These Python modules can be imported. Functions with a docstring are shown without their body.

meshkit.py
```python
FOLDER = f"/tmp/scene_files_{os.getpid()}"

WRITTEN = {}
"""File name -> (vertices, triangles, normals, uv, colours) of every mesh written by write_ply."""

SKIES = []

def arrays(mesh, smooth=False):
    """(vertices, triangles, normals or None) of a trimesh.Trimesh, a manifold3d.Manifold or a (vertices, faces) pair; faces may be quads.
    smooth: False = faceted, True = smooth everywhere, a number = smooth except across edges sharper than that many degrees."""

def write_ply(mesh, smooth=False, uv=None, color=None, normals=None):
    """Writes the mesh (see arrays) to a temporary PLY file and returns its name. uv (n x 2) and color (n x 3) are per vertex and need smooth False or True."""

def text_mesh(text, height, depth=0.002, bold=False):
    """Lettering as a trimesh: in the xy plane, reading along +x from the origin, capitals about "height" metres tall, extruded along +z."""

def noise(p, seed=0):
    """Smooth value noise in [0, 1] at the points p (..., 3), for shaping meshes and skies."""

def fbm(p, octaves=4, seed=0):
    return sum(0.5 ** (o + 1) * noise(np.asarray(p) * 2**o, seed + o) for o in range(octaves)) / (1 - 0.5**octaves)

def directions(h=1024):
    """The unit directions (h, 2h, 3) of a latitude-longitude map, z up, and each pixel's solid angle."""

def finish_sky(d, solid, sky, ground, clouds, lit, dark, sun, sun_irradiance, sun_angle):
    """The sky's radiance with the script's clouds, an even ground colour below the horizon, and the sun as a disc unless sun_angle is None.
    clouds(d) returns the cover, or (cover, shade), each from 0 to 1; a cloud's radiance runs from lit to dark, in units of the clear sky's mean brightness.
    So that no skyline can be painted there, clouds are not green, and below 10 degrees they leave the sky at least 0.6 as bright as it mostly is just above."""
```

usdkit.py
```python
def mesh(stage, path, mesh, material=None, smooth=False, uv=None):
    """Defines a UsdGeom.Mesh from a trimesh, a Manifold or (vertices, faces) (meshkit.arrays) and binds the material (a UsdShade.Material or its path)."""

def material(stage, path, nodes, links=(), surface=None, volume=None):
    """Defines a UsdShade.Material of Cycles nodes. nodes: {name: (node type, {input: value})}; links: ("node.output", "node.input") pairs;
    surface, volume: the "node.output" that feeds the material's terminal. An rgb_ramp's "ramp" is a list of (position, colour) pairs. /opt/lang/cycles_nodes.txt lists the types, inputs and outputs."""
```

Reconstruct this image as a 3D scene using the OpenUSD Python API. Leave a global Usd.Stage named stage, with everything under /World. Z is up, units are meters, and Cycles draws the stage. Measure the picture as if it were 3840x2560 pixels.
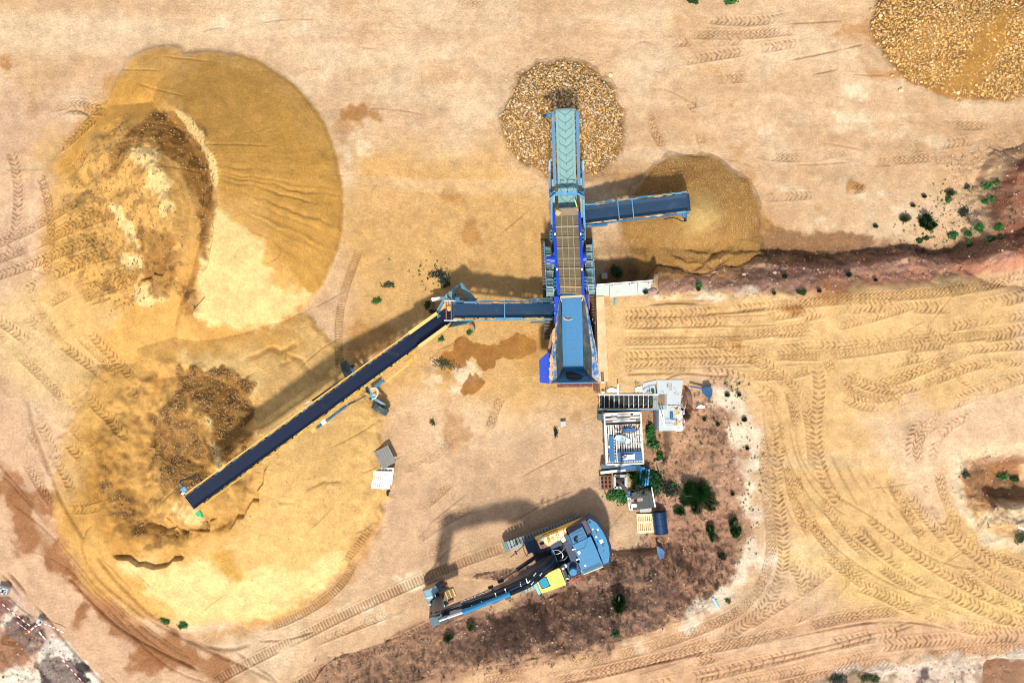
import math, numpy as np, trimesh, usdkit, meshkit
from pxr import Usd, UsdGeom, UsdLux, UsdShade, Sdf, Gf, Vt
from scipy.spatial import cKDTree
from scipy.interpolate import CubicSpline
import shapely.geometry as sg

stage = Usd.Stage.CreateInMemory()
UsdGeom.SetStageUpAxis(stage, UsdGeom.Tokens.z)
UsdGeom.SetStageMetersPerUnit(stage, 1.0)
UsdGeom.Xform.Define(stage, '/World')
UsdGeom.Scope.Define(stage, '/World/Looks')
RNG = np.random.default_rng(7)

# ------------------------------------------------------------------ camera, sky, sun, exposure
H, S = 66.0, 0.017            # drone height, metres of ground per photograph pixel
cam = UsdGeom.Camera.Define(stage, '/World/Camera')
cam.AddTranslateOp().Set(Gf.Vec3d(0, 0, H))
cam.CreateHorizontalApertureAttr(36.0)
cam.CreateVerticalApertureAttr(36.0 * 682 / 1024)
cam.CreateFocalLengthAttr(36.0 * H / (3840 * S))
cam.CreateClippingRangeAttr(Gf.Vec2f(0.5, 4000))
cam.CreateExposureAttr(1.40)
SUN = np.array([-0.05, -1.0, 1.50]); SUN /= np.linalg.norm(SUN)
ELEV, ROT = math.asin(SUN[2]), math.atan2(SUN[0], SUN[1])
sky_m = usdkit.material(stage, '/World/Looks/sky_light', {
    's': ('sky_texture', {'sky_type': 'single_scattering', 'sun_disc': False, 'sun_elevation': ELEV, 'sun_rotation': ROT, 'altitude': 200.0}),
    'veil': ('hsv', {'saturation': 0.45}), 'b': ('background_shader', {'strength': 0.085})}, [('s.color', 'veil.color'), ('veil.color', 'b.color')], surface='b.background')
dome = UsdLux.DomeLight.Define(stage, '/World/sky')
UsdShade.MaterialBindingAPI.Apply(dome.GetPrim()).Bind(sky_m)
dome.GetPrim().SetCustomDataByKey('kind', 'structure')
dome.GetPrim().SetCustomDataByKey('label', 'bright hazy daylight sky above the quarry')
sun = UsdLux.DistantLight.Define(stage, '/World/sun')
sun.CreateIntensityAttr(0.62); sun.CreateAngleAttr(4.0); sun.CreateNormalizeAttr(True)
sun.CreateColorAttr(Gf.Vec3f(1.0, 0.945, 0.84))
zq = Gf.Rotation(Gf.Vec3d(0, 0, 1), Gf.Vec3d(*map(float, SUN)))
sun.AddOrientOp().Set(Gf.Quatf(zq.GetQuat()))

# ------------------------------------------------------------------ helpers
def lin(r, g, b, k=1.0):
    c = np.array([r, g, b], float) / 255
    return tuple(np.where(c <= 0.04045, c / 12.92, ((c + 0.055) / 1.055) ** 2.4) * k)

def W(px, py, z=0.0):
    """ground plan position (x, y) of a point seen at that place of the photograph, standing z metres above the yard"""
    k = (H - z) / H
    return np.array([(px - 1920) * S * k, (1280 - py) * S * k])

def P(px, py, z=0.0):
    x, y = W(px, py, z); return np.array([x, y, z])

_taken = {}
def path_of(parent, name):
    base = parent + '/' + name
    n = _taken.get(base, 0); _taken[base] = n + 1
    return base if n == 0 else f'{base}_{n:03d}'

def say(prim, label=None, cat=None, group=None, kind=None):
    for k, v in (('label', label), ('category', cat), ('group', group), ('kind', kind)):
        if v: prim.SetCustomDataByKey(k, v)
    return prim

BASE = {}
def thing(name, label, cat, base=(0, 0, 0), group=None):
    p = path_of('/World', name)
    x = UsdGeom.Xform.Define(stage, p); x.AddTranslateOp().Set(Gf.Vec3d(*map(float, base)))
    BASE[p] = np.array(base, float)
    say(x.GetPrim(), label, cat, group)
    return p

def put(parent, name, g, mat, smooth=False, label=None):
    """one mesh prim: a part under its thing (or a sub-part under its part)"""
    p = path_of(parent, name)
    root = '/'.join(p.split('/')[:3])
    v, f = g.arrays() if isinstance(g, G) else g
    v = np.asarray(v, float) - BASE.get(root, 0)
    m = usdkit.mesh(stage, p, (v, f), mat, smooth=smooth)
    if label: m.GetPrim().SetCustomDataByKey('label', label)
    return p

def single(name, g, mat, label, cat, group=None, kind=None, smooth=False):
    p = path_of('/World', name)
    v, f = g.arrays() if isinstance(g, G) else g
    m = usdkit.mesh(stage, p, (v, f), mat, smooth=smooth)
    say(m.GetPrim(), label, cat, group, kind)
    return p

BOXF = np.array([[0,2,1],[0,3,2],[4,5,6],[4,6,7],[0,1,5],[0,5,4],[1,2,6],[1,6,5],[2,3,7],[2,7,6],[3,0,4],[3,4,7]])
def unit(v):
    v = np.asarray(v, float); return v / max(np.linalg.norm(v), 1e-9)

class G:
    def __init__(s): s.v, s.f, s.n = [], [], 0
    def add(s, v, f):
        v = np.asarray(v, float); s.v.append(v); s.f.append(np.asarray(f) + s.n); s.n += len(v); return s
    def arrays(s): return np.vstack(s.v), np.vstack(s.f)
    def hexa(s, c8): return s.add(c8, BOXF)          # bottom 4 then top 4, counter-clockwise from above
    def box(s, c, size, yaw=0.0):
        c = np.asarray(c, float); h = np.asarray(size, float) / 2
        ca, sa = math.cos(yaw), math.sin(yaw); o = []
        for z in (-h[2], h[2]):
            for x, y in ((-h[0], -h[1]), (h[0], -h[1]), (h[0], h[1]), (-h[0], h[1])):
                o.append(c + [x * ca - y * sa, x * sa + y * ca, z])
        return s.hexa(o)
    def beam(s, p, q, w, h, up=(0, 0, 1)):
        """bar from p to q, w wide, h deep, its axis in the middle"""
        p, q = np.asarray(p, float), np.asarray(q, float); d = unit(q - p); up = np.asarray(up, float)
        if abs(d @ up) > 0.98: up = np.array([0, 1.0, 0])
        sdir = unit(np.cross(d, up)); u = unit(np.cross(sdir, d)); a, b = sdir * w / 2, u * h / 2
        return s.hexa([p - a - b, p + a - b, q + a - b, q - a - b, p - a + b, p + a + b, q + a + b, q - a + b])
    def plate(s, pts, t):
        """flat polygon of 3d points (convex), t thick along its normal (both ways t/2)"""
        p = np.asarray(pts, float); n = unit(np.cross(p[1] - p[0], p[2] - p[0])); k = len(p)
        v = np.vstack([p - n * t / 2, p + n * t / 2]); f = []
        for i in range(1, k - 1): f += [[0, i + 1, i], [k, k + i, k + i + 1]]
        for i in range(k):
            j = (i + 1) % k; f += [[i, j, k + j], [i, k + j, k + i]]
        return s.add(v, f)
    def tube(s, pts, r, n=6, closed=False):
        p = np.asarray(pts, float); m = len(p); rr = np.broadcast_to(r, (m,))
        d = np.gradient(p, axis=0) if not closed else (np.roll(p, -1, 0) - np.roll(p, 1, 0))
        d /= np.maximum(np.linalg.norm(d, axis=1, keepdims=True), 1e-9)
        ref = np.array([0, 0, 1.0]) if abs(d[:, 2]).mean() < 0.9 else np.array([0, 1.0, 0])
        a = np.cross(d, ref); a /= np.maximum(np.linalg.norm(a, axis=1, keepdims=True), 1e-9); b = np.cross(a, d)
        th = np.arange(n) / n * 2 * math.pi
        v = (p[:, None] + rr[:, None, None] * (np.cos(th)[None, :, None] * a[:, None] + np.sin(th)[None, :, None] * b[:, None])).reshape(-1, 3)
        f = []
        for i in range(m if closed else m - 1):
            i2 = (i + 1) % m
            for j in range(n):
                j2 = (j + 1) % n; f += [[i*n+j, i*n+j2, i2*n+j2], [i*n+j, i2*n+j2, i2*n+j]]
        if not closed:
            for j in range(1, n - 1): f += [[0, j + 1, j], [(m-1)*n, (m-1)*n + j, (m-1)*n + j + 1]]
        return s.add(v, np.array(f)[:, ::-1])
    def cyl(s, p, q, r, n=12, r2=None):
        return s.tube([p, q], [r, r if r2 is None else r2], n)
    def prism(s, xy, z0, z1):
        m = trimesh.creation.extrude_polygon(sg.Polygon(np.asarray(xy)).buffer(0), 1.0, engine='earcut')
        v = np.array(m.vertices); v[:, 2] = z0 + v[:, 2] * (z1 - z0)
        return s.add(v, np.array(m.faces))
    def prism_px(s, px, z0, z1): return s.prism([W(x, y, z1) for x, y in px], z0, z1)
    def mesh(s, m): return s.add(m.vertices, m.faces)

def spline(pts, step=0.08):
    p = np.asarray(pts, float)
    if len(p) == 2:
        n = max(2, int(np.linalg.norm(p[1] - p[0]) / step)); return p[0] + (p[1] - p[0]) * np.linspace(0, 1, n)[:, None]
    t = np.r_[0, np.cumsum(np.linalg.norm(np.diff(p, axis=0), axis=1) ** 0.7)]
    cs = CubicSpline(t, p); tt = np.linspace(0, t[-1], 400); q = cs(tt)
    s = np.r_[0, np.cumsum(np.linalg.norm(np.diff(q, axis=0), axis=1))]
    return cs(np.interp(np.arange(0, s[-1], step), s, tt))

# ------------------------------------------------------------------ materials
def mat(name, col, rough=0.6, metal=0.0, dirt=0.0, dcol=lin(205, 165, 110, .6), scale=2.5, bump=0.0, bscale=30.0, vary=0.12, spec=None, streak=None):
    n = {'geo': ('geometry', {}),
         'n1': ('noise_texture', {'scale': scale, 'detail': 6.0, 'roughness': 0.65}),
         'n2': ('noise_texture', {'scale': scale * 7, 'detail': 4.0, 'roughness': 0.6}),
         'r2': ('map_range', {'from_min': 0.3, 'from_max': 0.7, 'to_min': 1 - vary, 'to_max': 1 + vary}),
         'mul': ('mix_color', {'blend_type': 'multiply', 'fac': 1.0, 'a': col}),
         'rd': ('map_range', {'from_min': 0.62 - 0.35 * dirt, 'from_max': 0.78 - 0.25 * dirt, 'to_min': 0.0, 'to_max': min(1.0, dirt * 1.6), 'clamp': True}),
         'mx': ('mix_color', {'b': dcol}),
         'rr': ('map_range', {'from_min': 0.0, 'from_max': 1.0, 'to_min': rough, 'to_max': 0.92}),
         'p': ('principled_bsdf', {'metallic': metal, 'specular_ior_level': 0.4 if spec is None else spec})}
    l = [('geo.position', 'n1.vector'), ('geo.position', 'n2.vector'), ('n2.fac', 'r2.value'), ('r2.result', 'cmb.r'), ('r2.result', 'cmb.g'), ('r2.result', 'cmb.b'),
         ('cmb.color', 'mul.b'), ('n1.fac', 'rd.value'), ('rd.result', 'mx.fac'), ('mul.result', 'mx.a'), ('mx.result', 'p.base_color'), ('rd.result', 'rr.value'), ('rr.result', 'p.roughness')]
    n['cmb'] = ('combine_color', {})
    if bump:
        n['n3'] = ('noise_texture', {'scale': bscale, 'detail': 5.0, 'roughness': 0.6}); n['bp'] = ('bump', {'strength': bump, 'distance': 0.02})
        l += [('geo.position', 'n3.vector'), ('n3.fac', 'bp.height'), ('bp.normal', 'p.normal')]
    return usdkit.material(stage, '/World/Looks/' + name, n, l, surface='p.BSDF')

def earth(name, bump=0.6, grit=1.0):
    n = {'geo': ('geometry', {}), 'a': ('attribute', {'attribute': 'tint'}),
         'n1': ('noise_texture', {'scale': 7.0, 'detail': 8.0, 'roughness': 0.78}),
         'n2': ('noise_texture', {'scale': 2.2, 'detail': 6.0, 'roughness': 0.62}),
         'v': ('voronoi_texture', {'scale': 7.0}),
         'r1': ('map_range', {'from_min': 0.3, 'from_max': 0.7, 'to_min': 0.70, 'to_max': 1.26}),
         'r2': ('map_range', {'from_min': 0.3, 'from_max': 0.7, 'to_min': 0.90, 'to_max': 1.10}),
         'm': ('math', {'math_type': 'multiply'}), 'c': ('combine_color', {}),
         'mul': ('mix_color', {'blend_type': 'multiply', 'fac': 1.0, 'use_clamp_result': False}),
         'hb': ('math', {'math_type': 'multiply', 'value2': 0.55}), 'ha': ('math', {'math_type': 'add'}),
         'n3': ('noise_texture', {'scale': 26.0, 'detail': 6.0, 'roughness': 0.7}),
         'b': ('bump', {'strength': bump, 'distance': 0.11 * grit}),
         'p': ('principled_bsdf', {'roughness': 0.95, 'specular_ior_level': 0.15})}
    l = [('geo.position', 'n1.vector'), ('geo.position', 'n2.vector'), ('geo.position', 'n3.vector'), ('n1.fac', 'r1.value'), ('n2.fac', 'r2.value'), ('r1.result', 'm.value1'), ('r2.result', 'm.value2'),
         ('m.value', 'c.r'), ('m.value', 'c.g'), ('m.value', 'c.b'), ('a.color', 'mul.a'), ('c.color', 'mul.b'), ('mul.result', 'p.base_color'),
         ('n3.fac', 'hb.value1'), ('hb.value', 'ha.value1'), ('n1.fac', 'ha.value2'), ('ha.value', 'b.height'), ('b.normal', 'p.normal')]
    return usdkit.material(stage, '/World/Looks/' + name, n, l, surface='p.BSDF')

M_EARTH = earth('earth', 0.9); M_SAND = earth('heap_sand', 0.7); M_GRAVEL = earth('heap_gravel', 1.0, 1.6)

# ------------------------------------------------------------------ terrain grid
D = 0.056
gx = np.arange(-33.6, 33.6 + D / 2, D); gy = np.arange(-22.8, 22.8 + D / 2, D)
NX, NY = len(gx), len(gy)
X, Y = np.meshgrid(gx, gy)

def bspline_w(n, sp, lo):
    u = (np.asarray(n) - lo) / sp; i = np.floor(u).astype(int); t = u - i; m = int(i.max()) + 5
    w = np.stack([(1 - t) ** 3, 3 * t ** 3 - 6 * t ** 2 + 4, -3 * t ** 3 + 3 * t ** 2 + 3 * t + 1, t ** 3], 1) / 6
    A = np.zeros((len(u), m))
    for k in range(4): A[np.arange(len(u)), i + k] = w[:, k]
    return A
def smooth_noise(sx, seed, sy=None):
    r = np.random.default_rng(seed); sy = sy or sx
    A, B = bspline_w(gy, sy, gy[0]), bspline_w(gx, sx, gx[0])
    return (A @ (r.random((A.shape[1], B.shape[1])) - 0.5) @ B.T).astype(np.float32) * 2.2
def fbm2(scale, octaves=4, seed=0, gain=0.55, sy=None):
    """noise around 0, roughly -0.5..0.5"""
    o, a, t = 0, 1.0, 0
    for k in range(octaves):
        sc = scale / 2 ** k
        if sc < 0.09: break
        o = o + a * smooth_noise(sc, seed * 31 + k, None if sy is None else max(sy / 2 ** k, 0.09)); t += a; a *= gain
    return o / t * 1.4

def sstep(a, b, x):
    t = np.clip((x - a) / (b - a), 0, 1); return t * t * (3 - 2 * t)

def window(lo, hi):
    j0, j1 = np.searchsorted(gx, [lo[0], hi[0]]); i0, i1 = np.searchsorted(gy, [lo[1], hi[1]])
    return slice(i0, i1), slice(j0, j1)

def sd_poly(poly, margin=2.0):
    p = np.asarray(poly, float); w = window(p.min(0) - margin, p.max(0) + margin); x, y = X[w], Y[w]
    d2 = np.full(x.shape, 1e9); inside = np.zeros(x.shape, bool)
    for i in range(len(p)):
        a, b = p[i], p[(i + 1) % len(p)]; e = b - a
        t = np.clip(((x - a[0]) * e[0] + (y - a[1]) * e[1]) / max(e @ e, 1e-9), 0, 1)
        d2 = np.minimum(d2, (x - a[0] - t * e[0]) ** 2 + (y - a[1] - t * e[1]) ** 2)
        c = (a[1] > y) != (b[1] > y)
        if c.any(): inside ^= c & (x < a[0] + (y - a[1]) / ((b[1] - a[1]) or 1e-9) * e[0])
    d = np.sqrt(d2); return w, np.where(inside, -d, d)

WARP = {}
def warp(s):
    if s not in WARP: WARP[s] = fbm2(s, 5, int(s * 100) + 5)
    return WARP[s]
def pm(px, z=0.0, soft=0.3, wp=0.5, ws=1.5):
    """soft-edged, ragged mask of a polygon given in photograph pixels"""
    w, d = sd_poly([W(x, y, z) for x, y in px], 2.0 + wp)
    m = np.zeros((NY, NX), np.float32); m[w] = 1 - sstep(-soft, soft, d + wp * 2 * warp(ws)[w]); return m
def blob(px, py, rx, ry, ang=0, z=0.0, soft=0.5, wp=0.6, ws=0.8):
    c = W(px, py, z); a = math.radians(ang); th = np.arange(24) / 24 * 2 * math.pi
    q = np.stack([rx * S * np.cos(th), ry * S * np.sin(th)], 1)
    q = q @ np.array([[math.cos(a), math.sin(a)], [-math.sin(a), math.cos(a)]]) + c
    w, d = sd_poly(q, 1.5); m = np.zeros((NY, NX), np.float32)
    m[w] = 1 - sstep(-soft, soft, d + wp * 2 * warp(ws)[w]); return m
def near(pts, width):
    """(window, arc length, signed offset, distance) of grid points near a dense polyline"""
    q = np.asarray(pts); w = window(q.min(0) - width, q.max(0) + width); x, y = X[w], Y[w]
    d, i = cKDTree(q).query(np.stack([x.ravel(), y.ravel()], 1), distance_upper_bound=width)
    ok = np.isfinite(d); i = np.minimum(i, len(q) - 1)
    s = np.r_[0, np.cumsum(np.linalg.norm(np.diff(q, axis=0), axis=1))]; t = np.gradient(q, axis=0)
    t /= np.maximum(np.linalg.norm(t, axis=1, keepdims=True), 1e-9)
    rx, ry = x.ravel() - q[i, 0], y.ravel() - q[i, 1]
    lat = t[i, 0] * ry - t[i, 1] * rx; al = s[i] + t[i, 0] * rx + t[i, 1] * ry
    r = lambda a: a.reshape(x.shape)
    return w, r(al), r(lat), r(np.where(ok, d, 1e3)), s[-1]

# ------------------------------------------------------------------ terrain: heights
ZP = 2.6
PX, PY = X / S + 1920, 1280 - Y / S           # photograph position of ground level points
PLAT = [(2240, 1068), (2285, 1066), (2443, 1056), (2455, 1024), (2540, 1030), (2640, 1020), (2700, 1016), (2780, 1004), (2937, 990), (3060, 996), (3150, 989), (3290, 996),
        (3465, 968), (3580, 994), (3710, 986), (3794, 950), (3900, 900), (4600, 800), (4600, 3200), (1200, 3200), (1300, 2660), (1480, 2600), (1640, 2545), (1900, 2492), (2100, 2456), (2300, 2412), (2450, 2366),
        (2600, 2312), (2720, 2230), (2770, 2140), (2795, 2020), (2790, 1900), (2775, 1780), (2750, 1650), (2720, 1540), (2660, 1470), (2600, 1452), (2562, 1440),
        (2553, 1520), (2500, 1520), (2500, 1474), (2250, 1474), (2246, 1430)]
pw = np.array([W(x, y, ZP) for x, y in PLAT])
w, d = sd_poly(pw, 9.0); dp = np.full((NY, NX), 9.0, np.float32); dp[w] = d
wid = np.full((NY, NX), 5.2, np.float32)
wid = np.where(PY < 1150, 1.0, wid)
wid = np.where((PX < 2490) & (PY > 1090) & (PY < 1720), 0.12, wid); wid = np.where((PX < 2452) & (PY > 1440) & (PY < 2060), 0.12, wid)
wid = np.where((PX < 2450) & (PY <= 1090) & (PY > 980), 0.12, wid)
wid = np.where((PX >= 2440) & (PX < 2570) & (PY > 1400) & (PY < 1560), 0.5, wid)
wid = np.where((PY > 2180) & (PX < 2450), 2.6 + 1.4 * sstep(1900, 2400, PX), wid)
from scipy.ndimage import gaussian_filter
wid = gaussian_filter(wid, 3)
ragged = np.where(wid > 0.6, 1.0, 0.0)
dd = dp + ragged * (0.7 * warp(2.0) + 0.25 * warp(0.6))
plat = 1 - np.clip(dd / wid, 0, 1)
plat = np.where(wid < 0.6, plat, plat * 0.6 + 0.4 * plat * plat * (3 - 2 * plat))
drop = sstep(700, 2300, PX)                    # the haul road falls to yard level towards the left
slope_zone = np.clip(np.where((dp > 0) & (dp < wid), 1.0, 0.0), 0, 1).astype(np.float32)
north = np.where(PX < 2450, 1.0, .66 + .34 * sstep(1010, 1110, PY + 25 * warp(1.2)))
Hh = (plat * ZP * drop * north).astype(np.float32)
# mound at the right edge, pit at the right edge, pit in the lower right corner
def rise(px, z, h, width, wv=0.4):
    global Hh
    w, d = sd_poly([W(x, y, z) for x, y in px], 4.0)
    Hh[w] += (h * (1 - np.clip((d + wv * 2 * warp(1.2)[w]) / width, 0, 1))).astype(np.float32)
rise([(3735, 960), (3745, 840), (3790, 730), (3830, 650), (3950, 600), (4300, 560), (4300, 900), (3900, 905), (3790, 950)], 2.0, 2.2, 1.7)
rise([(3725, 1752), (3800, 1742), (3960, 1740), (3960, 1884), (3800, 1880), (3722, 1872)], 2.0, -1.6, 0.5, 0.3)
rise([(3640, 1745), (3720, 1728), (3960, 1728), (3960, 1960), (3700, 1960), (3640, 1880)], 2.4, -0.35, 0.9, 0.5)
rise([(3690, 2486), (3780, 2482), (4000, 2480), (4000, 2640), (3680, 2640)], 2.0, -1.3, 0.4, 0.2)
rise([(2700, 975), (2860, 955), (3100, 950), (3300, 945), (3500, 955), (3690, 955), (3690, 990), (3300, 985), (3000, 1000), (2750, 1010)], 0, -0.45, 0.9, 0.3)
# general unevenness
Hh += 0.10 * fbm2(6, 4, 1) + 0.05 * fbm2(1.2, 4, 2) + 0.018 * fbm2(0.4, 3, 3)
rough = np.clip(slope_zone + pm([(3600, 560), (3840, 500), (3900, 1000), (3600, 1000)], 1.5, .6), 0, 1)
rough = np.maximum(rough, pm([(2430, 1000), (2700, 1000), (3300, 950), (3700, 940), (3840, 920), (3840, 980), (3500, 1050), (3000, 1105), (2450, 1115)], 1.2, .3))
rough = np.maximum(rough, pm([(3610, 1730), (3860, 1700), (3860, 1985), (3660, 1975), (3600, 1850)], 2.5, .4))
rough = np.maximum(rough, 0.8 * pm([(0, 2240), (60, 2290), (180, 2340), (270, 2470), (330, 2600), (-100, 2600), (-100, 2200)], 0, .4))
rough = np.maximum(rough, 0.7 * pm([(3000, 2560), (3250, 2480), (3500, 2450), (3840, 2440), (3840, 2600), (3000, 2600)], 2.6, .4))
Hh += rough * (0.34 * fbm2(0.9, 4, 11) + 0.16 * np.abs(fbm2(0.35, 2, 12)))

# ------------------------------------------------------------------ sand and gravel heaps on that terrain
def ridge(pts, left, right, soft=0.35, cap=None):
    """crest polyline (px, py, z) seen in the photograph; left/right = fall per metre on either side of the walking direction"""
    w3 = np.array([[*W(x, y, z), z] for x, y, z in pts]); t = np.linspace(0, 1, len(w3))
    q = CubicSpline(t, w3)(np.linspace(0, 1, 70)) if len(w3) > 2 else w3[0] + (w3[1] - w3[0]) * np.linspace(0, 1, 30)[:, None]
    tg = np.gradient(q[:, :2], axis=0); tg /= np.maximum(np.linalg.norm(tg, axis=1, keepdims=True), 1e-9)
    R = 1.2 * q[:, 2].max() / min(left, right); wdw = window(q[:, :2].min(0) - R, q[:, :2].max(0) + R)
    x, y = X[wdw], Y[wdw]; h = np.full(x.shape, -9.0)
    for k in range(len(q)):
        rx, ry = x - q[k, 0], y - q[k, 1]; r = np.hypot(rx, ry) + 1e-6
        side = (tg[k, 0] * ry - tg[k, 1] * rx) / r
        sl = right + (left - right) * sstep(-0.35, 0.35, side)
        h = np.maximum(h, q[k, 2] - sl * (np.sqrt(r * r + soft * soft) - soft))
    out = np.full((NY, NX), -9.0, np.float32); out[wdw] = h; return out

bA = ridge([(590, 300, 1.0), (625, 390, 2.6), (700, 440, 3.5), (770, 520, 4.2), (810, 620, 4.5), (818, 720, 4.6), (806, 810, 4.6), (780, 930, 4.2), (745, 1050, 3.5), (690, 1160, 2.3)], 0.68, 1.15, 0.12)
bB = ridge([(455, 560, 2.6), (495, 565, 3.7), (560, 600, 4.5), (610, 670, 4.8), (645, 760, 4.7), (655, 860, 4.3), (640, 980, 3.6), (600, 1080, 2.8)], 0.80, 0.66, 0.2)
bC = ridge([(430, 640, .9), (400, 740, 1.4), (410, 900, 1.6), (460, 1040, 1.6), (560, 1140, 1.5)], 0.5, 0.33, 1.2)
bD = ridge([(600, 310, 1.3), (560, 350, 1.4), (500, 400, 1.0), (440, 430, .6)], 0.8, 0.55, .8)
big = np.maximum(np.maximum(bA, bB), np.maximum(bC, bD))
ctr = W(560, 640, 3.5); ang = np.arctan2(Y - ctr[1], X - ctr[0]); rad = np.hypot(X - ctr[0], Y - ctr[1])
# rills running down the eastern slip face
ra = np.random.default_rng(3); aa = (ang + math.pi) / (2 * math.pi) * 330
rk = ra.random(400) - .5; ai = np.floor(aa + 2.2 * warp(1.0) + 0.8 * warp(0.5)).astype(int) % 400; fr = (aa + 2.2 * warp(1.0) + 0.8 * warp(0.5)) % 1
rill = (rk[ai] * (1 - sstep(0, 1, fr)) + rk[(ai + 1) % 400] * sstep(0, 1, fr))
eastA = pm([(840, 480), (1000, 420), (1200, 500), (1290, 700), (1250, 1000), (1120, 1150), (950, 1100), (900, 800)], 2.5, 1.0, .6)
rillz = pm([(960, 620), (1180, 680), (1160, 900), (1000, 1000), (930, 850), (860, 760)], 2.5, .7, .5)
big = big + 0.028 * rill * eastA * (1 + 1.2 * warp(2.0)) + 0.15 * np.minimum(rill, 0.1) * rillz * np.clip(.6 + 2 * warp(1.0), 0, 1.4)
dugB = pm([(180, 640), (420, 420), (620, 520), (690, 800), (680, 1120), (380, 1160), (180, 960)], 3, .8, .5)
lumpB = fbm2(0.8, 4, 21) * 0.30 + np.abs(fbm2(0.35, 2, 22)) * .10
big = big + dugB * lumpB * 1.3
strat = np.sin(np.hypot(X - W(500, 800, 4)[0], Y - W(500, 800, 4)[1]) * 16 + 4 * warp(1.0))
big = big + 0.016 * strat * pm([(400, 520), (560, 410), (760, 520), (800, 700), (780, 900), (680, 800), (600, 600)], 4, .5, .3)
# scarps along the crest (undercut edges)
def scarp(px, z, amount, width=.5, side=1):
    """a sharp step: the ground drops by `amount` on one side of the line and fades back over `width`"""
    q = spline([W(a, b, z) for a, b in px]); q = q + .15 * np.stack([np.interp(np.arange(len(q)), np.arange(0, len(q) + 6, 6), RNG.normal(0, 1, len(np.arange(0, len(q) + 6, 6)))) for _ in range(2)], 1)
    wdw, s, lat, dist, L = near(q, width + .2); lat = lat * side
    e = sstep(0, .6, s) * sstep(0, .6, L - s)
    o = np.zeros((NY, NX), np.float32); o[wdw] = np.where(dist < 1e2, -amount * sstep(-.03, .09, lat) * (1 - sstep(.12, width, lat)) * e, 0); return o

fan = ridge([(470, 2070, 1.6), (600, 2060, 2.0), (740, 2010, 2.3), (890, 1960, 2.5), (955, 1850, 2.7), (985, 1740, 2.7), (985, 1600, 2.4), (950, 1490, 2.2), (860, 1420, 2.0), (700, 1380, 1.7), (560, 1350, 1.2)], 0.95, 0.36, 0.25)
fan2 = ridge([(600, 1560, 1.6), (690, 1530, 2.9), (755, 1555, 3.5), (790, 1620, 3.8), (812, 1690, 3.8), (822, 1770, 3.5)], 0.85, 0.72, 0.1)
cone = ridge([(735, 1868, 4.0), (760, 1850, 4.0)], 0.82, 0.80, 0.15)
west = ridge([(560, 1480, 1.2), (470, 1640, 1.5), (430, 1790, 1.6), (440, 1930, 1.7), (520, 2040, 1.7)], 0.7, 0.34, 0.6)
heap = np.maximum(np.maximum(fan, fan2), np.maximum(cone, west))
dug2 = pm([(360, 1500), (600, 1360), (900, 1420), (960, 1700), (900, 1940), (640, 2080), (400, 2040), (330, 1760)], 1.8, .6, .5)
heap = heap + dug2 * (fbm2(0.7, 4, 31) * .36 + fbm2(.36, 2, 32) * .16) + (0.06 * fbm2(.9, 4, 33) + 0.05 * fbm2(.5, 3, 35, sy=1.6)) * (1 - dug2)
heap = heap - 0.10 * np.abs(fbm2(.6, 3, 34, sy=1.6)) * pm([(880, 1350), (1080, 1240), (1200, 1330), (1120, 1460), (960, 1560)], 1.5, .5)
side = ridge([(2380, 850, .5), (2480, 830, 1.1), (2590, 805, 2.1), (2635, 802, 2.4)], 0.62, 0.58, 0.3)
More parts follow.
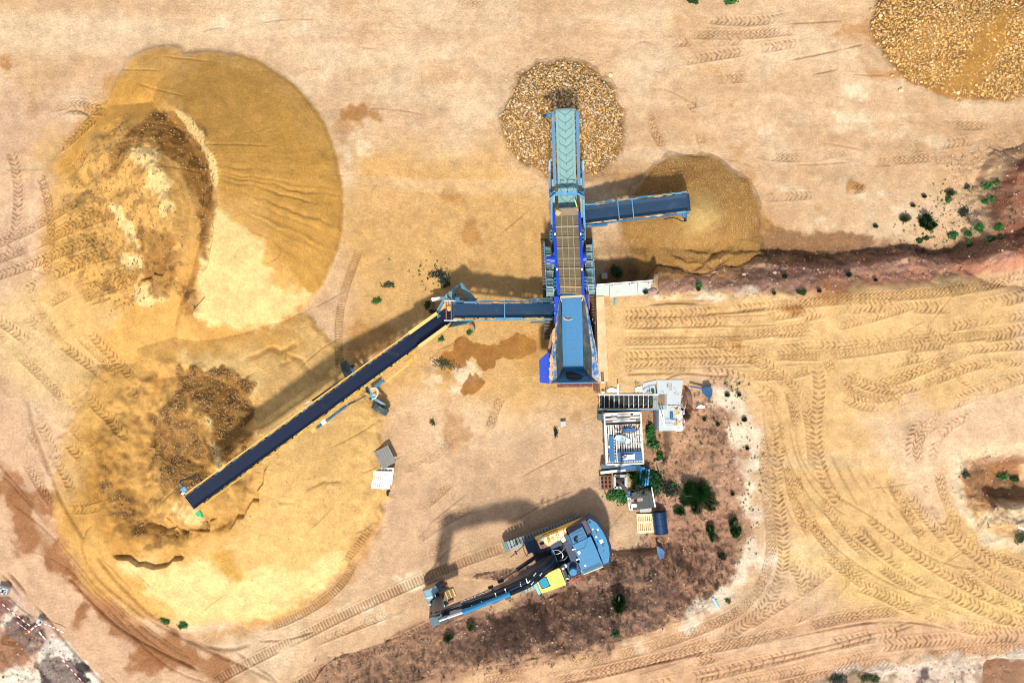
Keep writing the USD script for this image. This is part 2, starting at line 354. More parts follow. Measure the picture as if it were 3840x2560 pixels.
side = np.maximum(side, ridge([(2510, 975, 1.3), (2580, 1000, 1.8), (2660, 998, 1.9), (2745, 960, 1.5)], .62, .62, .3)) - np.clip(Hh, 0, 3)
sidew = 0.07 * np.sin(np.hypot(X - W(2620, 800, 2)[0], Y - W(2620, 800, 2)[1]) * 9 + 3 * warp(1.)) * pm([(2500, 960), (2700, 930), (2800, 960), (2700, 1060), (2520, 1050)], .5, .3)
chev = ridge([(2112, 425, 1.6), (2122, 428, 1.6)], 0.46, 0.46, 0.6)
upr = ridge([(3490, 60, 1.6), (3600, 90, 2.1), (3720, 90, 2.3), (3900, 10, 2.6)], 0.6, 0.58, 0.5)
HEAPS = {'big': big, 'fan': heap, 'side': side + sidew + .03 * fbm2(.3, 2, 41), 'chev': chev + .05 * fbm2(.4, 3, 42), 'upr': upr + .06 * fbm2(.5, 3, 43)}
edge = 0.30 * warp(1.6) + 0.16 * warp(.6) + .05 * warp(.3)
allh = np.stack([h + edge * np.clip(1 - h / 1.0, 0, 1) * (.35 if k == 'big' else 1.0) for k, h in HEAPS.items()])
who = allh.argmax(0); top = np.maximum(allh.max(0), 0)
top = np.where(top < .3, top * top / .3, top)         # feathered feet
# small dug steps in the heaps
cut = scarp([(400, 2085), (450, 2100), (560, 2120), (640, 2105), (700, 2075)], 1.8, .5, 1.1, 1)
cut += scarp([(510, 1940), (570, 1990), (660, 1995), (760, 1990), (830, 1930)], 2.2, .3, .7, 1)
cut += scarp([(850, 2000), (930, 1900), (990, 1800), (1000, 1700)], 2.6, .3, .8, 1)
cut += scarp([(810, 740), (800, 850), (790, 930), (770, 985), (735, 1010)], 4.4, .3, .7, -1)
cut += scarp([(700, 1190), (735, 1120), (750, 1060)], 3.4, .4, .6, 1)
cut += scarp([(490, 1060), (560, 1030), (640, 1000)], 3.4, .25, .6, 1)
for q_ in ([(2530, 968), (2600, 985), (2680, 975), (2745, 945)], [(2520, 1000), (2600, 1012), (2690, 1000), (2755, 970)], [(2545, 1030), (2620, 1040), (2700, 1025)], [(2560, 940), (2640, 955), (2710, 935)]): cut += scarp(q_, 1.6, .16, .5, 1)
cut += scarp([(905, 1345), (1000, 1310), (1100, 1270)], 1.4, .18, .5, -1)
cut += scarp([(1040, 1355), (1120, 1330), (1160, 1370), (1190, 1395), (1250, 1365)], 1.0, .16, .5, -1)
cut += scarp([(1150, 1830), (1230, 1810), (1300, 1815)], 1., .10, .4, 1)
cut += scarp([(1050, 1900), (1150, 1870)], 1., .08, .4, 1)

# ------------------------------------------------------------------ ground colour (dry, damp, chalky and red soils, some light and shade painted in)
A = 0.60
def c(r, g, b): return np.array(lin(r, g, b, A), np.float32)
T = np.empty((NY, NX, 3), np.float32); T[:] = c(229, 191, 150)
def paint(m, col, k=1.0):
    global T
    T += (m * k)[..., None] * (col - T)
n1, n2, n3 = fbm2(7, 5, 51), fbm2(2.4, 5, 52), fbm2(.8, 4, 53)
paint(sstep(-.05, .45, n1), c(226, 183, 128), .8)
paint(sstep(.05, .4, n2), c(238, 208, 172), .6)
paint(sstep(.1, .45, -n2 + .4 * n3), c(214, 172, 128), .6)
# the ochre yard round the conveyors, pinker ground by the excavator, pale dust at upper left
paint(pm([(1320, 560), (1900, 560), (2060, 700), (2240, 900), (2240, 1500), (1950, 1560), (1500, 1500), (1400, 1660), (1280, 1400)], 0, 1.6, 1.2, 3), c(224, 176, 108), .85)
paint(pm([(1480, 1750), (2200, 1600), (2420, 1900), (2260, 2160), (1600, 2340), (1300, 2300)], 0, 1.8, 1.2, 3), c(216, 178, 142), .8)
paint(pm([(-100, 60), (1900, 100), (1400, 250), (700, 140), (-100, 330)], 0, 1.5, 1.2, 3), c(236, 204, 168), .7)
paint(pm([(-100, 300), (250, 420), (300, 700), (120, 1000), (-100, 1100)], 0, 1.5, 1.0, 2), c(228, 190, 160), .7)
paint(pm([(120, 1080), (430, 1150), (560, 1560), (380, 1700), (100, 1500), (-80, 1300)], 0, 1.5, 1.0, 2), c(238, 200, 138), .7)
paint(pm([(-100, 1350), (120, 1500), (260, 1900), (400, 2200), (760, 2420), (1000, 2600), (-100, 2600)], 0, 1.0, 1.0, 2), c(226, 184, 148), .8)
paint(pm([(2240, 1100), (3840, 1080), (3900, 2360), (3400, 2330), (3000, 2200), (2850, 1700), (2700, 1440), (2240, 1420)], 2.6, 1.4, 1.0, 3), c(238, 194, 132), .9)
paint(pm([(3200, 1560), (3900, 1450), (3900, 1750), (3560, 1760), (3500, 1950), (3380, 1850)], 2.6, .9, 1.0, 2), c(242, 205, 170), .8)
paint(pm([(1500, 2600), (2400, 2440), (2900, 2240), (3300, 2330), (3900, 2330), (3900, 2640)], 2.6, .8, .8, 2), c(232, 186, 146), .9)
paint(pm([(2900, 2080), (3300, 2020), (3900, 2260), (3900, 2380), (3400, 2300)], 2.6, .8, .8, 2), c(246, 206, 136), .7)
# red-brown banks
red = np.clip(np.maximum(slope_zone * sstep(.0, .5, dd + .3), 0), 0, 1)
redw = np.maximum(red * (PX > 1150), pm([(2400, 1440), (2700, 1450), (2790, 1700), (2790, 2080), (2640, 2290), (2300, 2410), (1900, 2490), (1500, 2580), (1100, 2620), (1180, 2540), (1500, 2420), (1714, 2340), (1971, 2270), (2171, 2200), (2371, 2114), (2440, 1980)], 1.4, .5, .6, 1))
paint(redw * .92, c(190, 146, 116)); paint(redw * sstep(-.05, .3, n2), c(160, 120, 98), .6); paint(redw * sstep(.1, .4, n3), c(204, 164, 136), .6)
paint(pm([(2480, 1980), (2720, 1900), (2740, 2200), (2560, 2290), (2450, 2160)], 1.6, .5, .6, 1), c(188, 138, 110), .6)
paint(pm([(1700, 2360), (2200, 2180), (2500, 2120), (2520, 2290), (2250, 2400), (1800, 2460)], 1.2, .5, .7, 1), c(146, 114, 100), .55)
nb = pm([(2440, 1000), (2700, 1000), (3300, 955), (3700, 945), (3860, 900), (3860, 970), (3500, 1045), (3000, 1100), (2450, 1112)], 1.4, .3, .5, 1)
paint(nb, c(192, 144, 122), .95); paint(nb * sstep(.0, .35, n3), c(206, 152, 124), .7)
paint(pm([(2650, 1010), (3150, 975), (3150, 1050), (2700, 1070)], 1.3, .3, .5, .8), c(140, 106, 92), .7)
paint(pm([(3000, 1060), (3840, 960), (3840, 1010), (3400, 1060), (3000, 1110)], 2.4, .3, .4, 1), c(214, 150, 118), .8)
paint(pm([(2690, 930), (3000, 920), (3700, 930), (3850, 880), (3850, 960), (3300, 985), (2700, 1010)], 0, .4, .4, 1), c(126, 78, 58), .9)  # shaded toe of the bank, painted in as a dark strip
paint(pm([(3690, 900), (3710, 720), (3780, 610), (3950, 520), (4100, 520), (4100, 1000), (3740, 960)], 1.2, .3, .3, 1), c(150, 96, 74), .97)
paint(pm([(2300, 1000), (2480, 960), (2480, 1070), (2250, 1090)], 0, .5, .4, 1), c(112, 82, 58), .7)  # shadow behind the ramp blocks, painted into the ground
paint(pm([(2300, 930), (2440, 930), (2500, 1010), (2380, 1060), (2260, 1060)], 0, .5, .5, 1), c(168, 124, 78), .6)
# damp gravel strip beside the bank
paint(pm([(2830, 860), (2850, 800), (2900, 860), (3020, 880), (3280, 880), (3260, 970), (2830, 990)], 0, .15, .3, .5), c(150, 110, 76), .9)
paint(pm([(3120, 900), (3680, 900), (3700, 950), (3100, 960)], 0, .4, .5, 1), c(150, 112, 84), .7)
# chalky rims
crust = pm([(2680, 1450), (2760, 1450), (2850, 1600), (2850, 1900), (2880, 2100), (2800, 2250), (2560, 2370), (2360, 2430), (2340, 2410), (2560, 2320), (2730, 2200), (2790, 2000), (2760, 1700), (2700, 1540)], 2.6, .25, .5, .8)
paint(crust * sstep(-.25, .2, n3 + .5 * n2), c(250, 230, 202), .9)
paint(pm([(2450, 1110), (2760, 1080), (2860, 1085), (2760, 1130), (2450, 1125)], 2.5, .2, .4, .7) * sstep(-.15, .2, n3), c(246, 226, 196), .8)
paint(pm([(3560, 1700), (3640, 1700), (3600, 1800), (3640, 1980), (3900, 2050), (3900, 2090), (3700, 2030), (3580, 1900)], 2.5, .3, .4, .8), c(250, 226, 190), .8)
for px, py, rx, ry in [(2960, 700, 60, 18), (3100, 660, 90, 20), (3240, 720, 80, 20), (3420, 790, 110, 16), (3060, 830, 60, 26), (3180, 320, 120, 40), (3180, 460, 100, 22), (3420, 520, 140, 20), (2870, 500, 60, 22), (1250, 480, 40, 26), (1100, 90, 170, 12), (880, 90, 60, 22), (1340, 560, 50, 60), (1230, 300, 26, 14), (1660, 1420, 70, 60), (1740, 1400, 40, 40), (2120, 1510, 30, 12), (1560, 2180, 120, 30), (1400, 2300, 120, 30)]:
    paint(blob(px, py, rx, ry, -8, 0, .3, .5, .7) * sstep(-.3, .1, n3), c(250, 228, 192), .75)
# damp patches
damp = [(1690, 1350, 60, 30, 20), (1810, 1310, 110, 52, 8), (1930, 1290, 70, 28, 5), (1760, 1440, 26, 50, -20), (1740, 1480, 14, 26, -20)]
md = np.zeros((NY, NX), np.float32)
for px, py, rx, ry, an in damp: md = np.maximum(md, blob(px, py, rx * .95, ry * .9, -an, 0, .5, .5, .9))
md = sstep(.42, .52, md + .55 * fbm2(.9, 5, 91, .65))
paint(md, c(168, 112, 54), .9)
paint(blob(1980, 1320, 90, 60, 0, 0, .7, .6, .8), c(196, 142, 70), .5)
for px, py, rx, ry, k in [(1350, 430, 80, 26, .9), (1290, 480, 36, 60, .6), (1680, 740, 38, 36, .6), (1780, 890, 50, 36, .6), (1770, 1000, 40, 30, .5), (2240, 330, 50, 24, .5), (2330, 450, 24, 40, .5), (2050, 640, 16, 100, .6), (2080, 750, 26, 60, .5), (3220, 700, 42, 26, .85), (2930, 1160, 26, 12, .8), (2700, 1290, 40, 10, .6), (3060, 1115, 60, 14, .5), (3740, 1120, 24, 14, .6), (3410, 240, 240, 60, .0), (2650, 580, 22, 16, .7),
                          (30, 200, 46, 20, .9), (100, 125, 14, 10, .5), (120, 420, 30, 14, .3), (1700, 1620, 40, 60, .5), (1660, 1370, 60, 50, .4), (2130, 960, 16, 240, .4), (1400, 1270, 80, 70, .5), (2160, 1560, 20, 14, .5), (3270, 130, 150, 50, .6), (3300, 220, 80, 90, .6)]:
    paint(blob(px, py, rx, ry, 0, 0, .3, .6, .7), c(186, 128, 66), k)
for px, py, rx, ry, an in [(60, 1880, 60, 40, -30), (180, 1880, 50, 50, -40), (120, 2010, 90, 50, -40), (220, 2090, 120, 34, -42), (330, 2200, 110, 30, -45), (460, 2330, 110, 34, -40), (640, 2440, 110, 50, -20), (560, 2470, 70, 40, 0), (800, 2480, 60, 30, -10), (250, 2250, 26, 20, 0), (305, 2300, 30, 20, 0), (20, 1820, 40, 60, -40)]:
    paint(blob(px, py, rx, ry, an, 0, .3, .6, .8), c(168, 112, 70), .85)
# lower left corner: chalk, burnt ground
ll = pm([(-50, 2190), (40, 2190), (90, 2260), (180, 2330), (275, 2460), (360, 2600), (-50, 2600)], 0, .2, .3, .8)
paint(ll, c(226, 190, 166), .9)
paint(pm([(165, 2400), (200, 2380), (270, 2400), (330, 2500), (400, 2600), (180, 2600), (130, 2480)], 0, .12, .35, .6), c(250, 238, 222), .95)
paint(pm([(0, 2510), (60, 2490), (140, 2520), (170, 2600), (-40, 2600)], 0, .12, .35, .6), c(248, 236, 214), .95)
paint(pm([(20, 2280), (60, 2270), (50, 2320), (15, 2340)], 0, .1, .2, .6), c(246, 228, 206), .9)
burnt = np.maximum(pm([(170, 2470), (220, 2455), (270, 2470), (330, 2530), (350, 2600), (160, 2600), (150, 2520)], 0, .15, .35, .5), pm([(20, 2350), (80, 2310), (130, 2330), (170, 2370), (150, 2430), (60, 2440), (10, 2400)], 0, .2, .4, .5))
paint(burnt, c(120, 96, 90), .8); paint(burnt * sstep(.1, .35, n3), c(64, 54, 60), .85)
paint(pm([(-20, 2380), (100, 2420), (140, 2480), (60, 2500), (-20, 2540)], 0, .2, .4, .6), c(164, 112, 72), .8)
paint(pm([(-20, 2230), (30, 2240), (40, 2290), (-20, 2330)], 0, .15, .3, .6), c(132, 84, 74), .8)
# lower right corner
lr = pm([(2950, 2600), (3150, 2520), (3350, 2480), (3600, 2455), (3900, 2440), (3900, 2640), (2950, 2640)], 2.6, .2, .4, .8)
paint(lr, c(240, 220, 200), .9)
paint(pm([(3420, 2500), (3480, 2480), (3560, 2500), (3520, 2560), (3430, 2580)], 2.6, .2, .5, .5) * sstep(-.05, .2, n3), c(60, 56, 76), .9)
paint(pm([(3560, 2500), (3620, 2500), (3600, 2560)], 2.6, .2, .4, .5) * sstep(-.05, .2, n3), c(110, 90, 84), .8)
paint(pm([(3100, 2545), (3200, 2520), (3360, 2530), (3380, 2600), (3050, 2600)], 2.6, .25, .5, .6), c(134, 112, 82), .8)
paint(pm([(3660, 2480), (3900, 2470), (3900, 2600), (3640, 2600)], 2.0, .2, .3, .6), c(150, 104, 76), .9)
# pit soils
paint(pm([(3610, 1735), (3720, 1715), (3860, 1720), (3860, 1960), (3700, 1950), (3610, 1870)], 2.3, .25, .4, .6), c(176, 124, 82), .9)
paint(pm([(3630, 1750), (3720, 1760), (3720, 1860), (3640, 1870)], 2.3, .25, .4, .5), c(140, 98, 62), .7)
paint(pm([(3700, 1890), (3800, 1870), (3860, 1900), (3850, 1970), (3680, 1960)], 2.3, .2, .4, .5) * sstep(-.2, .15, n3), c(246, 222, 180), .9)
paint(pm([(3725, 1790), (3860, 1790), (3860, 1870), (3725, 1875)], 1.0, .15, .2, .5), c(150, 112, 80), .9)  # shade on the north-facing pit wall, painted as a darker band
paint(pm([(130, 560), (330, 500), (380, 1100), (520, 1330), (420, 1700), (260, 1600), (160, 1100)], 0.5, 1.2, 1.2, 1.5), c(224, 178, 108), .65)
# heaps: ochre sand, dry sand and sunlit faces painted paler, dug sand and shaded faces darker
hm = sstep(.02, .14, top)
sandm = (1 - .8 * pm([(-100, -100), (300, 300), (230, 640), (210, 900), (330, 1150), (440, 1330), (330, 1500), (300, 1800), (-100, 1900)], .4, 1.3, 1.2, 2)) * hm * sstep(.06, .55, top + .25 * n2 + (PX > 900) * .3) * np.isin(who, [0, 1])
paint(sandm, c(220, 170, 96))
paint(sandm * sstep(0, .4, n2), c(206, 154, 78), .6)
dry = np.maximum(pm([(814, 770), (850, 800), (930, 870), (985, 940), (1000, 1030), (1060, 1080), (1160, 1110), (1060, 1200), (900, 1230), (760, 1220), (700, 1150), (760, 1000), (800, 880)], 2.8, .25, .35, .5), 0)  # dry slide; sunlit faces painted paler are added to this mask below
dry = np.maximum(dry, pm([(470, 2110), (700, 2110), (1000, 2130), (1350, 2060), (1280, 2200), (1000, 2330), (720, 2360), (560, 2250)], .8, .6, .6, 1))  # fan slope facing the sun, painted paler
dry = np.maximum(dry, pm([(470, 545), (560, 560), (640, 690), (660, 800), (600, 800), (540, 660)], 4.7, .15, .3, .5))  # sunlit face of the inner crest, painted paler
dry = np.maximum(dry, pm([(390, 760), (430, 740), (480, 860), (500, 920), (430, 880)], 3.5, .15, .3, .5))
dry = np.maximum(dry, pm([(430, 960), (500, 960), (520, 1000), (450, 1000)], 3, .15, .3, .5))
dry = np.maximum(dry, pm([(480, 1060), (590, 1050), (610, 1130), (500, 1130)], 2.5, .2, .3, .5))
dry = np.maximum(dry, pm([(640, 1890), (740, 1900), (770, 1960), (700, 1985), (640, 1960)], 3, .25, .3, .5))  # south face of the cone, sunlight painted in
dry = np.maximum(dry, pm([(620, 385), (700, 430), (800, 590), (822, 720), (800, 720), (760, 560), (680, 470)], 4.4, .1, .15, .5))  # lit face of the outer crest, painted paler
dry = np.maximum(dry, .7 * pm([(650, 1330), (900, 1330), (960, 1420), (980, 1500), (900, 1440), (700, 1400)], 2.5, .3, .4, .6))
dry = np.maximum(dry, pm([(780, 1550), (800, 1590), (825, 1700), (830, 1760), (815, 1760), (795, 1640)], 3.1, .12, .2, .5))
paint(sandm * pm([(640, 330), (760, 210), (1000, 240), (1200, 430), (1300, 700), (1290, 960), (1200, 1120), (1120, 1080), (1010, 900), (1000, 760), (840, 740), (800, 560), (700, 430)], 2.4, .35, .4, .7), c(204, 154, 76), .85); paint(sandm * dry, c(246, 212, 146), .85)
dark = np.maximum(np.maximum(pm([(375, 650), (410, 560), (480, 470), (560, 412), (650, 405), (740, 460), (800, 570), (818, 720), (812, 830), (775, 960), (745, 900), (755, 790), (720, 670), (640, 550), (545, 515), (470, 550), (430, 650)], 3.4, .3, .3, .5), pm([(500, 860), (600, 880), (670, 900), (660, 1060), (560, 1090), (500, 1040), (540, 960)], 3.8, .3, .5, .5) * .85), pm([(616, 1409), (695, 1382), (812, 1388), (897, 1451), (928, 1568), (939, 1653), (860, 1720), (815, 1700), (785, 1560), (706, 1483), (621, 1435)], 2.8, .25, .6, .6))  # damp dug sand, with the shade of north-facing slopes painted in
dark = np.maximum(dark, pm([(600, 1536), (674, 1515), (748, 1557), (790, 1653), (800, 1738), (680, 1844), (600, 1844), (536, 1759), (504, 1674)], 2.6, .35, .7, .7) * .95)  # shaded north side of the cone, painted dark
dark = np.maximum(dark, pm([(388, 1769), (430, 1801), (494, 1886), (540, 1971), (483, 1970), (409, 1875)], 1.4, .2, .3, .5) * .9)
dark = np.maximum(dark, pm([(470, 1955), (560, 1985), (660, 2000), (760, 1975), (790, 1945), (790, 1965), (720, 2005), (600, 2020), (500, 1990)], 1.6, .12, .2, .5) * .9)  # shadowed arc at the cone foot, painted dark
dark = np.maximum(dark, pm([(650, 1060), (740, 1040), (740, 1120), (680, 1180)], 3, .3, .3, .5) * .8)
paint(sandm * pm([(860, 1290), (1400, 1250), (1500, 1900), (1100, 2420), (700, 2420), (760, 2080), (940, 2000), (1000, 1700), (980, 1480)], .8, 1.0, 1.0, 1.2) * (1 - dry), c(234, 192, 126), .7); paint(sandm * dark, c(160, 112, 54), .92); paint(sandm * np.maximum(pm([(330, 1650), (420, 1650), (470, 1900), (560, 2030), (440, 2090), (370, 2000), (320, 1850)], 1.2, .5, .7, .8), .4 * dark), c(188, 136, 66), .7); paint(sandm * np.clip(dark * 1.1, 0, 1) * sstep(.05, .3, n3), c(120, 80, 42), .55); paint(sandm * np.maximum(dark, .6 * dugB + .35 * dug2) * sstep(.12, .26, fbm2(.34, 2, 95)), c(92, 62, 34), .6)  # damp tone and painted slope shade go on together, then dark clods
paint(sandm * np.maximum(pm([(618, 385), (700, 425), (800, 590), (822, 700), (806, 720), (764, 570), (690, 475)], 4.4, .08, .15, .5), pm([(780, 1550), (800, 1590), (830, 1700), (836, 1760), (816, 1765), (795, 1640)], 3.4, .1, .2, .5)), c(246, 210, 140), .9)  # sunlit crest strips painted pale over the dark tone
paint(pm([(370, 290), (560, 270), (630, 320), (620, 400), (420, 480), (300, 520), (260, 640), (170, 620), (250, 430)], 1.5, .5, .6, .8), c(216, 160, 76), .75)
paint(sandm * pm([(880, 200), (1100, 320), (1290, 560), (1300, 900), (1240, 620), (1050, 380), (850, 260)], .8, .4, .3, .8), c(206, 160, 92), .5)
paint(sandm * pm([(880, 2060), (910, 2160), (860, 2170), (810, 2080)], 1, .3, .3, .5), c(206, 156, 70), .8)
paint(pm([(1300, 2110), (1420, 1900), (1440, 1960), (1330, 2180), (1100, 2330), (900, 2390), (760, 2380), (1000, 2320), (1200, 2230)], 0, .3, .3, .6), c(206, 152, 86), .6)
gr = hm * np.isin(who, [3, 4]); paint(gr, c(164, 118, 62), .97); paint(gr * sstep(-.1, .3, n3), c(196, 146, 82), .7)
paint(gr * pm([(3560, 330), (3640, 150), (3700, 60), (3760, 60), (3760, 180), (3650, 300)], 1.5, .4, .5, .6), c(220, 164, 80), .6)
gs = sstep(.02, .4, top + .3 * n3) * (who == 2); paint(gs, c(204, 154, 84), .95); paint(gs * sstep(0, .35, n3), c(180, 132, 70), .6)
paint(gs * blob(2632, 805, 56, 72, 0, 2.3, .8, .3), c(250, 214, 138), .95)
paint(gs * pm([(2300, 760), (2330, 700), (2480, 640), (2640, 640), (2560, 720), (2400, 780)], .5, .4, .5, .6), c(168, 122, 66), .7)
paint(blob(2600, 900, 240, 150, 0, 0, .4, .5) * (1 - hm), c(190, 140, 78), .7)
paint(blob(2400, 660, 200, 60, 0, 0, .5, .6) * (1 - hm), c(176, 126, 72), .65)
streak = fbm2(7, 5, 71, sy=.7); diag = fbm2(2.5, 4, 72)
topz = np.clip(sstep(5, 14, Y) + .6 * sstep(3, -8, Y) * (PX > 2300), 0, 1)
paint(np.clip(sstep(.0, .35, streak) * topz, 0, 1) * (1 - sandm) * (1 - hm), c(208, 166, 124), .4); paint(sstep(.05, .4, -streak) * topz * (1 - sandm) * (1 - hm) * (1 - redw), c(240, 210, 172), .5)
T *= (1 + .16 * fbm2(.35, 3, 61) + .10 * n3 + .08 * diag)[..., None]

# ------------------------------------------------------------------ tyre and crawler marks
HT = np.zeros((NY, NX), np.float32); DARK = np.zeros((NY, NX), np.float32); TB = np.zeros((NY, NX), np.float32)
def track(px, z=0.0, width=.62, pitch=.30, depth=.055, kind='lug', keep=.75, seed=0, press=.03):
    q = spline([W(a, b, z) for a, b in px], .06); wdw, s, lat, dist, L = near(q, width / 2 + .16)
    ok = dist < 1e2; a = np.abs(lat) / (width / 2)
    inside = (1 - sstep(.86, 1.08, a)) * ok; ends = sstep(0, .5, s) * sstep(0, .5, L - s)
    wob = .09 * warp(.6)[wdw] + .05 * warp(.3)[wdw]
    if kind == 'lug':                                   # chevron lugs of a wheel loader tyre
        ph = ((s + wob + .22 * np.abs(lat) / width * 2) / pitch) % 1
        groove = np.exp(-((ph - .5) / .15) ** 2) * sstep(.06, .25, a + .25 * np.sin(s * 9))
    elif kind == 'wave':                                # the same lugs overrun once: wavy ribs
        ph = ((s + wob + .16 * np.sin(lat / width * 9)) / pitch) % 1
        groove = np.exp(-((ph - .5) / .16) ** 2)
    else:                                               # crawler bars
        ph = (s / pitch) % 1; groove = np.exp(-((ph - .5) / .17) ** 2)
    fade = sstep(-.35 + (1 - keep), .12 + (1 - keep), fbm2(1.3, 4, 100 + seed)[wdw] + .3)
    m = inside * ends * fade
    berm = np.exp(-((a - 1.12) / .16) ** 2) * ok * ends * fade * .025
    e = HT[wdw]; old = 1 - .75 * m
    TB[wdw] = np.where(ok, np.maximum(TB[wdw], m * (.5 + .5 * np.exp(-((a - .95) / .2) ** 2))), TB[wdw]); HT[wdw] = np.where(ok, e * old - m * press * 1.0 + m * groove * depth + berm, e)
    DARK[wdw] = np.where(ok, DARK[wdw] * old + m * groove * (.5 + .45 * (np.abs(smooth_noise(.5, 400 + seed)[wdw]) * 1.6).clip(0, 1)), DARK[wdw])
def pair(px, dx, dy, **k):
    track(px, **k); k['seed'] = k.get('seed', 0) + 7; track([(a + dx, b + dy) for a, b in px], **k)

zz = ZP
# along the ramp
for i, (y0, y1, y2) in enumerate([(1178, 1172, 1140), (1212, 1210, 1180), (1276, 1270, 1240), (1336, 1330, 1310), (1362, 1352, 1330), (1388, 1384, 1398)]):
    track([(2330, y0), (2600, y1), (2860, y2 + 8), (3050, y2 - 20)], zz, seed=i, kind=('lug', 'lug', 'wave')[i % 3], keep=.8)
for i, p in enumerate([[(2560, 1230), (2900, 1250), (3150, 1220), (3500, 1120), (3900, 1020)], [(2900, 1150), (3200, 1120), (3560, 1090), (3900, 1020)], [(3000, 1190), (3300, 1150), (3600, 1150), (3900, 1080)],
                       [(2700, 1215), (2900, 1280), (3200, 1290), (3500, 1240), (3900, 1180)], [(2640, 1270), (2850, 1320), (3100, 1330), (3400, 1290), (3900, 1260)], [(3400, 1300), (3650, 1270), (3900, 1220)],
                       [(3150, 1440), (3300, 1380), (3450, 1340), (3560, 1320), (3900, 1290)], [(3280, 1440), (3420, 1400), (3560, 1340), (3680, 1300)], [(3420, 1180), (3520, 1300), (3600, 1400), (3660, 1440)], [(3540, 1240), (3620, 1340), (3900, 1330)],
                       # turning south
                       [(2560, 1382), (2720, 1400), (2860, 1450), (2930, 1560), (2950, 1720), (2990, 1900), (3070, 2040), (3200, 2160), (3420, 2280), (3900, 2420)], [(2640, 1405), (2780, 1420), (2880, 1500), (2900, 1640), (2890, 1800), (2900, 1940), (2960, 2080), (3080, 2200)],
                       [(2700, 1290), (2900, 1380), (3010, 1500), (3040, 1650), (3060, 1800), (3130, 1950), (3250, 2080), (3450, 2220), (3900, 2330)], [(2800, 1340), (2960, 1470), (2985, 1620), (2985, 1780), (3030, 1930), (3120, 2060), (3300, 2200)],
                       [(3060, 1360), (3070, 1500), (3060, 1620), (3090, 1780), (3160, 1900)], [(3150, 1500), (3170, 1620), (3220, 1720), (3230, 1800)], [(3100, 1330), (3180, 1460), (3280, 1490), (3420, 1450), (3560, 1350)],
                       [(3420, 1720), (3430, 1620), (3480, 1560), (3600, 1500), (3760, 1440), (3900, 1400)], [(3500, 1730), (3510, 1660), (3560, 1600), (3660, 1550), (3900, 1470)], [(3460, 1740), (3450, 1640), (3520, 1580), (3640, 1540)],
                       [(3160, 1480), (3300, 1520), (3420, 1480), (3560, 1400)], [(3200, 1420), (3380, 1460), (3520, 1420), (3700, 1360)],
                       # right sweep round the pit
                       [(3520, 1760), (3560, 1900), (3640, 2010), (3760, 2090), (3900, 2140)], [(3480, 1800), (3520, 1920), (3600, 2030), (3740, 2130), (3900, 2190)], [(3370, 1800), (3440, 1900), (3540, 2020), (3680, 2150), (3900, 2260)], [(3330, 1780), (3400, 1920), (3500, 2060), (3640, 2180), (3900, 2310)],
                       [(3200, 1980), (3330, 2080), (3480, 2180), (3700, 2290), (3900, 2360)], [(3250, 1930), (3380, 2040), (3540, 2150), (3760, 2260), (3900, 2300)],
                       # round the bank and back along the bottom
                       [(2880, 1620), (2870, 1800), (2890, 1980), (2880, 2120), (2800, 2260), (2620, 2360), (2380, 2440), (2100, 2500), (1800, 2570)], [(2930, 1660), (2915, 1840), (2935, 2000), (2930, 2150), (2860, 2280), (2700, 2390), (2460, 2470), (2160, 2540)],
                       [(3120, 2130), (3000, 2220), (2860, 2310), (2700, 2410)], [(3180, 2160), (3080, 2260), (2960, 2330), (2800, 2410), (2600, 2480)], [(3200, 2190), (3360, 2250), (3520, 2320), (3700, 2360), (3900, 2390)], [(2960, 2110), (3010, 2220), (2950, 2330)],
                       [(1900, 2590), (2200, 2530), (2500, 2460), (2800, 2400), (3100, 2330), (3400, 2290)], [(2300, 2590), (2600, 2540), (2900, 2470), (3200, 2400), (3400, 2370)], [(2500, 2600), (2800, 2550), (3100, 2490), (3350, 2440), (3600, 2410), (3900, 2395)],
                       [(2860, 2590), (3100, 2530), (3400, 2470), (3650, 2440), (3900, 2425)], [(3300, 2425), (3500, 2400), (3700, 2388), (3900, 2380)]]):
    track(p, zz, seed=20 + i, kind=('lug', 'wave', 'lug')[i % 3], keep=.5 + .4 * ((i * 37) % 10) / 10, width=.56 + .09 * (i % 3), depth=.035 + .014 * ((i * 7) % 4), pitch=.25 + .03 * ((i * 5) % 4), press=.02 + .03 * ((i * 3) % 3) / 2)
# smooth ruts on the lower road
# west slope of the big heap and the yard left of it
for i, p in enumerate([[(-40, 980), (120, 920), (260, 870), (380, 830), (470, 800)], [(-40, 1040), (140, 980), (300, 930), (420, 900)], [(-40, 920), (100, 860), (230, 800), (330, 760)], [(80, 1090), (240, 1020), (380, 975), (470, 950)], [(160, 1140), (300, 1080), (440, 1040), (520, 1010)], [(240, 1010), (360, 960), (470, 930)],
                       [(120, 640), (170, 760), (180, 900), (150, 1040)], [(30, 560), (60, 700), (50, 860), (20, 1000)], [(130, 400), (230, 380), (330, 390), (400, 430)], [(160, 400), (300, 400), (410, 420)], [(260, 640), (340, 560), (410, 470)], [(180, 560), (270, 500), (360, 430)],
                       [(300, 1120), (420, 1080), (540, 1040)], [(100, 1060), (150, 1160), (200, 1260)], [(280, 330), (380, 310), (450, 280)], [(200, 880), (320, 820), (420, 740)]]):
    track(p, 1.0 if p[0][0] > 100 else .3, seed=60 + i, kind=('wave', 'lug')[i % 2], keep=.75, depth=.06)
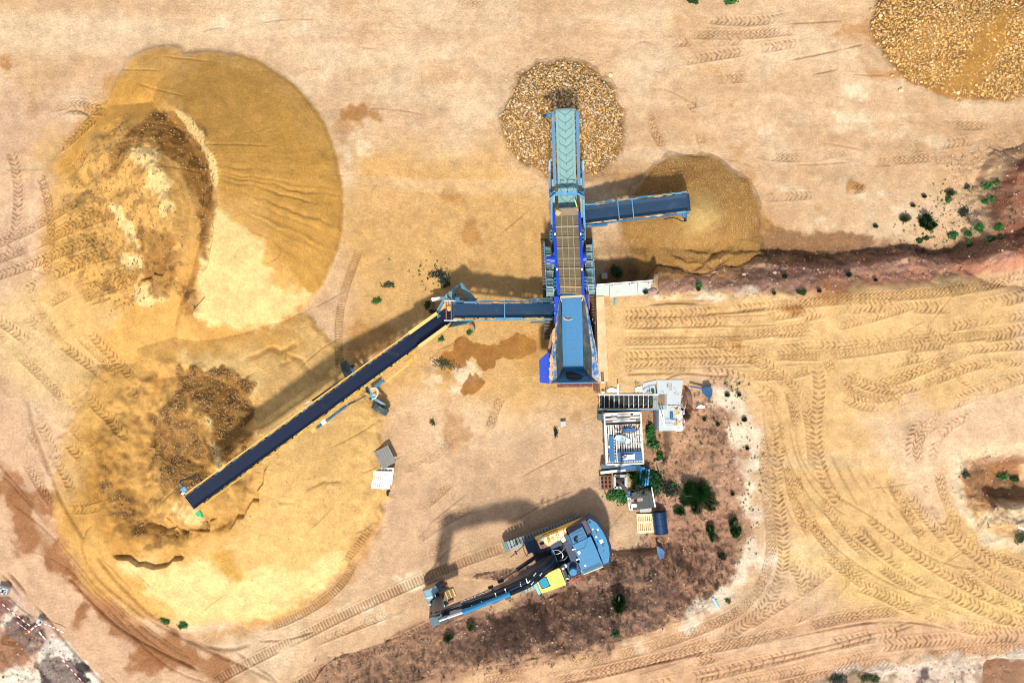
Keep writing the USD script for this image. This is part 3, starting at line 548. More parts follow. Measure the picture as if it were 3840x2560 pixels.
for i, p in enumerate([[(-40, 1180), (120, 1300), (280, 1440), (420, 1560), (520, 1640)], [(-40, 1250), (100, 1360), (240, 1500), (380, 1620)], [(80, 1180), (240, 1300), (380, 1400), (560, 1480)], [(240, 1200), (360, 1320), (460, 1420)], [(340, 1240), (430, 1340), (520, 1420)], [(120, 1460), (250, 1580), (370, 1680), (430, 1760)], [(130, 1510), (230, 1630), (330, 1720)],
                       [(-20, 1400), (60, 1520), (130, 1660), (200, 1780)], [(40, 1380), (110, 1520), (190, 1680), (280, 1830), (340, 1960)], [(-20, 1560), (60, 1680), (130, 1800), (200, 1900)], [(200, 1900), (320, 1900), (420, 1880)], [(270, 1880), (370, 1860), (450, 1830)]]):
    track(p, .3, seed=80 + i, kind=('lug', 'wave')[i % 2], keep=.55, depth=.045, width=.66)
# upper yard
for i, p in enumerate([[(2430, 400), (2450, 480), (2500, 560)], [(2480, 400), (2490, 500), (2540, 580)], [(2600, 380), (2620, 470), (2640, 560)], [(2560, 230), (2800, 190), (3000, 160)], [(2640, 300), (2820, 290)], [(2960, 90), (3000, 180), (2990, 240)], [(2800, 560), (2960, 590), (3150, 570), (3300, 540)], [(2780, 600), (2900, 640)], [(3000, 640), (3240, 610), (3500, 600), (3840, 560)], [(2860, 740), (3060, 730)], [(3400, 440), (3600, 470), (3840, 450)], [(3420, 380), (3560, 400)], [(3180, 715), (3260, 700)], [(2600, 60), (2800, 80), (2960, 60)], [(3340, 600), (3500, 590)], [(3400, 560), (3700, 520), (3880, 500)], [(1700, 14), (1900, 20), (2100, 10)], [(2460, 240), (2540, 330), (2620, 420)], [(2480, 120), (2760, 130), (3000, 110)], [(2520, 160), (2800, 150)]]):
    track(p, 0, seed=110 + i, kind=('wave', 'lug')[i % 2], keep=.5, depth=.04)
for i, p in enumerate([[(1770, 1420), (1760, 1520), (1740, 1590)], [(1890, 1470), (1850, 1560), (1830, 1620)], [(1560, 2030), (1660, 1960), (1780, 1900)], [(1480, 1990), (1600, 1890), (1700, 1800)], [(1860, 2030), (1960, 1960)], [(1500, 1760), (1640, 1700), (1700, 1620)], [(1560, 2130), (1640, 2060), (1720, 2020)]]):
    track(p, 0, seed=140 + i, kind='wave', keep=.45, depth=.03, width=.55)
track([(1285, 1390), (1270, 1240), (1285, 1120), (1330, 980), (1350, 930)], 0, .5, .16, .05, 'bar', .9, 150, .06)
track([(1290, 2110), (1330, 2060), (1400, 1960)], 0, .5, .2, .04, 'bar', .8, 151)
track([(1010, 2350), (1150, 2290), (1270, 2200), (1330, 2090)], 0, .5, .18, .04, 'bar', .8, 152)
track([(1893, 2050), (1720, 2112), (1560, 2180), (1300, 2300), (1100, 2400), (880, 2510), (800, 2560)], 0, .62, .2, .06, 'bar', 1.0, 153, .05)
track([(1960, 2195), (1760, 2275), (1600, 2350), (1400, 2440), (1200, 2520), (1080, 2600)], 0, .62, .2, .06, 'bar', 1.0, 154, .05)
track([(1600, 2230), (1480, 2290), (1380, 2330), (1200, 2400), (1060, 2460)], 0, .5, .24, .03, 'lug', .6, 155)
track([(1700, 2480), (2000, 2440), (2300, 2390), (2520, 2320)], 2.5, .4, .12, .03, 'bar', .8, 156)
def rut(px, z, width, depth, dark=.5):
    q = spline([W(a, b, z) for a, b in px], .06); wdw, s, lat, dist, L = near(q, width * 2.5)
    e = np.exp(-((lat + .25 * warp(.6)[wdw] * width * 2) / width) ** 2) * (dist < 1e2) * sstep(0, .8, s) * sstep(0, .8, L - s) * sstep(-.4, .1, fbm2(1.2, 3, 200)[wdw] + .25)
    HT[wdw] -= (e * depth).astype(np.float32); DARK[wdw] = np.maximum(DARK[wdw], e * dark)
rut([(20, 2130), (110, 2240), (200, 2350), (290, 2460), (420, 2590)], 0, .08, .13, .6)
rut([(0, 2140), (80, 2240), (110, 2270)], 0, .08, .10, .5)
rut([(250, 2150), (330, 2240), (420, 2330), (560, 2420), (760, 2520)], 0, .07, .10, .5)
rut([(380, 1950), (330, 2060), (480, 2250), (700, 2400), (900, 2490), (1040, 2560)], 0, .1, .08, .3)
rut([(100, 1480), (160, 1700), (260, 1900), (380, 2070), (560, 2280), (760, 2420), (960, 2400)], 0, .12, .10, .3)
rut([(960, 2400), (1100, 2390), (1250, 2330)], 0, .06, .1, .5)
rut([(870, 2430), (1000, 2520), (1060, 2570)], 0, .08, .08, .3)
for y in (2300, 2318): rut([(2600, y + 230), (2900, y + 165), (3200, y + 95), (3440, y + 20)], 2.6, .05, .06, .35)
rut([(2560, 1398), (2420, 1400), (2330, 1404)], 2.6, .06, .1, .45)
rut([(2420, 1145), (2540, 1135), (2640, 1140)], 2.6, .07, .12, .5); rut([(2440, 1128), (2560, 1128), (2700, 1120)], 2.6, .07, .1, .4)
rut([(2600, 1180), (2720, 1172), (2900, 1150)], 2.6, .08, .09, .3)
rut([(2480, 1440), (2560, 1400), (2640, 1405), (2760, 1400)], 2.6, .06, .08, .35)
rut([(2950, 225), (3130, 190), (3250, 160)], 0, .06, .08, .45); rut([(3040, 280), (3160, 255)], 0, .06, .08, .45); rut([(2950, 90), (3180, 75)], 0, .05, .07, .4)
rut([(200, 420), (260, 400), (330, 440)], 1, .07, .12, .4); rut([(330, 1110), (420, 1090), (500, 1060)], 2, .07, .12, .45); rut([(300, 1140), (420, 1110)], 2, .07, .1, .45)
for k in range(5): rut([(3050 + 60 * k, 1640 + 40 * k), (3100 + 62 * k, 1760 + 30 * k), (3170 + 66 * k, 1900 + 20 * k)], 2.6, .10, .05, .22)
rut([(3230, 1950), (3280, 2030), (3330, 2080)], 2.6, .12, .08, .35); rut([(3040, 1680), (3060, 1780)], 2.6, .16, .05, .35)
# continuous wheel grooves along the haul curves, and a worn brown band on the lower road
for k in range(0, 9, 2): rut([(2860 + 16 * k, 1500 + 8 * k), (2900 + 22 * k, 1760 + 6 * k), (2990 + 34 * k, 1980 - 6 * k), (3200 + 30 * k, 2170 - 14 * k), (3500 + 24 * k, 2290 - 20 * k)][: 3 + k % 3], 2.6, .05, .05, .2)
for k in range(7): rut([(2000 + 60 * k, 2580 - 8 * k), (2400 + 50 * k, 2500 - 12 * k), (2900 + 40 * k, 2400 - 14 * k), (3400 + 30 * k, 2310 + 10 * k)], 2.6, .04, .045, .22)
for k in range(6): rut([(2340, 1190 + 38 * k), (2640, 1186 + 38 * k), (2900 + 40 * k, 1180 + 36 * k)], 2.6, .04, .04, .3)
for k in (0, 1, 3, 6): rut([(-40 + 24 * k, 1700 + 60 * k), (180 + 30 * k, 1960 + 44 * k), (420 + 22 * k, 2230 + 34 * k), (720 + 12 * k, 2460 + 16 * k)], 0, .06, .05, .22)
rr_ = np.random.default_rng(404)
for k in range(80):
    a0, b0 = rr_.uniform(0, 3840), rr_.uniform(0, 2560); reg = a0 < 600 and b0 > 900; ang_ = math.radians(rr_.normal(45 if reg else (4 if b0 < 700 else -32), 9)); L_ = rr_.uniform(60, 260); zz_ = 2.6 if a0 > 2800 and b0 > 1150 else 0
    rut([(a0, b0), (a0 + .5 * L_ * math.cos(ang_) , b0 + .5 * L_ * math.sin(ang_) + rr_.normal(0, 8)), (a0 + L_ * math.cos(ang_), b0 + L_ * math.sin(ang_))], zz_, .045, .04, .3)
qb = spline([W(a, b) for a, b in [(-60, 1780), (120, 1990), (300, 2180), (520, 2360), (760, 2500), (900, 2600)]], .1); wb, sb, lb, db, Lb = near(qb, 1.9)
mb = np.zeros((NY, NX), np.float32); mb[wb] = np.where(db < 1e2, np.exp(-(lb / .55) ** 2) + .6 * np.exp(-((lb - 1.25) / .25) ** 2), 0); mb *= sstep(-.35, .2, fbm2(2.2, 5, 93)); paint(np.clip(mb, 0, 1), c(176, 124, 82), .8)
T *= (1 - .10 * TB[..., None] * np.array([.8, 1, 1.2], np.float32))  # wheel bands tinted darker, berm shading painted along their edges
HT *= 1.35 * (1 - .9 * rough) * np.where(hm > .5, 1.15, 1); DARK *= (1 - .8 * rough)
T *= (1 - DARK * np.array([.75, .85, .95])[:, None, None].transpose(2, 1, 0).reshape(1, 1, 3)[..., :] if False else 1 - DARK[..., None] * np.array([.72, .82, .9], np.float32))

# ------------------------------------------------------------------ build ground and heaps
Hb = Hh + HT * np.where(top > .3, 0, 1)
Htop = Hb + top + cut + HT * np.where(top > .3, 1, 0)
Hg = np.where(top > .06, Hb - .10, Hb + cut * (top <= .06))
def out_axis(a):
    ext = 0.12 * 1.62 ** np.arange(18); return np.r_[a[0] - np.cumsum(ext)[::-1], a, a[-1] + np.cumsum(ext)]
ox, oy = out_axis(gx), out_axis(gy); pad = 18
Zg = np.pad(Hg, pad, mode='edge'); Tg = np.pad(T, ((pad, pad), (pad, pad), (0, 0)), mode='edge')
fx = np.r_[np.linspace(0, 1, pad) ** .5, np.ones(NX), np.linspace(1, 0, pad) ** .5]; fy = np.r_[np.linspace(0, 1, pad) ** .5, np.ones(NY), np.linspace(1, 0, pad) ** .5]
ff = np.minimum(fy[:, None], fx[None, :]); Zg = Zg * ff + .8 * (1 - ff); Tg = Tg * ff[..., None] + c(226, 186, 140) * (1 - ff[..., None])
def sheet(path, xs, ys, Z, TT, material, keep=None):
    n = len(xs); m = len(ys); xx, yy = np.meshgrid(xs, ys); idx = np.arange(m * n).reshape(m, n)
    q = np.stack([idx[:-1, :-1], idx[:-1, 1:], idx[1:, 1:], idx[1:, :-1]], -1)
    q = q.reshape(-1, 4) if keep is None else q[keep]
    v = np.stack([xx, yy, Z], -1).reshape(-1, 3); t = np.clip(TT.reshape(-1, 3), 0.005, .9)
    if keep is not None:
        u, inv = np.unique(q, return_inverse=True); v, t, q = v[u], t[u], inv.reshape(q.shape)
    me = usdkit.mesh(stage, path, (v, q), material, smooth=True)
    pv = UsdGeom.PrimvarsAPI(me).CreatePrimvar('tint', Sdf.ValueTypeNames.Color3fArray, 'vertex'); pv.Set(Vt.Vec3fArray.FromNumpy(t.astype(np.float32)))
    return me.GetPrim()
say(sheet('/World/ground', ox, oy, Zg, Tg, M_EARTH), 'sandy quarry floor with loader tracks, raised loading ramp and reddish banks', None, None, 'structure')
HEAP_SAY = {'big': ('sand_heap', 'big crescent heap of ochre sand, largest heap, upper left', 'sand heap', M_SAND), 'fan': ('sand_heap', 'low fan of sand with freshly dug hollows under the long black belt', 'sand heap', M_SAND),
            'side': ('gravel_heap', 'fine gravel heap with a bright sandy tip at the end of the short right-hand belt', 'gravel heap', M_GRAVEL), 'chev': ('gravel_heap', 'round heap of coarse stones under the end of the grey chevron belt', 'gravel heap', M_GRAVEL),
            'upr': ('gravel_heap', 'large ochre gravel heap cut off by the upper right corner of the picture', 'gravel heap', M_GRAVEL)}
for k, name in enumerate(HEAPS):
    on = (who == k) & (top > .004)
    cells = on[:-1, :-1] | on[1:, :-1] | on[:-1, 1:] | on[1:, 1:]
    # a cell belongs to the heap owning its lower left corner, so that two heaps never share faces
    own = np.where(top[:-1, :-1] > .004, who[:-1, :-1], -1) == k
    Z = np.where(top > .004, Htop, Hg - .03)
    nm, lab, cat, mt = HEAP_SAY[name]
    say(sheet(path_of('/World', nm), gx, gy, Z, T, mt, own & cells), lab, cat)
ZALL = np.where(top > .06, Htop, Hg)
def zat(x, y):
    i = int(np.clip(round((y - gy[0]) / D), 0, NY - 1)); j = int(np.clip(round((x - gx[0]) / D), 0, NX - 1)); return float(ZALL[i, j])
def zpx(px, py, guess=0.0):
    """height of the ground seen at a photograph pixel"""
    z = guess
    for _ in range(6): z = .5 * z + .5 * zat(*W(px, py, z))
    return z
def G3(px, py, guess=0.0, up=0.0):
    z = zpx(px, py, guess); x, y = W(px, py, z); return np.array([x, y, z + up])

# ------------------------------------------------------------------ shared materials
DUST = lin(214, 172, 112, .6)
M_BLUE = mat('machine_blue', (.008, .095, .20), .5, .0, .26, DUST, 2.0)
M_SKYBLUE = mat('pale_blue_steel', (.055, .20, .34), .5, .1, .3, DUST, 2.5)
M_VIVID = mat('bright_blue_paint', (.001, .034, .33), .42, 0, .12, DUST, 2.0)
M_TEAL = mat('teal_grey_steel', (.09, .20, .22), .55, .1, .35, DUST, 3.0)
M_DKTEAL = mat('dark_teal_steel', (.03, .07, .09), .55, .1, .3, DUST, 3.0)
M_BELT = mat('black_belt', (.0008, .0065, .026), .5, 0, .06, DUST, 1.2, vary=.25)
M_BELTB = mat('dusty_blue_belt', (.002, .021, .055), .45, 0, .16, (.03, .07, .11), 1.5, vary=.3)
M_BELTHOP = mat('blue_feeder_belt', (.002, .105, .25), .6, 0, .12, (.05, .20, .34), 1.8, vary=.2)
M_CHEV = mat('grey_chevron_belt', (.12, .225, .22), .75, 0, .25, (.20, .28, .25), 1.6, vary=.15)
M_RIB = mat('chevron_rib', (.045, .10, .11), .7)
M_RUBBER = mat('tyre_rubber', (.035, .065, .075), .75, 0, .3, DUST, 6.0)
M_MESHG = mat('mesh_grey', (.075, .08, .085), .6, .2, .15, DUST, 5.0)
M_BLACK = mat('black_steel', (.008, .009, .012), .5, .0, .1, DUST, 4.0)
M_HOSE = mat('hose_rubber', (.006, .009, .014), .35)
M_YEL = mat('yellow_paint', (.50, .29, .05), .42, 0, .30, DUST, 3.0)
M_YELP = mat('pale_yellow_paint', (.60, .41, .14), .5, 0, .3, DUST, 3.0)
M_CHROME = mat('chrome_rod', (.75, .78, .82), .15, .9)
M_WHITE = mat('white_paint', (.78, .78, .75), .5, 0, .2, DUST, 5.0)
M_GALV = mat('galvanised_steel', (.42, .47, .48), .45, .4, .15, DUST, 5.0)
M_MESHW = mat('screen_wire', (.20, .155, .085), .6, .2, .3, (.10, .075, .04), 2.0)
M_DARK = mat('dark_interior', (.012, .012, .010), .8)
M_MAROON = mat('maroon_primer', (.10, .022, .026), .6, 0, .25, DUST, 3.0)
M_RUST = mat('rusty_steel', (.14, .060, .030), .8, 0, .3, (.20, .10, .055), 6.0, bump=.4)
M_HOPIN = mat('worn_hopper_plate', (.075, .088, .078), .5, .2, .42, (.22, .20, .15), 2.2)
M_SPILL = mat('spilled_sand', lin(232, 184, 122, .6), .95, 0, 0, bump=.6)
M_CONCW = mat('pale_concrete', (.38, .40, .37), .85, 0, .25, DUST, 1.5, bump=.3, vary=.08)
M_CONC = mat('concrete', (.33, .36, .37), .85, 0, .22, DUST, 1.5, bump=.3, vary=.08)
M_CONCS = mat('sandy_concrete', (.50, .36, .215), .9, 0, .5, DUST, 1.5, bump=.3)
M_RED = mat('red_rail', (.42, .035, .018), .5)
M_SHOE = mat('track_shoe', (.20, .25, .25), .5, .3, .35, (.28, .22, .16), 4.0)
M_GREEN = mat('green_motor', (.01, .30, .09), .45)
M_DECKPL = mat('tread_plate', (.010, .030, .085), .55, 0, .12, DUST, 4.0)
M_EXB = mat('excavator_grey_blue', (.006, .125, .265), .42, 0, .12, DUST, 1.5, vary=.08)
M_EXD = mat('dark_body_paint', (.012, .016, .026), .4, 0, .15, DUST, 3.0)
M_GLASS = usdkit.material(stage, '/World/Looks/tinted_glass', {'d': ('principled_bsdf', {'base_color': (.008, .16, .24), 'roughness': .1, 'specular_ior_level': .6})}, [], surface='d.BSDF')
M_LAMP = mat('lamp_lens', (.8, .8, .78), .2)

def belt_strip(a, b, w, n=2, trough=.10, sag=0.0):
    """troughed belt surface from a to b (centre line points), w wide, 5 cm thick"""
    a, b = np.asarray(a, float), np.asarray(b, float); d = unit(b - a); sdir = unit(np.cross(d, [0, 0, 1])); up = np.cross(sdir, d)
    prof = [(-.5, trough), (-.30, .0), (.30, .0), (.5, trough)]; g = G()
    for (u0, h0), (u1, h1) in zip(prof[:-1], prof[1:]):
        g.hexa([a + sdir*u0*w + up*(h0-.03), a + sdir*u1*w + up*(h1-.03), b + sdir*u1*w + up*(h1-.03), b + sdir*u0*w + up*(h0-.03),
                a + sdir*u0*w + up*h0, a + sdir*u1*w + up*h1, b + sdir*u1*w + up*h1, b + sdir*u0*w + up*h0])
    r = .17; g.cyl(b - up * (r + .0) - sdir * w * .5, b - up * r + sdir * w * .5, r, 14); g.cyl(a - up * r - sdir * w * .5, a - up * r + sdir * w * .5, r, 14)
    return g
def frame_of(a, b):
    d = unit(np.asarray(b, float) - np.asarray(a, float)); s = unit(np.cross(d, [0, 0, 1])); return d, s, np.cross(s, d)
def spill(pts, w, h=.05, n=10, seed=0):
    """a ragged ridge of sand along a line"""
    r = np.random.default_rng(seed); q = spline(pts, .12); d = np.gradient(q, axis=0); d /= np.maximum(np.linalg.norm(d, axis=1, keepdims=True), 1e-9)
    s = np.cross(d, [0, 0, 1]); s /= np.maximum(np.linalg.norm(s, axis=1, keepdims=True), 1e-9); v = []
    for k in range(len(q)):
        e = min(1, k / 2 + .15, (len(q) - 1 - k) / 2 + .15); a = w / 2 * (.6 + .8 * r.random()) * e
        v += [q[k] - s[k] * a, q[k] + [0, 0, h * (.5 + r.random()) * e], q[k] + s[k] * a]
    f = []
    for k in range(len(q) - 1):
        for j in (0, 1): f += [[3*k+j, 3*k+j+1, 3*k+j+4], [3*k+j, 3*k+j+4, 3*k+j+3]]
    return G().add(v, np.array(f))

# ------------------------------------------------------------------ tracked screening plant
pl = thing('screening_plant', 'long blue tracked screening machine with hopper, mesh deck and three conveyor belts', 'screening machine', (*W(2122, 960, 0), 0))
# --- tail conveyor with grey chevron belt
TA, TB = P(2130, 830, 2.25), P(2118.5, 417, 3.9); d, s, u = frame_of(TA, TB); BW = 1.13
put(pl, 'chevron_belt', belt_strip(TA, TB, BW, trough=.06), M_CHEV)
L = np.linalg.norm(TB - TA); k = 0
g = G()
for t in np.arange(.25, L - .1, .475):
    p = TA + d * t + u * .012
    for sg_ in (-1, 1):
        g.beam(p + s * sg_ * .07, p + s * sg_ * .40 + d * .24, .03, .03, u)
        g.beam(p + s * sg_ * .40 + d * .24, p + s * sg_ * .40 + d * .38, .03, .03, u)
    g.beam(p - s * .06 - d * .02, p + s * .06 - d * .02, .03, .03, u); g.beam(p - d * .02, p - d * .19, .03, .03, u)
put(pl, 'belt_cleat', g, M_RIB)
for sg_ in (-1, 1):
    o = s * sg_
    g = G(); g.beam(TA + o * .74 - u * .06 + d * 2.2, TB + o * .74 - u * .06, .17, .26, u); g.beam(TA + o * .66 + u * .02 + d * 2.4, TB + o * .66 + u * .02, .04, .12, u)
    put(pl, 'conveyor_frame', g, M_BLUE)
    g = G(); g.beam(TA + o * .84 - u * .10 + d * .2, TA + o * .84 - u * .1 + d * 2.6, .16, .22, u); put(pl, 'inner_frame', g, M_TEAL)
    x0 = 2061 if sg_ < 0 else 2187
    g = G(); g.beam(P(x0, 735, 2.9), P(x0, 640, 3.3), .11, .13); put(pl, 'lift_arm', g, M_BLUE)
    g = G(); g.beam(P(x0, 640, 3.3), P(x0 - sg_ * 0, 602, 3.5), .10, .10); put(pl, 'lift_arm_tip', g, M_SKYBLUE)
    x1 = 2066 if sg_ < 0 else 2189
    g = G(); g.beam(P(x1 + (2 if sg_ < 0 else -1), 742, 3.0), P(x1 + 4, 900, 2.75), .12, .16); put(pl, 'side_channel', g, M_SKYBLUE)
    g = G(); g.cyl(P(x1 + 4, 905, 2.7), P(x1 + 6, 965, 2.3), .07, 8); put(pl, 'hydraulic_cylinder', g, M_BLACK)
g = G(); hx = TB - s * .84 - d * .22; g.box(hx - s * .12, (.34, .22, .26)); put(pl, 'drive_motor', g, M_BLUE)
g = G(); g.cyl(hx - s * .25, hx - s * .52, .10, 10); put(pl, 'hydraulic_motor', g, M_BLACK)
g = G(); g.tube(spline([hx - s * .45, hx - s * .3 - d * .2, hx - s * .12 - d * .45, hx - s * .1 - d * 1.3, hx - s * .02 - d * 1.5]), .03); put(pl, 'hose', g, M_HOSE)
put(pl, 'belt_scraper_bolt', G().cyl(TB + s * .82 - d * .7, TB + s * .97 - d * .7, .05, 8), M_SKYBLUE)
# gantry over the belt
g = G()
gz = 3.7
g.beam(P(2084, 727, gz), P(2164, 724, gz), .24, .14); g.beam(P(2084, 728, gz), P(2061, 748, gz - .15), .10, .12); g.beam(P(2164, 725, gz), P(2191, 742, gz - .15), .10, .12)
put(pl, 'gantry_beam', g, M_SKYBLUE)
put(pl, 'gantry_bracket', G().prism_px([(2060, 722), (2084, 721), (2080, 732), (2062, 752)], 3.3, 3.5), M_BLUE); put(pl, 'gantry_bracket', G().prism_px([(2191, 718), (2166, 718), (2170, 730), (2190, 746)], 3.3, 3.5), M_BLUE)
g = G()
for a, b in (((2101, 704), (2116, 702)), ((2128, 700), (2160, 701)), ((2130, 700), (2128, 722)), ((2102, 701), (2114, 706)), ((2157, 698), (2158, 708))): g.beam(P(*a, 3.75), P(*b, 3.75), .04, .04)
put(pl, 'sensor_bar', g, M_BLUE)
put(pl, 'deflector_plate', G().plate([P(2154, 750, 3.1), P(2158, 750, 3.1), P(2168, 783, 3.2), P(2164, 785, 3.2)], .02), mat('lime_plate', (.45, .52, .10), .6), label='lime green deflector plate')
# --- screen box
zn, zs = 3.35, 4.05
def dk(px, py, dz=0): return P(px, py, zn + (zs - zn) * (py - 800) / 300 + dz)
lip = G().plate([dk(2079, 783, -.1), dk(2171, 779, -.1), dk(2172, 806, .02), dk(2081, 811, .02)], .03); put(pl, 'discharge_lip', lip, mat('worn_plate', (.26, .215, .17), .55, .2, .45, DUST, 2.5))
put(pl, 'spilled_sand', spill([dk(2082, 800, .05), dk(2090, 798, .06), dk(2104, 795, .05), dk(2110, 792, .04)], .42, .07, seed=4), M_SPILL); put(pl, 'spilled_sand', spill([dk(2163, 781, .05), dk(2168, 788, .05), dk(2171, 800, .04)], .14, .05, seed=5), M_SPILL)
c0, c1, c2, c3 = (2082, 812), (2171, 808), (2181, 1103), (2096, 1101)
def q2(a, b, dz=0):           # a across 0..1, b along 0..1 (north to south)
    x = (c0[0] * (1 - a) + c1[0] * a) * (1 - b) + (c3[0] * (1 - a) + c2[0] * a) * b; y = (c0[1] * (1 - a) + c1[1] * a) * (1 - b) + (c3[1] * (1 - a) + c2[1] * a) * b
    return dk(x, y, dz)
put(pl, 'lower_deck', G().plate([q2(0, 0, -.45), q2(1, 0, -.45), q2(1, 1, -.45), q2(0, 1, -.45)], .04), mat('lower_deck', (.035, .028, .018), .8, 0, .4, (.12, .08, .035), 1.5))
for r0, r1 in ((0, .20), (.20, .40), (.40, .60), (.60, .80), (.80, 1.0)):   # five mesh panels
    g = G()
    for b in np.arange(r0 + .006, r1, .0128): g.beam(q2(.01, b), q2(.99, b), .022, .012)
    for a in np.linspace(.02, .98, 23): g.beam(q2(a, r0), q2(a, r1), .020, .012)
    put(pl, 'wire_mesh_panel', g, M_MESHW)
for b in (.135, .27, .41, .545, .67, .80):
    put(pl, 'deck_cross_bar', G().beam(q2(0, b, .02), q2(1, b, .02), .085, .05), M_MESHW if b > .2 else mat('deck_bar', (.24, .21, .16), .6, .1, .3, DUST))
for b in (.91,): put(pl, 'deck_cross_bar', G().beam(q2(0, b, .02), q2(1, b, .02), .075, .05), mat('ochre_bar', (.34, .22, .05), .6, 0, .3, DUST), label='ochre stained cross bar')
put(pl, 'deck_cross_bar', G().beam(q2(.22, .985, .03), q2(.82, .985, .03), .05, .05), 'x' and M_MESHW)
for a in (.25, .5, .74): put(pl, 'deck_divider', G().beam(q2(a, .0, .03), q2(a, .98, .03), .035, .04), '/World/Looks/deck_bar')
for sg_, xt, xb in ((-1, 2077, 2094), (1, 2174, 2186)):
    g = G(); tp = [dk(xt, 796, .30), dk(xt + 1.5, 870, .34), dk(xb - sg_ * -2 - 2, 1040, .34), dk(xb, 1100, .25)]
    for a, b in zip(tp[:-1], tp[1:]):
        g.hexa([a + [-.03, 0, -1.15], b + [-.03, 0, -1.15], b + [.03, 0, -1.15], a + [.03, 0, -1.15], a + [-.03, 0, 0], b + [-.03, 0, 0], b + [.03, 0, 0], a + [.03, 0, 0]][::1])
        g.beam(a, b, .17, .035)
    put(pl, 'screen_side_plate', g, M_VIVID)
    for py in (878, 1010): put(pl, 'white_marker', G().box(dk(xt + (py - 796) * (xb - xt) / 304, py, .38), (.07, .13, .03)), M_WHITE)
# end wedges and torsion hangers
for sg_, pts in ((-1, [(2092, 1060), (2101, 1082), (2101, 1106), (2093, 1106)]), (1, [(2189, 1060), (2184, 1080), (2186, 1106), (2193, 1106)])):
    put(pl, 'feed_wedge', G().prism_px(pts, 3.5, 4.25), M_VIVID)
for x, y in ((2067, 885), (2186, 885), (2080, 1065), (2195, 1060)):
    g = G(); g.box(P(x + 1, y, 3.1), (.22, .55, .34))
    for kz in range(4): g.cyl(P(x + 1, y - 20 + kz * 13, 3.15), P(x + 1, y - 20 + kz * 13, 3.5), .06, 8)
    put(pl, 'spring_mount', g, M_BLUE)
# vibrator drum ends
put(pl, 'vibrator_drum', G().cyl(P(2082, 974, 3.75), P(2064, 974, 3.75), .27, 16).cyl(P(2064, 973, 3.75), P(2049, 972, 3.75), .19, 12), M_VIVID, smooth=35)
put(pl, 'vibrator_drum', G().cyl(P(2186, 968, 3.75), P(2198, 968, 3.75), .30, 16), M_VIVID, smooth=35)
# --- walkways with steps and rails
for side_, xa, xb, y0, n in ((-1, 2042, 2074, 925, 6), (1, 2191, 2222, 918, 6)):
    for i in range(n):
        yy = y0 + i * (29.5); z = 2.15 + .13 * i; dx = i * (1.2)
        g = G(); g.prism_px([(xa + dx, yy), (xb + dx, yy - side_ * 1), (xb + dx + 1, yy + 27), (xa + dx + 1, yy + 27)], z - .05, z)
        st = put(pl, 'walkway_step', g, M_TEAL)
        g = G()
        for j in range(4):
            yv = yy + 11 + j * 4.6; g.beam(P(xa + dx + 4, yv, z + .008), P(xb + dx - 7, yv, z + .008), .035, .016)
        put(st, 'grip_slot', g, M_BLACK)
    xo = xa if side_ < 0 else xb
    R = lambda y, z: P(xo + (y - y0) * .055 + side_ * 1.0, y, z)
    zt = 3.15
    for hgt in (0, -.5):
        put(pl, 'handrail', G().tube([R(y0 - 18, zt + hgt), R(y0 + 80, zt + .3 + hgt), R(y0 + 165, zt + .65 + hgt)], .03), M_SKYBLUE)
    for y in range(y0 - 16, y0 + 170, 36):
        z = zt + .65 * (y - y0 + 16) / 180; put(pl, 'rail_post', G().tube([R(y, 2.0 + .6 * (y - y0 + 16) / 180), R(y, z)], .025), M_GALV)
    e = y0 + 152
    put(pl, 'step_gate', G().tube([R(e, 3.75), R(e, 3.75) - side_ * np.array([.42, 0, 0]), R(e + 20, 3.75) - side_ * np.array([.42, 0, 0]), R(e + 20, 3.75)], .025).tube([R(e + 10, 3.75), R(e + 10, 3.75) - side_ * np.array([.42, 0, 0])], .02), M_GALV)
    put(pl, 'walkway_end_plate', G().prism_px([(xa + 6, y0 + 176), (xb + 8, y0 + 174), (xb + 8, y0 + 184), (xa + 6, y0 + 187)], 2.75, 2.85), M_TEAL)
# --- hopper: belt, walls, wings
hb0, hb1 = P(2147, 1112, 2.75), P(2149.5, 1386, 1.95); d, s, u = frame_of(hb0, hb1)
put(pl, 'feeder_belt', belt_strip(hb1, hb0, 1.30, trough=.02), M_BELTHOP)
put(pl, 'belt_seam', G().beam(hb0 + d * 2.7 - s * .55 + u * .012, hb0 + d * 2.7 + s * .58 + u * .012, .02, .02), M_SKYBLUE)
put(pl, 'spilled_sand', spill([P(2113, 1186, 2.62), P(2119, 1196, 2.6), P(2130, 1199, 2.58), P(2140, 1197, 2.58), P(2149, 1192, 2.58)], .12, .05, seed=2), M_SPILL)
ZR = 3.45
rimL = [(2098, 1122), (2086, 1190), (2079, 1240), (2068, 1325), (2064, 1438)]; lowL = [(2104, 1126, 2.8), (2106, 1190, 2.55), (2108, 1240, 2.4), (2111, 1325, 2.15), (2113, 1388, 1.95)]
rimR = [(2192, 1108), (2203, 1150), (2218, 1225), (2240, 1325), (2248, 1436)]; lowR = [(2181, 1124, 2.8), (2184, 1190, 2.55), (2185, 1240, 2.4), (2186, 1325, 2.15), (2187, 1386, 1.95)]
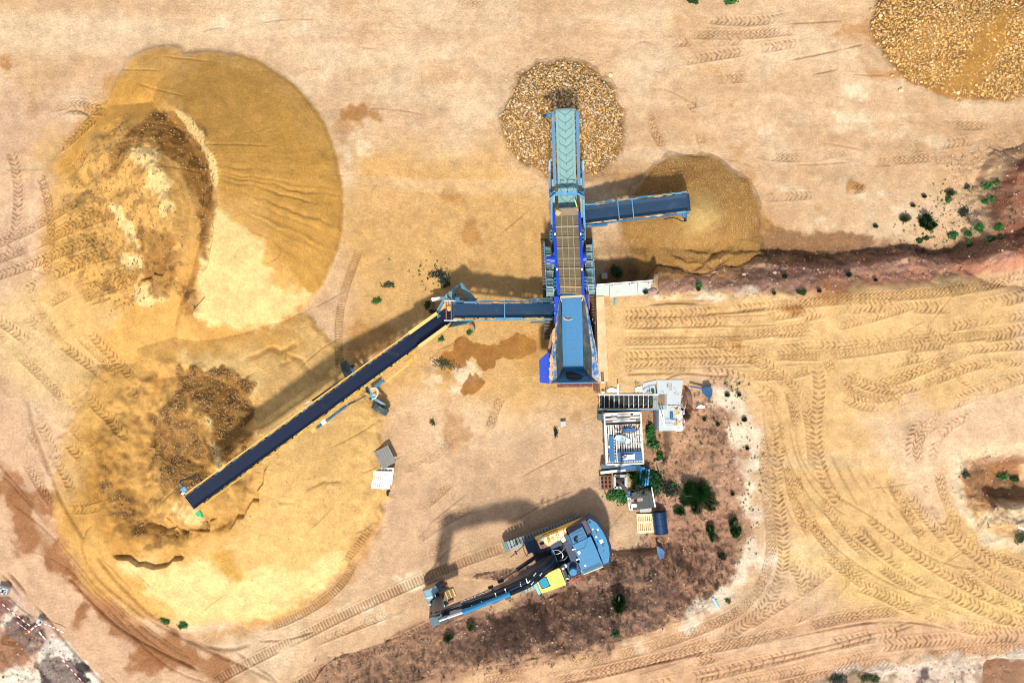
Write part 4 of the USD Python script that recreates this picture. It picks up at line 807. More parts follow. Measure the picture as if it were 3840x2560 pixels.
for rim, low, sg_, inn in ((rimL, lowL, -1, [.35, .42, .42, .45, .60]), (rimR, lowR, 1, [.35, .38, .42, .50, .62])):
    g, gb = G(), G()
    for i in range(4):
        a0, a1 = P(*rim[i], ZR), P(*rim[i + 1], ZR); b0, b1 = P(*low[i]), P(*low[i + 1]); m0, m1 = a0 + (b0 - a0) * inn[i] * .8, a1 + (b1 - a1) * inn[i + 1] * .8
        m0[2] = ZR - .25; m1[2] = ZR - .28
        gb.hexa([a0 - [0, 0, .08], m0 - [0, 0, .08], m1 - [0, 0, .08], a1 - [0, 0, .08], a0, m0, m1, a1] if sg_ < 0 else [m0 - [0, 0, .08], a0 - [0, 0, .08], a1 - [0, 0, .08], m1 - [0, 0, .08], m0, a0, a1, m1])
        g.hexa([m0 - [0, 0, .08], b0 - [0, 0, .08], b1 - [0, 0, .08], m1 - [0, 0, .08], m0, b0, b1, m1] if sg_ < 0 else [b0 - [0, 0, .08], m0 - [0, 0, .08], m1 - [0, 0, .08], b1 - [0, 0, .08], b0, m0, m1, b1])
    put(pl, 'hopper_wall', g, M_HOPIN); put(pl, 'hopper_lip', gb, mat('worn_blue_lip%s' % ('' if sg_ < 0 else '_right'), (.006, .11, .34), .45, .0, .62, (.45, .36, .24), 3.5))
    put(pl, 'hopper_outer_wall', G().plate([P(*rim[1], ZR - .06), P(*rim[4], ZR - .06), P(*rim[4], ZR - .06) - [sg_ * .1, 0, 1.7], P(*rim[1], ZR - .06) - [sg_ * .05, 0, 1.2]], .04), M_BLUE)
put(pl, 'spilled_sand', spill([P(2067, 1330, ZR + .02), P(2066, 1380, ZR + .02), P(2068, 1420, ZR + .02), P(2074, 1428, ZR - .05)], .20, .05, seed=9), M_SPILL)
put(pl, 'spilled_sand', spill([P(2082, 1228, ZR), P(2077, 1240, ZR + .02), P(2076, 1262, ZR), P(2072, 1300, ZR)], .16, .06, seed=10), M_SPILL)
# rear wall
rw0, rw1 = P(2064, 1438, ZR), P(2248, 1436, ZR); rl0, rl1 = P(2112, 1390, 1.95), P(2188, 1388, 1.95)
cl, cr = P(2084, 1436, ZR - .05), P(2232, 1434, ZR - .05)
put(pl, 'hopper_rear_wall', G().plate([rl0, cl, cr, rl1], .05), M_BLUE)
put(pl, 'hopper_corner', G().plate([rl0 + [0, 0, .01], P(2092, 1398, 2.9), rw0 - [0, 0, .02], cl], .04), mat('sandy_corner', (.20, .17, .13), .7, 0, .6, DUST, 3)); put(pl, 'hopper_corner', G().plate([rl1 + [0, 0, .01], cr, rw1 - [0, 0, .02], P(2214, 1394, 2.9)], .04), '/World/Looks/sandy_corner')
arc = [(2121, 1394, 2.06), (2188, 1393, 2.06), (2186, 1410, 2.5)] + [(2154 + 31 * math.cos(t), 1412 + 16 * math.sin(t), 2.55 + .5 * math.sin(t)) for t in np.linspace(.15, 2.99, 7)] + [(2122, 1410, 2.5)]
g = G(); nrm = unit(np.cross(cr - rl0, cl - rl0)); nrm = nrm if nrm[2] > 0 else -nrm
pl0 = rl0; arc3 = []
for x, y, z in arc:
    zz_ = z
    for _ in range(8):
        p = P(x, y, zz_); zz_ = pl0[2] - (nrm[0] * (p[0] - pl0[0]) + nrm[1] * (p[1] - pl0[1])) / nrm[2] + .05
    arc3.append(P(x, y, zz_))
put(pl, 'rubber_flap', G().plate(arc3[::-1], .015), M_DARK); put(pl, 'flap_strip', G().beam(P(2120, 1410, arc3[2][2] + .02), P(2188, 1409, arc3[2][2] + .02), .02, .02), M_HOPIN)  # dark plate added for the shade and opening at the rear wall
# folding wing, rear bumper, side flanges
put(pl, 'folding_wing', G().prism_px([(2021.5, 1351), (2050, 1323), (2063, 1324), (2061, 1438), (2024, 1434)], 2.95, 3.08), M_VIVID)
put(pl, 'wing_back_plate', G().prism_px([(2052, 1322), (2066, 1250), (2078, 1238), (2067, 1326)], 2.6, 2.7), mat('brown_plate', (.19, .10, .075), .7, 0, .4, DUST))
put(pl, 'rear_bumper', G().prism_px([(2091, 1440), (2222, 1438), (2222, 1450), (2091, 1452)], 1.2, 1.7), M_MAROON); put(pl, 'tow_bracket', G().prism_px([(2223, 1436), (2229, 1436), (2232, 1465), (2226, 1465)], .9, 1.0), M_MAROON)
put(pl, 'hopper_flange', G().prism_px([(2078, 1111), (2099, 1113), (2084, 1205), (2080, 1214)], 2.9, 3.3), M_VIVID); put(pl, 'hopper_flange', G().prism_px([(2191, 1106), (2206, 1104), (2208, 1160), (2204, 1150)], 2.9, 3.2), M_VIVID)
for y in (1144, 1174): put(pl, 'flange_bolt', G().cyl(P(2080, y, 3.3), P(2080, y, 3.35), .05, 8), M_SKYBLUE)
put(pl, 'hopper_front_bar', G().beam(P(2101, 1114, 3.25), P(2189, 1109, 3.25), .12, .16), mat('tan_bar', (.52, .36, .22), .7, 0, .4, DUST)); put(pl, 'side_flange_bar', G().beam(P(2207, 1105, 3.1), P(2209, 1160, 3.1), .05, .4), '/World/Looks/brown_plate')
for x, y, x2, y2 in ((2102, 1118, 2106, 1130), (2188, 1113, 2182, 1128)): put(pl, 'corner_brace', G().beam(P(x, y, 3.15), P(x2, y2, 2.9), .05, .05), '/World/Looks/tan_bar')
put(pl, 'hose', G().tube(spline([P(2213, 1181, 2.0), P(2219, 1186, 2.2), P(2222, 1196, 2.2), P(2219, 1206, 2.1), P(2215, 1212, 1.9)]), .035), M_HOSE)
# chassis and crawlers
for x in (2095, 2155): put(pl, 'chassis_beam', G().beam(P(x, 1420, 1.25), P(x - 24, 700, 1.25), .22, .5), M_BLUE)
def crawler(root, a, b, w, h, pitch, body, shoe, name='crawler_track'):
    """one crawler: a frame and a closed chain of separate shoes from a to b (ground level ends)"""
    a, b = np.asarray(a, float), np.asarray(b, float); d, s, u = frame_of(a, b); r = h / 2; Lh = np.linalg.norm(b - a) - h
    fr = put(root, name, G().beam(a + d * r + u * r, b - d * r + u * r, w * .5, h * .72).cyl(a + d * r + u * r - s * w * .3, a + d * r + u * r + s * w * .3, r * .85, 14).cyl(b - d * r + u * r - s * w * .3, b - d * r + u * r + s * w * .3, r * .85, 14), body)
    per = 2 * Lh + 2 * math.pi * r; n = int(per / pitch)
    for i in range(n):
        t = i * per / n
        if t < Lh: c_, up_ = a + d * (r + t) + u * h, u
        elif t < Lh + math.pi * r: th = (t - Lh) / r; up_ = u * math.cos(th) + d * math.sin(th); c_ = b - d * r + u * r + up_ * r
        elif t < 2 * Lh + math.pi * r: c_, up_ = b - d * (r + t - Lh - math.pi * r), -u
        else: th = (t - 2 * Lh - math.pi * r) / r; up_ = -u * math.cos(th) - d * math.sin(th); c_ = a + d * r + u * r + up_ * r
        if up_[2] < -.3: continue
        f_ = np.cross(up_, s); g = G(); k = per / n
        g.beam(c_ - s * w / 2, c_ + s * w / 2, k * .70, .05, up_)
        g.beam(c_ - s * w / 2 + up_ * .04 + f_ * k * .32, c_ + s * w / 2 + up_ * .04 + f_ * k * .32, .03, .05, up_)
        g.beam(c_ - s * w / 2 + up_ * .04 - f_ * k * .05, c_ + s * w / 2 + up_ * .04 - f_ * k * .05, .02, .03, up_)
        put(fr, 'track_shoe', g, shoe)
M_SHOEB = mat('brown_track_shoe', (.11, .07, .045), .7, .1, .4, (.2, .13, .08), 4.0)
for x in (2213, 2047): crawler(pl, P(x + 6, 1270, 0), P(x - 8, 900, 0), .45, .85, .20, M_BLACK, M_SHOEB)
put(pl, 'engine_box', G().box(P(2118, 1010, 1.9), (1.7, 3.4, 1.0)), M_BLUE)
put(pl, 'support_leg', G().beam(P(2075, 640, 2.4), P(2095, 700, 1.2), .14, .14).beam(P(2178, 640, 2.4), P(2160, 700, 1.2), .14, .14), M_BLUE)
# --- side conveyors
def side_conveyor(a, b, bw, hoops, pre, motor, seed):
    d, s, u = frame_of(a, b); L = np.linalg.norm(b - a)
    put(pl, 'side_belt', belt_strip(a, b, bw, trough=.16), M_BELTB)
    for sg_ in (-1, 1):
        o = s * sg_ * (bw / 2 + .13); rl = put(pl, 'side_conveyor_rail', G().beam(a + o - u * .05, b + o - u * .05 + d * .05, .10, .16, u), M_TEAL if sg_ < 0 else M_BLUE)
        r = np.random.default_rng(seed + sg_); t = .4
        while t < L - .5:                              # bolted skirts, clamps and idler brackets along the rail
            ln = .3 + .5 * r.random(); kind = r.integers(0, 4); p = a + d * t + o - s * sg_ * .07 + u * .09
            if kind == 0: put(rl, 'skirt_plate', G().beam(p, p + d * ln, .15, .02, u), M_SKYBLUE)
            elif kind == 1: put(rl, 'rail_sleeve', G().beam(p + s * sg_ * .09, p + s * sg_ * .09 + d * ln * .7, .11, .08, u), M_BLUE)
            elif kind == 2: put(rl, 'spilled_sand', spill([p, p + d * ln * .5, p + d * ln], .14, .05, seed=int(r.integers(999))), M_SPILL)
            else: put(rl, 'idler_bracket', G().box(p, (.14, .16, .12), math.atan2(d[1], d[0])), M_DKTEAL)
            t += ln + .12
    for h in hoops:
        p = a + d * L * h; w_ = bw / 2 + .14
        put(pl, 'belt_hoop', G().tube([p - s * w_, p - s * w_ + u * .32, p + s * w_ + u * .32, p + s * w_], .035, 6), M_SKYBLUE)
    for t in np.arange(.3, L, .95):
        p = a + d * t - u * .16; put(pl, 'idler_roller', G().cyl(p - s * bw * .55, p + s * bw * .55, .06, 8), M_DKTEAL)
    mo = b - d * .22 + s * motor * (bw / 2 + .26) - u * .05
    put(pl, 'drive_motor', G().box(mo, (.26, .30, .26), math.atan2(d[1], d[0])), M_BLUE); put(pl, 'hydraulic_motor', G().cyl(mo + s * motor * .15, mo + s * motor * .38, .09, 10), M_BLACK)
    q = mo + s * motor * .3; put(pl, 'hose', G().tube(spline([q, q - d * .25 + u * .05, q - d * .45 - s * motor * .15, q - d * .9 - s * motor * .25, q - d * 1.3 - s * motor * .22]), .03), M_HOSE)
    g = G()
    for t in (.25, .6): p = a + d * L * t; g.beam(p - u * .2 - s * .4, p - u * .2 + s * .4, .1, .12, u)
    put(pl, 'under_brace', g, M_BLUE)
side_conveyor(P(2180, 808, 1.75), P(2577, 759, 3.0), 1.02, (.36, .495), 'r', 1, 40)
side_conveyor(P(2095, 1163, 1.8), P(1703, 1166, 3.0), .86, (.53,), 'l', 1, 50)
for y in (1128, 1202): put(pl, 'rail_extension', G().beam(P(1665, y, 3.02), P(1712, y, 3.0), .07, .07), M_GALV)
for x in (1672, 1691): put(pl, 'cross_tie', G().beam(P(x + 1, 1128, 2.95), P(x + 2, 1201, 2.95), .07, .06), M_RUST)
put(pl, 'lift_strut', G().beam(P(1984, 1122, 2.1), P(2072, 1120, 2.1), .12, .14), M_DKTEAL); put(pl, 'lift_strut', G().beam(P(1990, 1208, 1.9), P(2062, 1206, 1.9), .12, .12), M_DKTEAL)
put(pl, 'fold_strut', G().beam(P(2190, 850, 1.9), P(2278, 842, 2.1), .14, .12), M_BLUE)

# ------------------------------------------------------------------ stockpiling conveyor
st = thing('stockpile_conveyor', 'long yellow stacking conveyor with black belt on two big tyres', 'conveyor', (*W(1330, 1500, 0), 0))
SA, SB = P(1688, 1178, 1.55), P(716, 1881, 7.0)
d, s, u = frame_of(SA, SB); L = np.linalg.norm(SB - SA); bw = .86      # s points to the north-west side
put(st, 'long_belt', belt_strip(SA, SB, bw, trough=.14), M_BELT)
for sg_ in (-1, 1):
    o = s * sg_ * .545
    rl = put(st, 'yellow_rail', G().beam(SA + d * .6 + o, SB + o, .06, .22, u), M_YELP if sg_ > 0 else M_YEL)
    tr = put(st, 'lower_truss_bar', G().beam(SA + d * 3 + o * .75 - u * .7, SB - d * .5 + o * .75 - u * .35, .09, .09, u), M_YEL)
    n = 26
    for i in range(n):
        t0, t1 = 3 + (L - 3.6) * i / n, 3 + (L - 3.6) * (i + 1) / n; h = lambda t: .75 - .4 * (t - 3) / (L - 3)
        put(tr, 'truss_web', G().beam(SA + d * t0 + o * (.76 if i % 2 else .95) - u * (h(t0) if i % 2 else .1), SA + d * t1 + o * (.95 if i % 2 else .76) - u * (.1 if i % 2 else h(t1)), .045, .045, u), M_YEL)
    for t in np.arange(3.4, L - .3, 1.22): put(rl, 'idler_bracket', G().box(SA + d * t + o - s * sg_ * .10 + u * .12, (.11, .09, .09), math.atan2(d[1], d[0])), M_BLUE if sg_ > 0 else M_DKTEAL)
    r = np.random.default_rng(77 + sg_)
    for t in np.arange(3.8, L * .66, .62):
        if r.random() < (.85 if sg_ < 0 else .15): put(rl, 'rail_clip', G().beam(SA + d * t + o - s * sg_ * .085 + u * .1, SA + d * (t + .2 + .3 * r.random()) + o - s * sg_ * .085 + u * .1, .05, .05, u), M_YELP)
    put(st, 'feed_skirt', G().beam(SA + d * .75 + o * .98 - s * sg_ * .03 + u * .32, SA + d * 2.9 + o * .98 - s * sg_ * .03 + u * .32, .20, .30, u), M_YELP)
    put(st, 'skirt_rubber', G().beam(SA + d * .8 + o * .72 + u * .22, SA + d * 3.0 + o * .72 + u * .22, .03, .2, u), M_BLACK)
for t in np.arange(1.2, L, 1.22):
    p = SA + d * t - u * .12; put(st, 'idler_roller', G().cyl(p - s * .5, p + s * .5, .05, 8), M_DKTEAL)
put(st, 'head_plate', G().beam(SB - s * .6 + d * .12 - u * .05, SB + s * .6 + d * .12 - u * .05, .03, .24, u), mat('pinkish_plate', (.55, .40, .33), .6))
mo = SB + s * .80 - d * .12 + u * .02
put(st, 'head_motor', G().box(mo, (.28, .26, .28), math.atan2(d[1], d[0])), M_SKYBLUE); put(st, 'hydraulic_motor', G().cyl(mo + s * .12, mo + s * .40, .10, 10), M_DKTEAL)
q = mo + s * .38; put(st, 'hose', G().tube(spline([q, q + s * .12 - d * .1, q + s * .02 - d * .5, q - s * .15 - d * 1.0, q - s * .45 - d * 1.05, q - s * .62 - d * .95]), .045), M_HOSE)
put(st, 'end_cap', G().box(SB + s * .66 + d * .05, (.18, .12, .12), math.atan2(d[1], d[0])), M_WHITE)
gm = SB - s * .80 + d * .03; put(st, 'bearing_box', G().box(gm, (.28, .26, .26), math.atan2(d[1], d[0])).cyl(gm - s * .10 - d * .05, gm - s * .30 - d * .05, .08, 8), M_GREEN, label='green bearing box at the belt head')
# wheels turned for slewing, with tread blocks
def wheel(root, c_, axis, r=.52, w=.42):
    c_ = np.asarray(c_, float); ax = unit(axis); e1 = unit(np.cross(ax, [0, 0, 1])); e2 = np.cross(e1, ax); prof = [(-.5, .62), (-.5, .9), (-.40, .985), (0, 1.0), (.40, .985), (.5, .9), (.5, .62)]; n = 28; v = []
    for i in range(n):
        th = 2 * math.pi * i / n; rd = e1 * math.cos(th) + e2 * math.sin(th); v += [c_ + ax * a_ * w + rd * b_ * r for a_, b_ in prof]
    f = []; m = len(prof)
    for i in range(n):
        for j in range(m): j2 = (j + 1) % m; i2 = (i + 1) % n; f += [[i*m+j, i*m+j2, i2*m+j2], [i*m+j, i2*m+j2, i2*m+j]]
    ty = put(root, 'tyre', G().add(v, np.array(f)), M_RUBBER)
    g = G()
    for i in range(26):
        th = 2 * math.pi * i / 26
        for j, off in ((-1, 0), (0, .5), (1, 0)):
            t2 = th + off * 2 * math.pi / 26; rd = e1 * math.cos(t2) + e2 * math.sin(t2); tg = -e1 * math.sin(t2) + e2 * math.cos(t2)
            g.beam(c_ + rd * (r * 1.01) + ax * (j * .31 - .13) * w, c_ + rd * (r * 1.01) + ax * (j * .31 + .13) * w + tg * .02, .075, .05, rd)
    put(ty, 'tread_block', g, M_RUBBER)
    put(root, 'wheel_rim', G().cyl(c_ - ax * w * .46, c_ + ax * w * .46, r * .6, 16), M_DKTEAL)
wc1 = P(1302, 1384, .52); wc1[2] = zat(wc1[0], wc1[1]) + .50; wheel(st, wc1, (.93, .32, 0))
wc2 = P(1426, 1533, .52); wc2[2] = zat(wc2[0], wc2[1]) + .50; wheel(st, wc2, (.50, .86, 0))
cb = SA + d * 7.2 - u * .8
mid = (wc1 + wc2) / 2
put(st, 'axle_beam', G().beam(wc1 + [.25, .08, .1], P(1345, 1410, 1.0), .16, .16).beam(P(1345, 1410, 1.0), P(1400, 1492, 1.1), .2, .2).beam(P(1400, 1492, 1.1), P(1443, 1517, .7), .14, .16), M_SKYBLUE)
put(st, 'axle_hub', G().beam(P(1432, 1527, .55), P(1440, 1516, .8), .16, .16).box(P(1323, 1372, .6), (.25, .2, .3), .5), M_DKTEAL)
for x, y in ((1362, 1415), (1385, 1480)): put(st, 'support_leg', G().beam(P(x, y, .95), cb + [(-.25 if x == 1362 else .15), (.35 if x == 1362 else -.35), .2], .14, .14), M_YEL)
put(st, 'hub_plate', G().prism_px([(1378, 1468), (1392, 1456), (1408, 1454), (1416, 1464), (1416, 1478), (1408, 1490), (1394, 1494), (1384, 1482)], .95, 1.15), M_SPILL)
put(st, 'hub_frame', G().tube([P(1392, 1455, 1.2), P(1410, 1453, 1.2), P(1418, 1464, 1.2), P(1417, 1478, 1.2), P(1408, 1491, 1.2), P(1396, 1496, 1.2)], .05).cyl(P(1398, 1480, 1.15), P(1408, 1476, 1.3), .07, 8), M_GALV)
put(st, 'slew_motor', G().box(P(1374, 1474, 1.2), (.34, .3, .3), .5).cyl(P(1384, 1492, 1.1), P(1392, 1498, 1.1), .09, 8), M_DKTEAL)
put(st, 'control_valve', G().box(P(1417, 1443, 1.6), (.38, .2, .25), .55).box(P(1432, 1430, 1.6), (.3, .2, .22), .55), M_BLUE)
put(st, 'raise_cylinder', G().cyl(P(1300, 1520, 3.4), P(1188, 1604, 4.1), .085, 10), M_BLUE); put(st, 'cylinder_rod', G().beam(P(1366, 1486, 2.4), P(1306, 1518, 3.35), .09, .09), mat('brown_rod', (.2, .14, .09), .5, .3))
put(st, 'raise_cylinder', G().cyl(P(1268, 1438, 3.4), P(1172, 1503, 4.1), .08, 10), M_BLACK)
for x, y, z in ((1158, 1515, 4.1), (1214, 1582, 4.05)): put(st, 'white_bracket', G().box(P(x, y, z + .25), (.28, .26, .14), .6), M_WHITE)
put(st, 'hose', G().tube(spline([P(1301, 1522, 3.4), P(1305, 1515, 3.5), P(1322, 1506, 3.2), P(1365, 1484, 2.4)]), .03), M_HOSE)
put(st, 'fold_plate', G().prism_px([(1520, 1360), (1546, 1341), (1552, 1349), (1530, 1366)], 2.35, 2.5), mat('orange_plate', (.60, .26, .03), .5)); put(st, 'fold_plate', G().prism_px([(1546, 1342), (1560, 1332), (1567, 1341), (1552, 1350)], 2.3, 2.42), '/World/Looks/orange_plate')
put(st, 'tow_bar', G().beam(P(1450, 1430, 1.7), P(1536, 1362, 1.9), .10, .12), M_YEL); put(st, 'yellow_joint', G().box(P(1176, 1612, 4.1), (.3, .22, .12), .6), M_YEL)
# feed boot
zb = 1.95
bA_, bB_, bC_, bD_, bE_ = (1731, 1062), (1788, 1126), (1673, 1105), (1637, 1167), (1643, 1192)
for a, b, m_ in ((bC_, bA_, M_TEAL), (bA_, bB_, M_TEAL), (bD_, bC_, M_TEAL), (bE_, bD_, M_TEAL)):
    p, q = P(*a, zb), P(*b, zb); cen = P(1700, 1150, 1.45); put(st, 'feed_boot_plate', G().plate([p, q, q + (cen - q) * .42 - [0, 0, .45], p + (cen - p) * .42 - [0, 0, .45]], .03), m_); put(st, 'boot_rim', G().beam(p, q, .06, .06), M_SKYBLUE)
put(st, 'feed_boot_plate', G().plate([P(1680, 1228, zb - .1), P(1754, 1215, zb - .1), P(1770, 1204, zb), P(1700, 1196, 1.5)], .03), M_DKTEAL)
put(st, 'feed_boot_floor', G().plate([P(1650, 1185, 1.2), P(1700, 1090, 1.2), P(1765, 1120, 1.2), P(1715, 1180, 1.2)], .03), M_DKTEAL)
put(st, 'spilled_sand', G().plate([P(1731, 1066, 1.78), P(1714, 1090, 1.55), P(1706, 1112, 1.4), P(1740, 1140, 1.3), P(1768, 1124, 1.5), P(1752, 1094, 1.7)], .04), mat('damp_sand', lin(176, 140, 96, .6), .95, bump=.6))
put(st, 'spilled_sand', G().plate([P(1645, 1180, 1.62), P(1655, 1150, 1.66), P(1668, 1128, 1.68), P(1690, 1128, 1.55), P(1694, 1160, 1.48), P(1672, 1180, 1.5)], .04), M_SPILL)
put(st, 'boot_gusset', G().plate([P(1668, 1108, 2.0), P(1674, 1104, 2.0), P(1690, 1128, 1.7), P(1680, 1130, 1.6)], .04), M_TEAL)
put(st, 'white_stop_bar', G().prism_px([(1617, 1120), (1621, 1116), (1665, 1112), (1660, 1123), (1621, 1130)], .75, .95), M_WHITE)
put(st, 'boot_motor', G().box(P(1703, 1120, 2.5), (.26, .26, .3)), M_BLUE); put(st, 'hydraulic_motor', G().cyl(P(1703, 1112, 2.5), P(1703, 1100, 2.5), .12, 10), M_BLACK)
put(st, 'hose', G().tube(spline([P(1708, 1101, 2.5), P(1713, 1106, 2.5), P(1716, 1114, 2.5), P(1724, 1120, 2.5), P(1745, 1122, 2.5), P(1754, 1124, 2.6)]), .035), M_HOSE)
put(st, 'tail_leg', G().beam(P(1660, 1180, 1.4), P(1640, 1190, .05), .12, .12).beam(P(1720, 1210, 1.4), P(1745, 1215, .05), .12, .12), M_YEL)
put(st, 'pivot_frame', G().tube([P(1619, 1134, .3), P(1624, 1160, .3)], .05).tube([P(1626, 1133, .3), P(1631, 1158, .3)], .04), M_RUST)

# ------------------------------------------------------------------ excavator
EA = math.radians(23); EF = np.array([-math.cos(EA), -math.sin(EA), 0]); EL = np.array([-EF[1], EF[0], 0]); EU = np.array([0, 0, 1.0])
EO = np.array([*W(2068, 2105, 2.6), 0.0])
ex = thing('excavator', 'big crawler excavator with blue deck, yellow cab roof and dark boom', 'excavator', EO)
def E(x, y, z): return EO + EF * x + EL * y + EU * z           # x forward, y to the operator's left
def ebox(g, x0, x1, y0, y1, z0, z1):
    return g.hexa([E(x0, y0, z0), E(x1, y0, z0), E(x1, y1, z0), E(x0, y1, z0), E(x0, y0, z1), E(x1, y0, z1), E(x1, y1, z1), E(x0, y1, z1)])
def epoly(g, pts, z0, z1): return g.prism([E(x, y, 0)[:2] for x, y in pts], z0, z1)
ty = math.radians(20.3); TF = np.array([-math.cos(ty), -math.sin(ty), 0]); TL = np.array([-TF[1], TF[0], 0])
for sg_, off in ((-1, -1.50), (1, 1.30)):
    base = EO + TL * off; crawler(ex, base - TF * 2.58, base + TF * 2.55, .62, .98, .20, M_BLACK, M_SHOE)
put(ex, 'undercarriage', G().beam(EO - TF * 1.0 + EU * .7, EO + TF * 1.0 + EU * .7, 1.8, .5).cyl(EO + EU * .9, EO + EU * 1.15, .75, 20), M_EXD)
put(ex, 'revolving_frame', epoly(G(), [(-2.9, -1.48), (-2.9, 1.48), (1.3, 1.45), (1.3, .5), (.6, .45), (.6, -.6), (1.2, -.8), (1.2, -1.5)], 1.12, 1.34), M_EXD)
cwp = [(-2.93, -1.50), (-3.30, -1.62), (-3.60, -1.20), (-3.75, -.6), (-3.80, 0), (-3.75, .6), (-3.60, 1.15), (-3.28, 1.62), (-2.86, 1.58)]
cwi = [(-2.95, -1.36), (-3.20, -1.44), (-3.46, -1.06), (-3.60, -.5), (-3.65, 0), (-3.60, .55), (-3.46, 1.05), (-3.20, 1.48), (-2.88, 1.48)]
cw = epoly(G(), cwp, 1.2, 2.18)
cg = epoly(G(), cwp, 1.2, 2.18); n = len(cwp)
for i in range(n - 1): cg.hexa([E(*cwp[i], 2.14), E(*cwp[i+1], 2.14), E(*cwi[i+1], 2.14), E(*cwi[i], 2.14), E(*cwp[i], 2.185), E(*cwp[i+1], 2.185), E(*cwi[i+1], 2.262), E(*cwi[i], 2.262)])
cw = put(ex, 'counterweight', cg, mat('counterweight_side', (.022, .02, .035), .4, 0, .1, DUST))
g = G()
epoly(g, cwi, 2.15, 2.27); put(cw, 'counterweight_top', g, M_EXB)
for x, y in ((-3.25, -.55), (-3.3, .35)): put(cw, 'lifting_slot', ebox(G(), x - .03, x + .03, y - .10, y + .10, 2.26, 2.277), M_BLACK)
for x, y, w_ in ((-3.30, .12, .10), (-3.38, -.62, .05), (-3.12, -.25, .05), (-3.1, -.78, .04)): put(cw, 'white_sticker', ebox(G(), x - w_, x + w_, y - w_, y + w_, 2.265, 2.276), M_WHITE)
for x, y in ((-3.08, .03), (-3.22, .70), (-3.4, .3)): put(cw, 'bolt_hole', G().cyl(E(x, y, 2.26), E(x, y, 2.278), .045, 10), M_BLACK)
put(cw, 'corner_recess', ebox(G(), -3.18, -3.02, -1.34, -1.18, 2.262, 2.275), M_BLACK)
# hoods
put(ex, 'engine_hood', epoly(G(), [(-1.58, -.45), (-1.60, .72), (-2.84, .64), (-2.82, -.50)], 1.3, 2.70), M_EXB)
put(ex, 'hood_seam', G().beam(E(-1.66, -.05, 2.705), E(-2.2, -.02, 2.705), .03, .02).beam(E(-2.2, -.02, 2.705), E(-2.55, -.38, 2.705), .03, .02), M_DECKPL)
for y in (-.18, .48): put(ex, 'hood_latch', G().beam(E(-1.44, y, 2.66), E(-1.66, y, 2.72), .06, .05), M_WHITE)
put(ex, 'white_sticker', ebox(G(), -1.86, -1.70, .04, .22, 2.70, 2.712), M_WHITE)
lh = put(ex, 'left_hood', epoly(G(), [(-1.47, .76), (-1.46, 1.50), (-2.80, 1.53), (-2.83, .70)], 1.3, 2.48), M_EXB)
for k in range(15): t = -1.60 - k * .078; put(lh, 'vent_slot', ebox(G(), t - .02, t + .02, 1.22, 1.44, 2.47, 2.49), M_BLACK)
put(lh, 'white_sticker', ebox(G(), -1.86, -1.76, 1.0, 1.1, 2.475, 2.49), M_WHITE); put(lh, 'hood_sill', G().beam(E(-1.5, 1.54, 2.2), E(-2.8, 1.57, 2.2), .05, .4), M_YELP)
rh = put(ex, 'exhaust_hood', epoly(G(), [(-1.66, -1.16), (-1.64, -.5), (-2.60, -.54), (-2.58, -1.24)], 1.3, 2.72), M_EXB)
for j, (y0, y1) in enumerate(((-1.18, -1.0), (-.92, -.78), (-.70, -.58))):
    for k in range(10 - 3 * (j == 2)): t = -1.74 - (k + 3 * (j == 2)) * .085; put(rh, 'vent_slot', ebox(G(), t - .02, t + .02, y0, y1, 2.71, 2.73), M_BLACK)
put(ex, 'exhaust_pipe', G().tube(spline([E(-1.86, -.66, 2.6), E(-1.87, -.67, 2.95), E(-2.0, -.62, 3.08)]), .085, 10), M_EXD, smooth=True)
put(ex, 'rear_shoulder', epoly(G(), [(-2.60, -1.48), (-2.93, -1.50), (-2.95, -.5), (-2.64, -.54)], 1.3, 2.42).hexa([E(-2.6, -1.48, 1.3), E(-1.6, -1.44, 1.3), E(-1.6, -1.20, 1.3), E(-2.6, -1.24, 1.3), E(-2.6, -1.46, 2.3), E(-1.62, -1.42, 2.32), E(-1.62, -1.18, 2.55), E(-2.6, -1.24, 2.55)]), mat('plum_panel', (.035, .026, .055), .45, 0, .1, DUST))
put(ex, 'hood_slope', G().plate([E(-1.30, -1.12, 2.38), E(-1.62, -1.10, 2.62), E(-1.62, -.40, 2.66), E(-1.38, -.5, 2.38)], .04), mat('slate_panel', (.05, .09, .16), .45, 0, .15, DUST))
put(ex, 'side_panel', G().hexa([E(-2.86, -1.52, 1.2), E(.45, -1.56, 1.2), E(.45, -1.5, 1.2), E(-2.86, -1.46, 1.2), E(-1.60, -1.50, 2.28), E(.38, -1.54, 2.22), E(.38, -1.48, 2.22), E(-1.60, -1.44, 2.28)]), M_YEL, label='yellow side panel with the model number')
txt = meshkit.text_mesh('EC 350D', .17, .012, True); v = np.array(txt.vertices); wd = v[:, 0].max()
# written on the right-hand side: upright, reading towards the rear from the front
vv = np.array([E(-.10 - (0 - 0) - x, -1.536 - .02 - z, 1.72 + y) for x, y, z in v]); put(ex, 'lettering', G().add(vv, np.array(txt.faces)), M_BLACK)
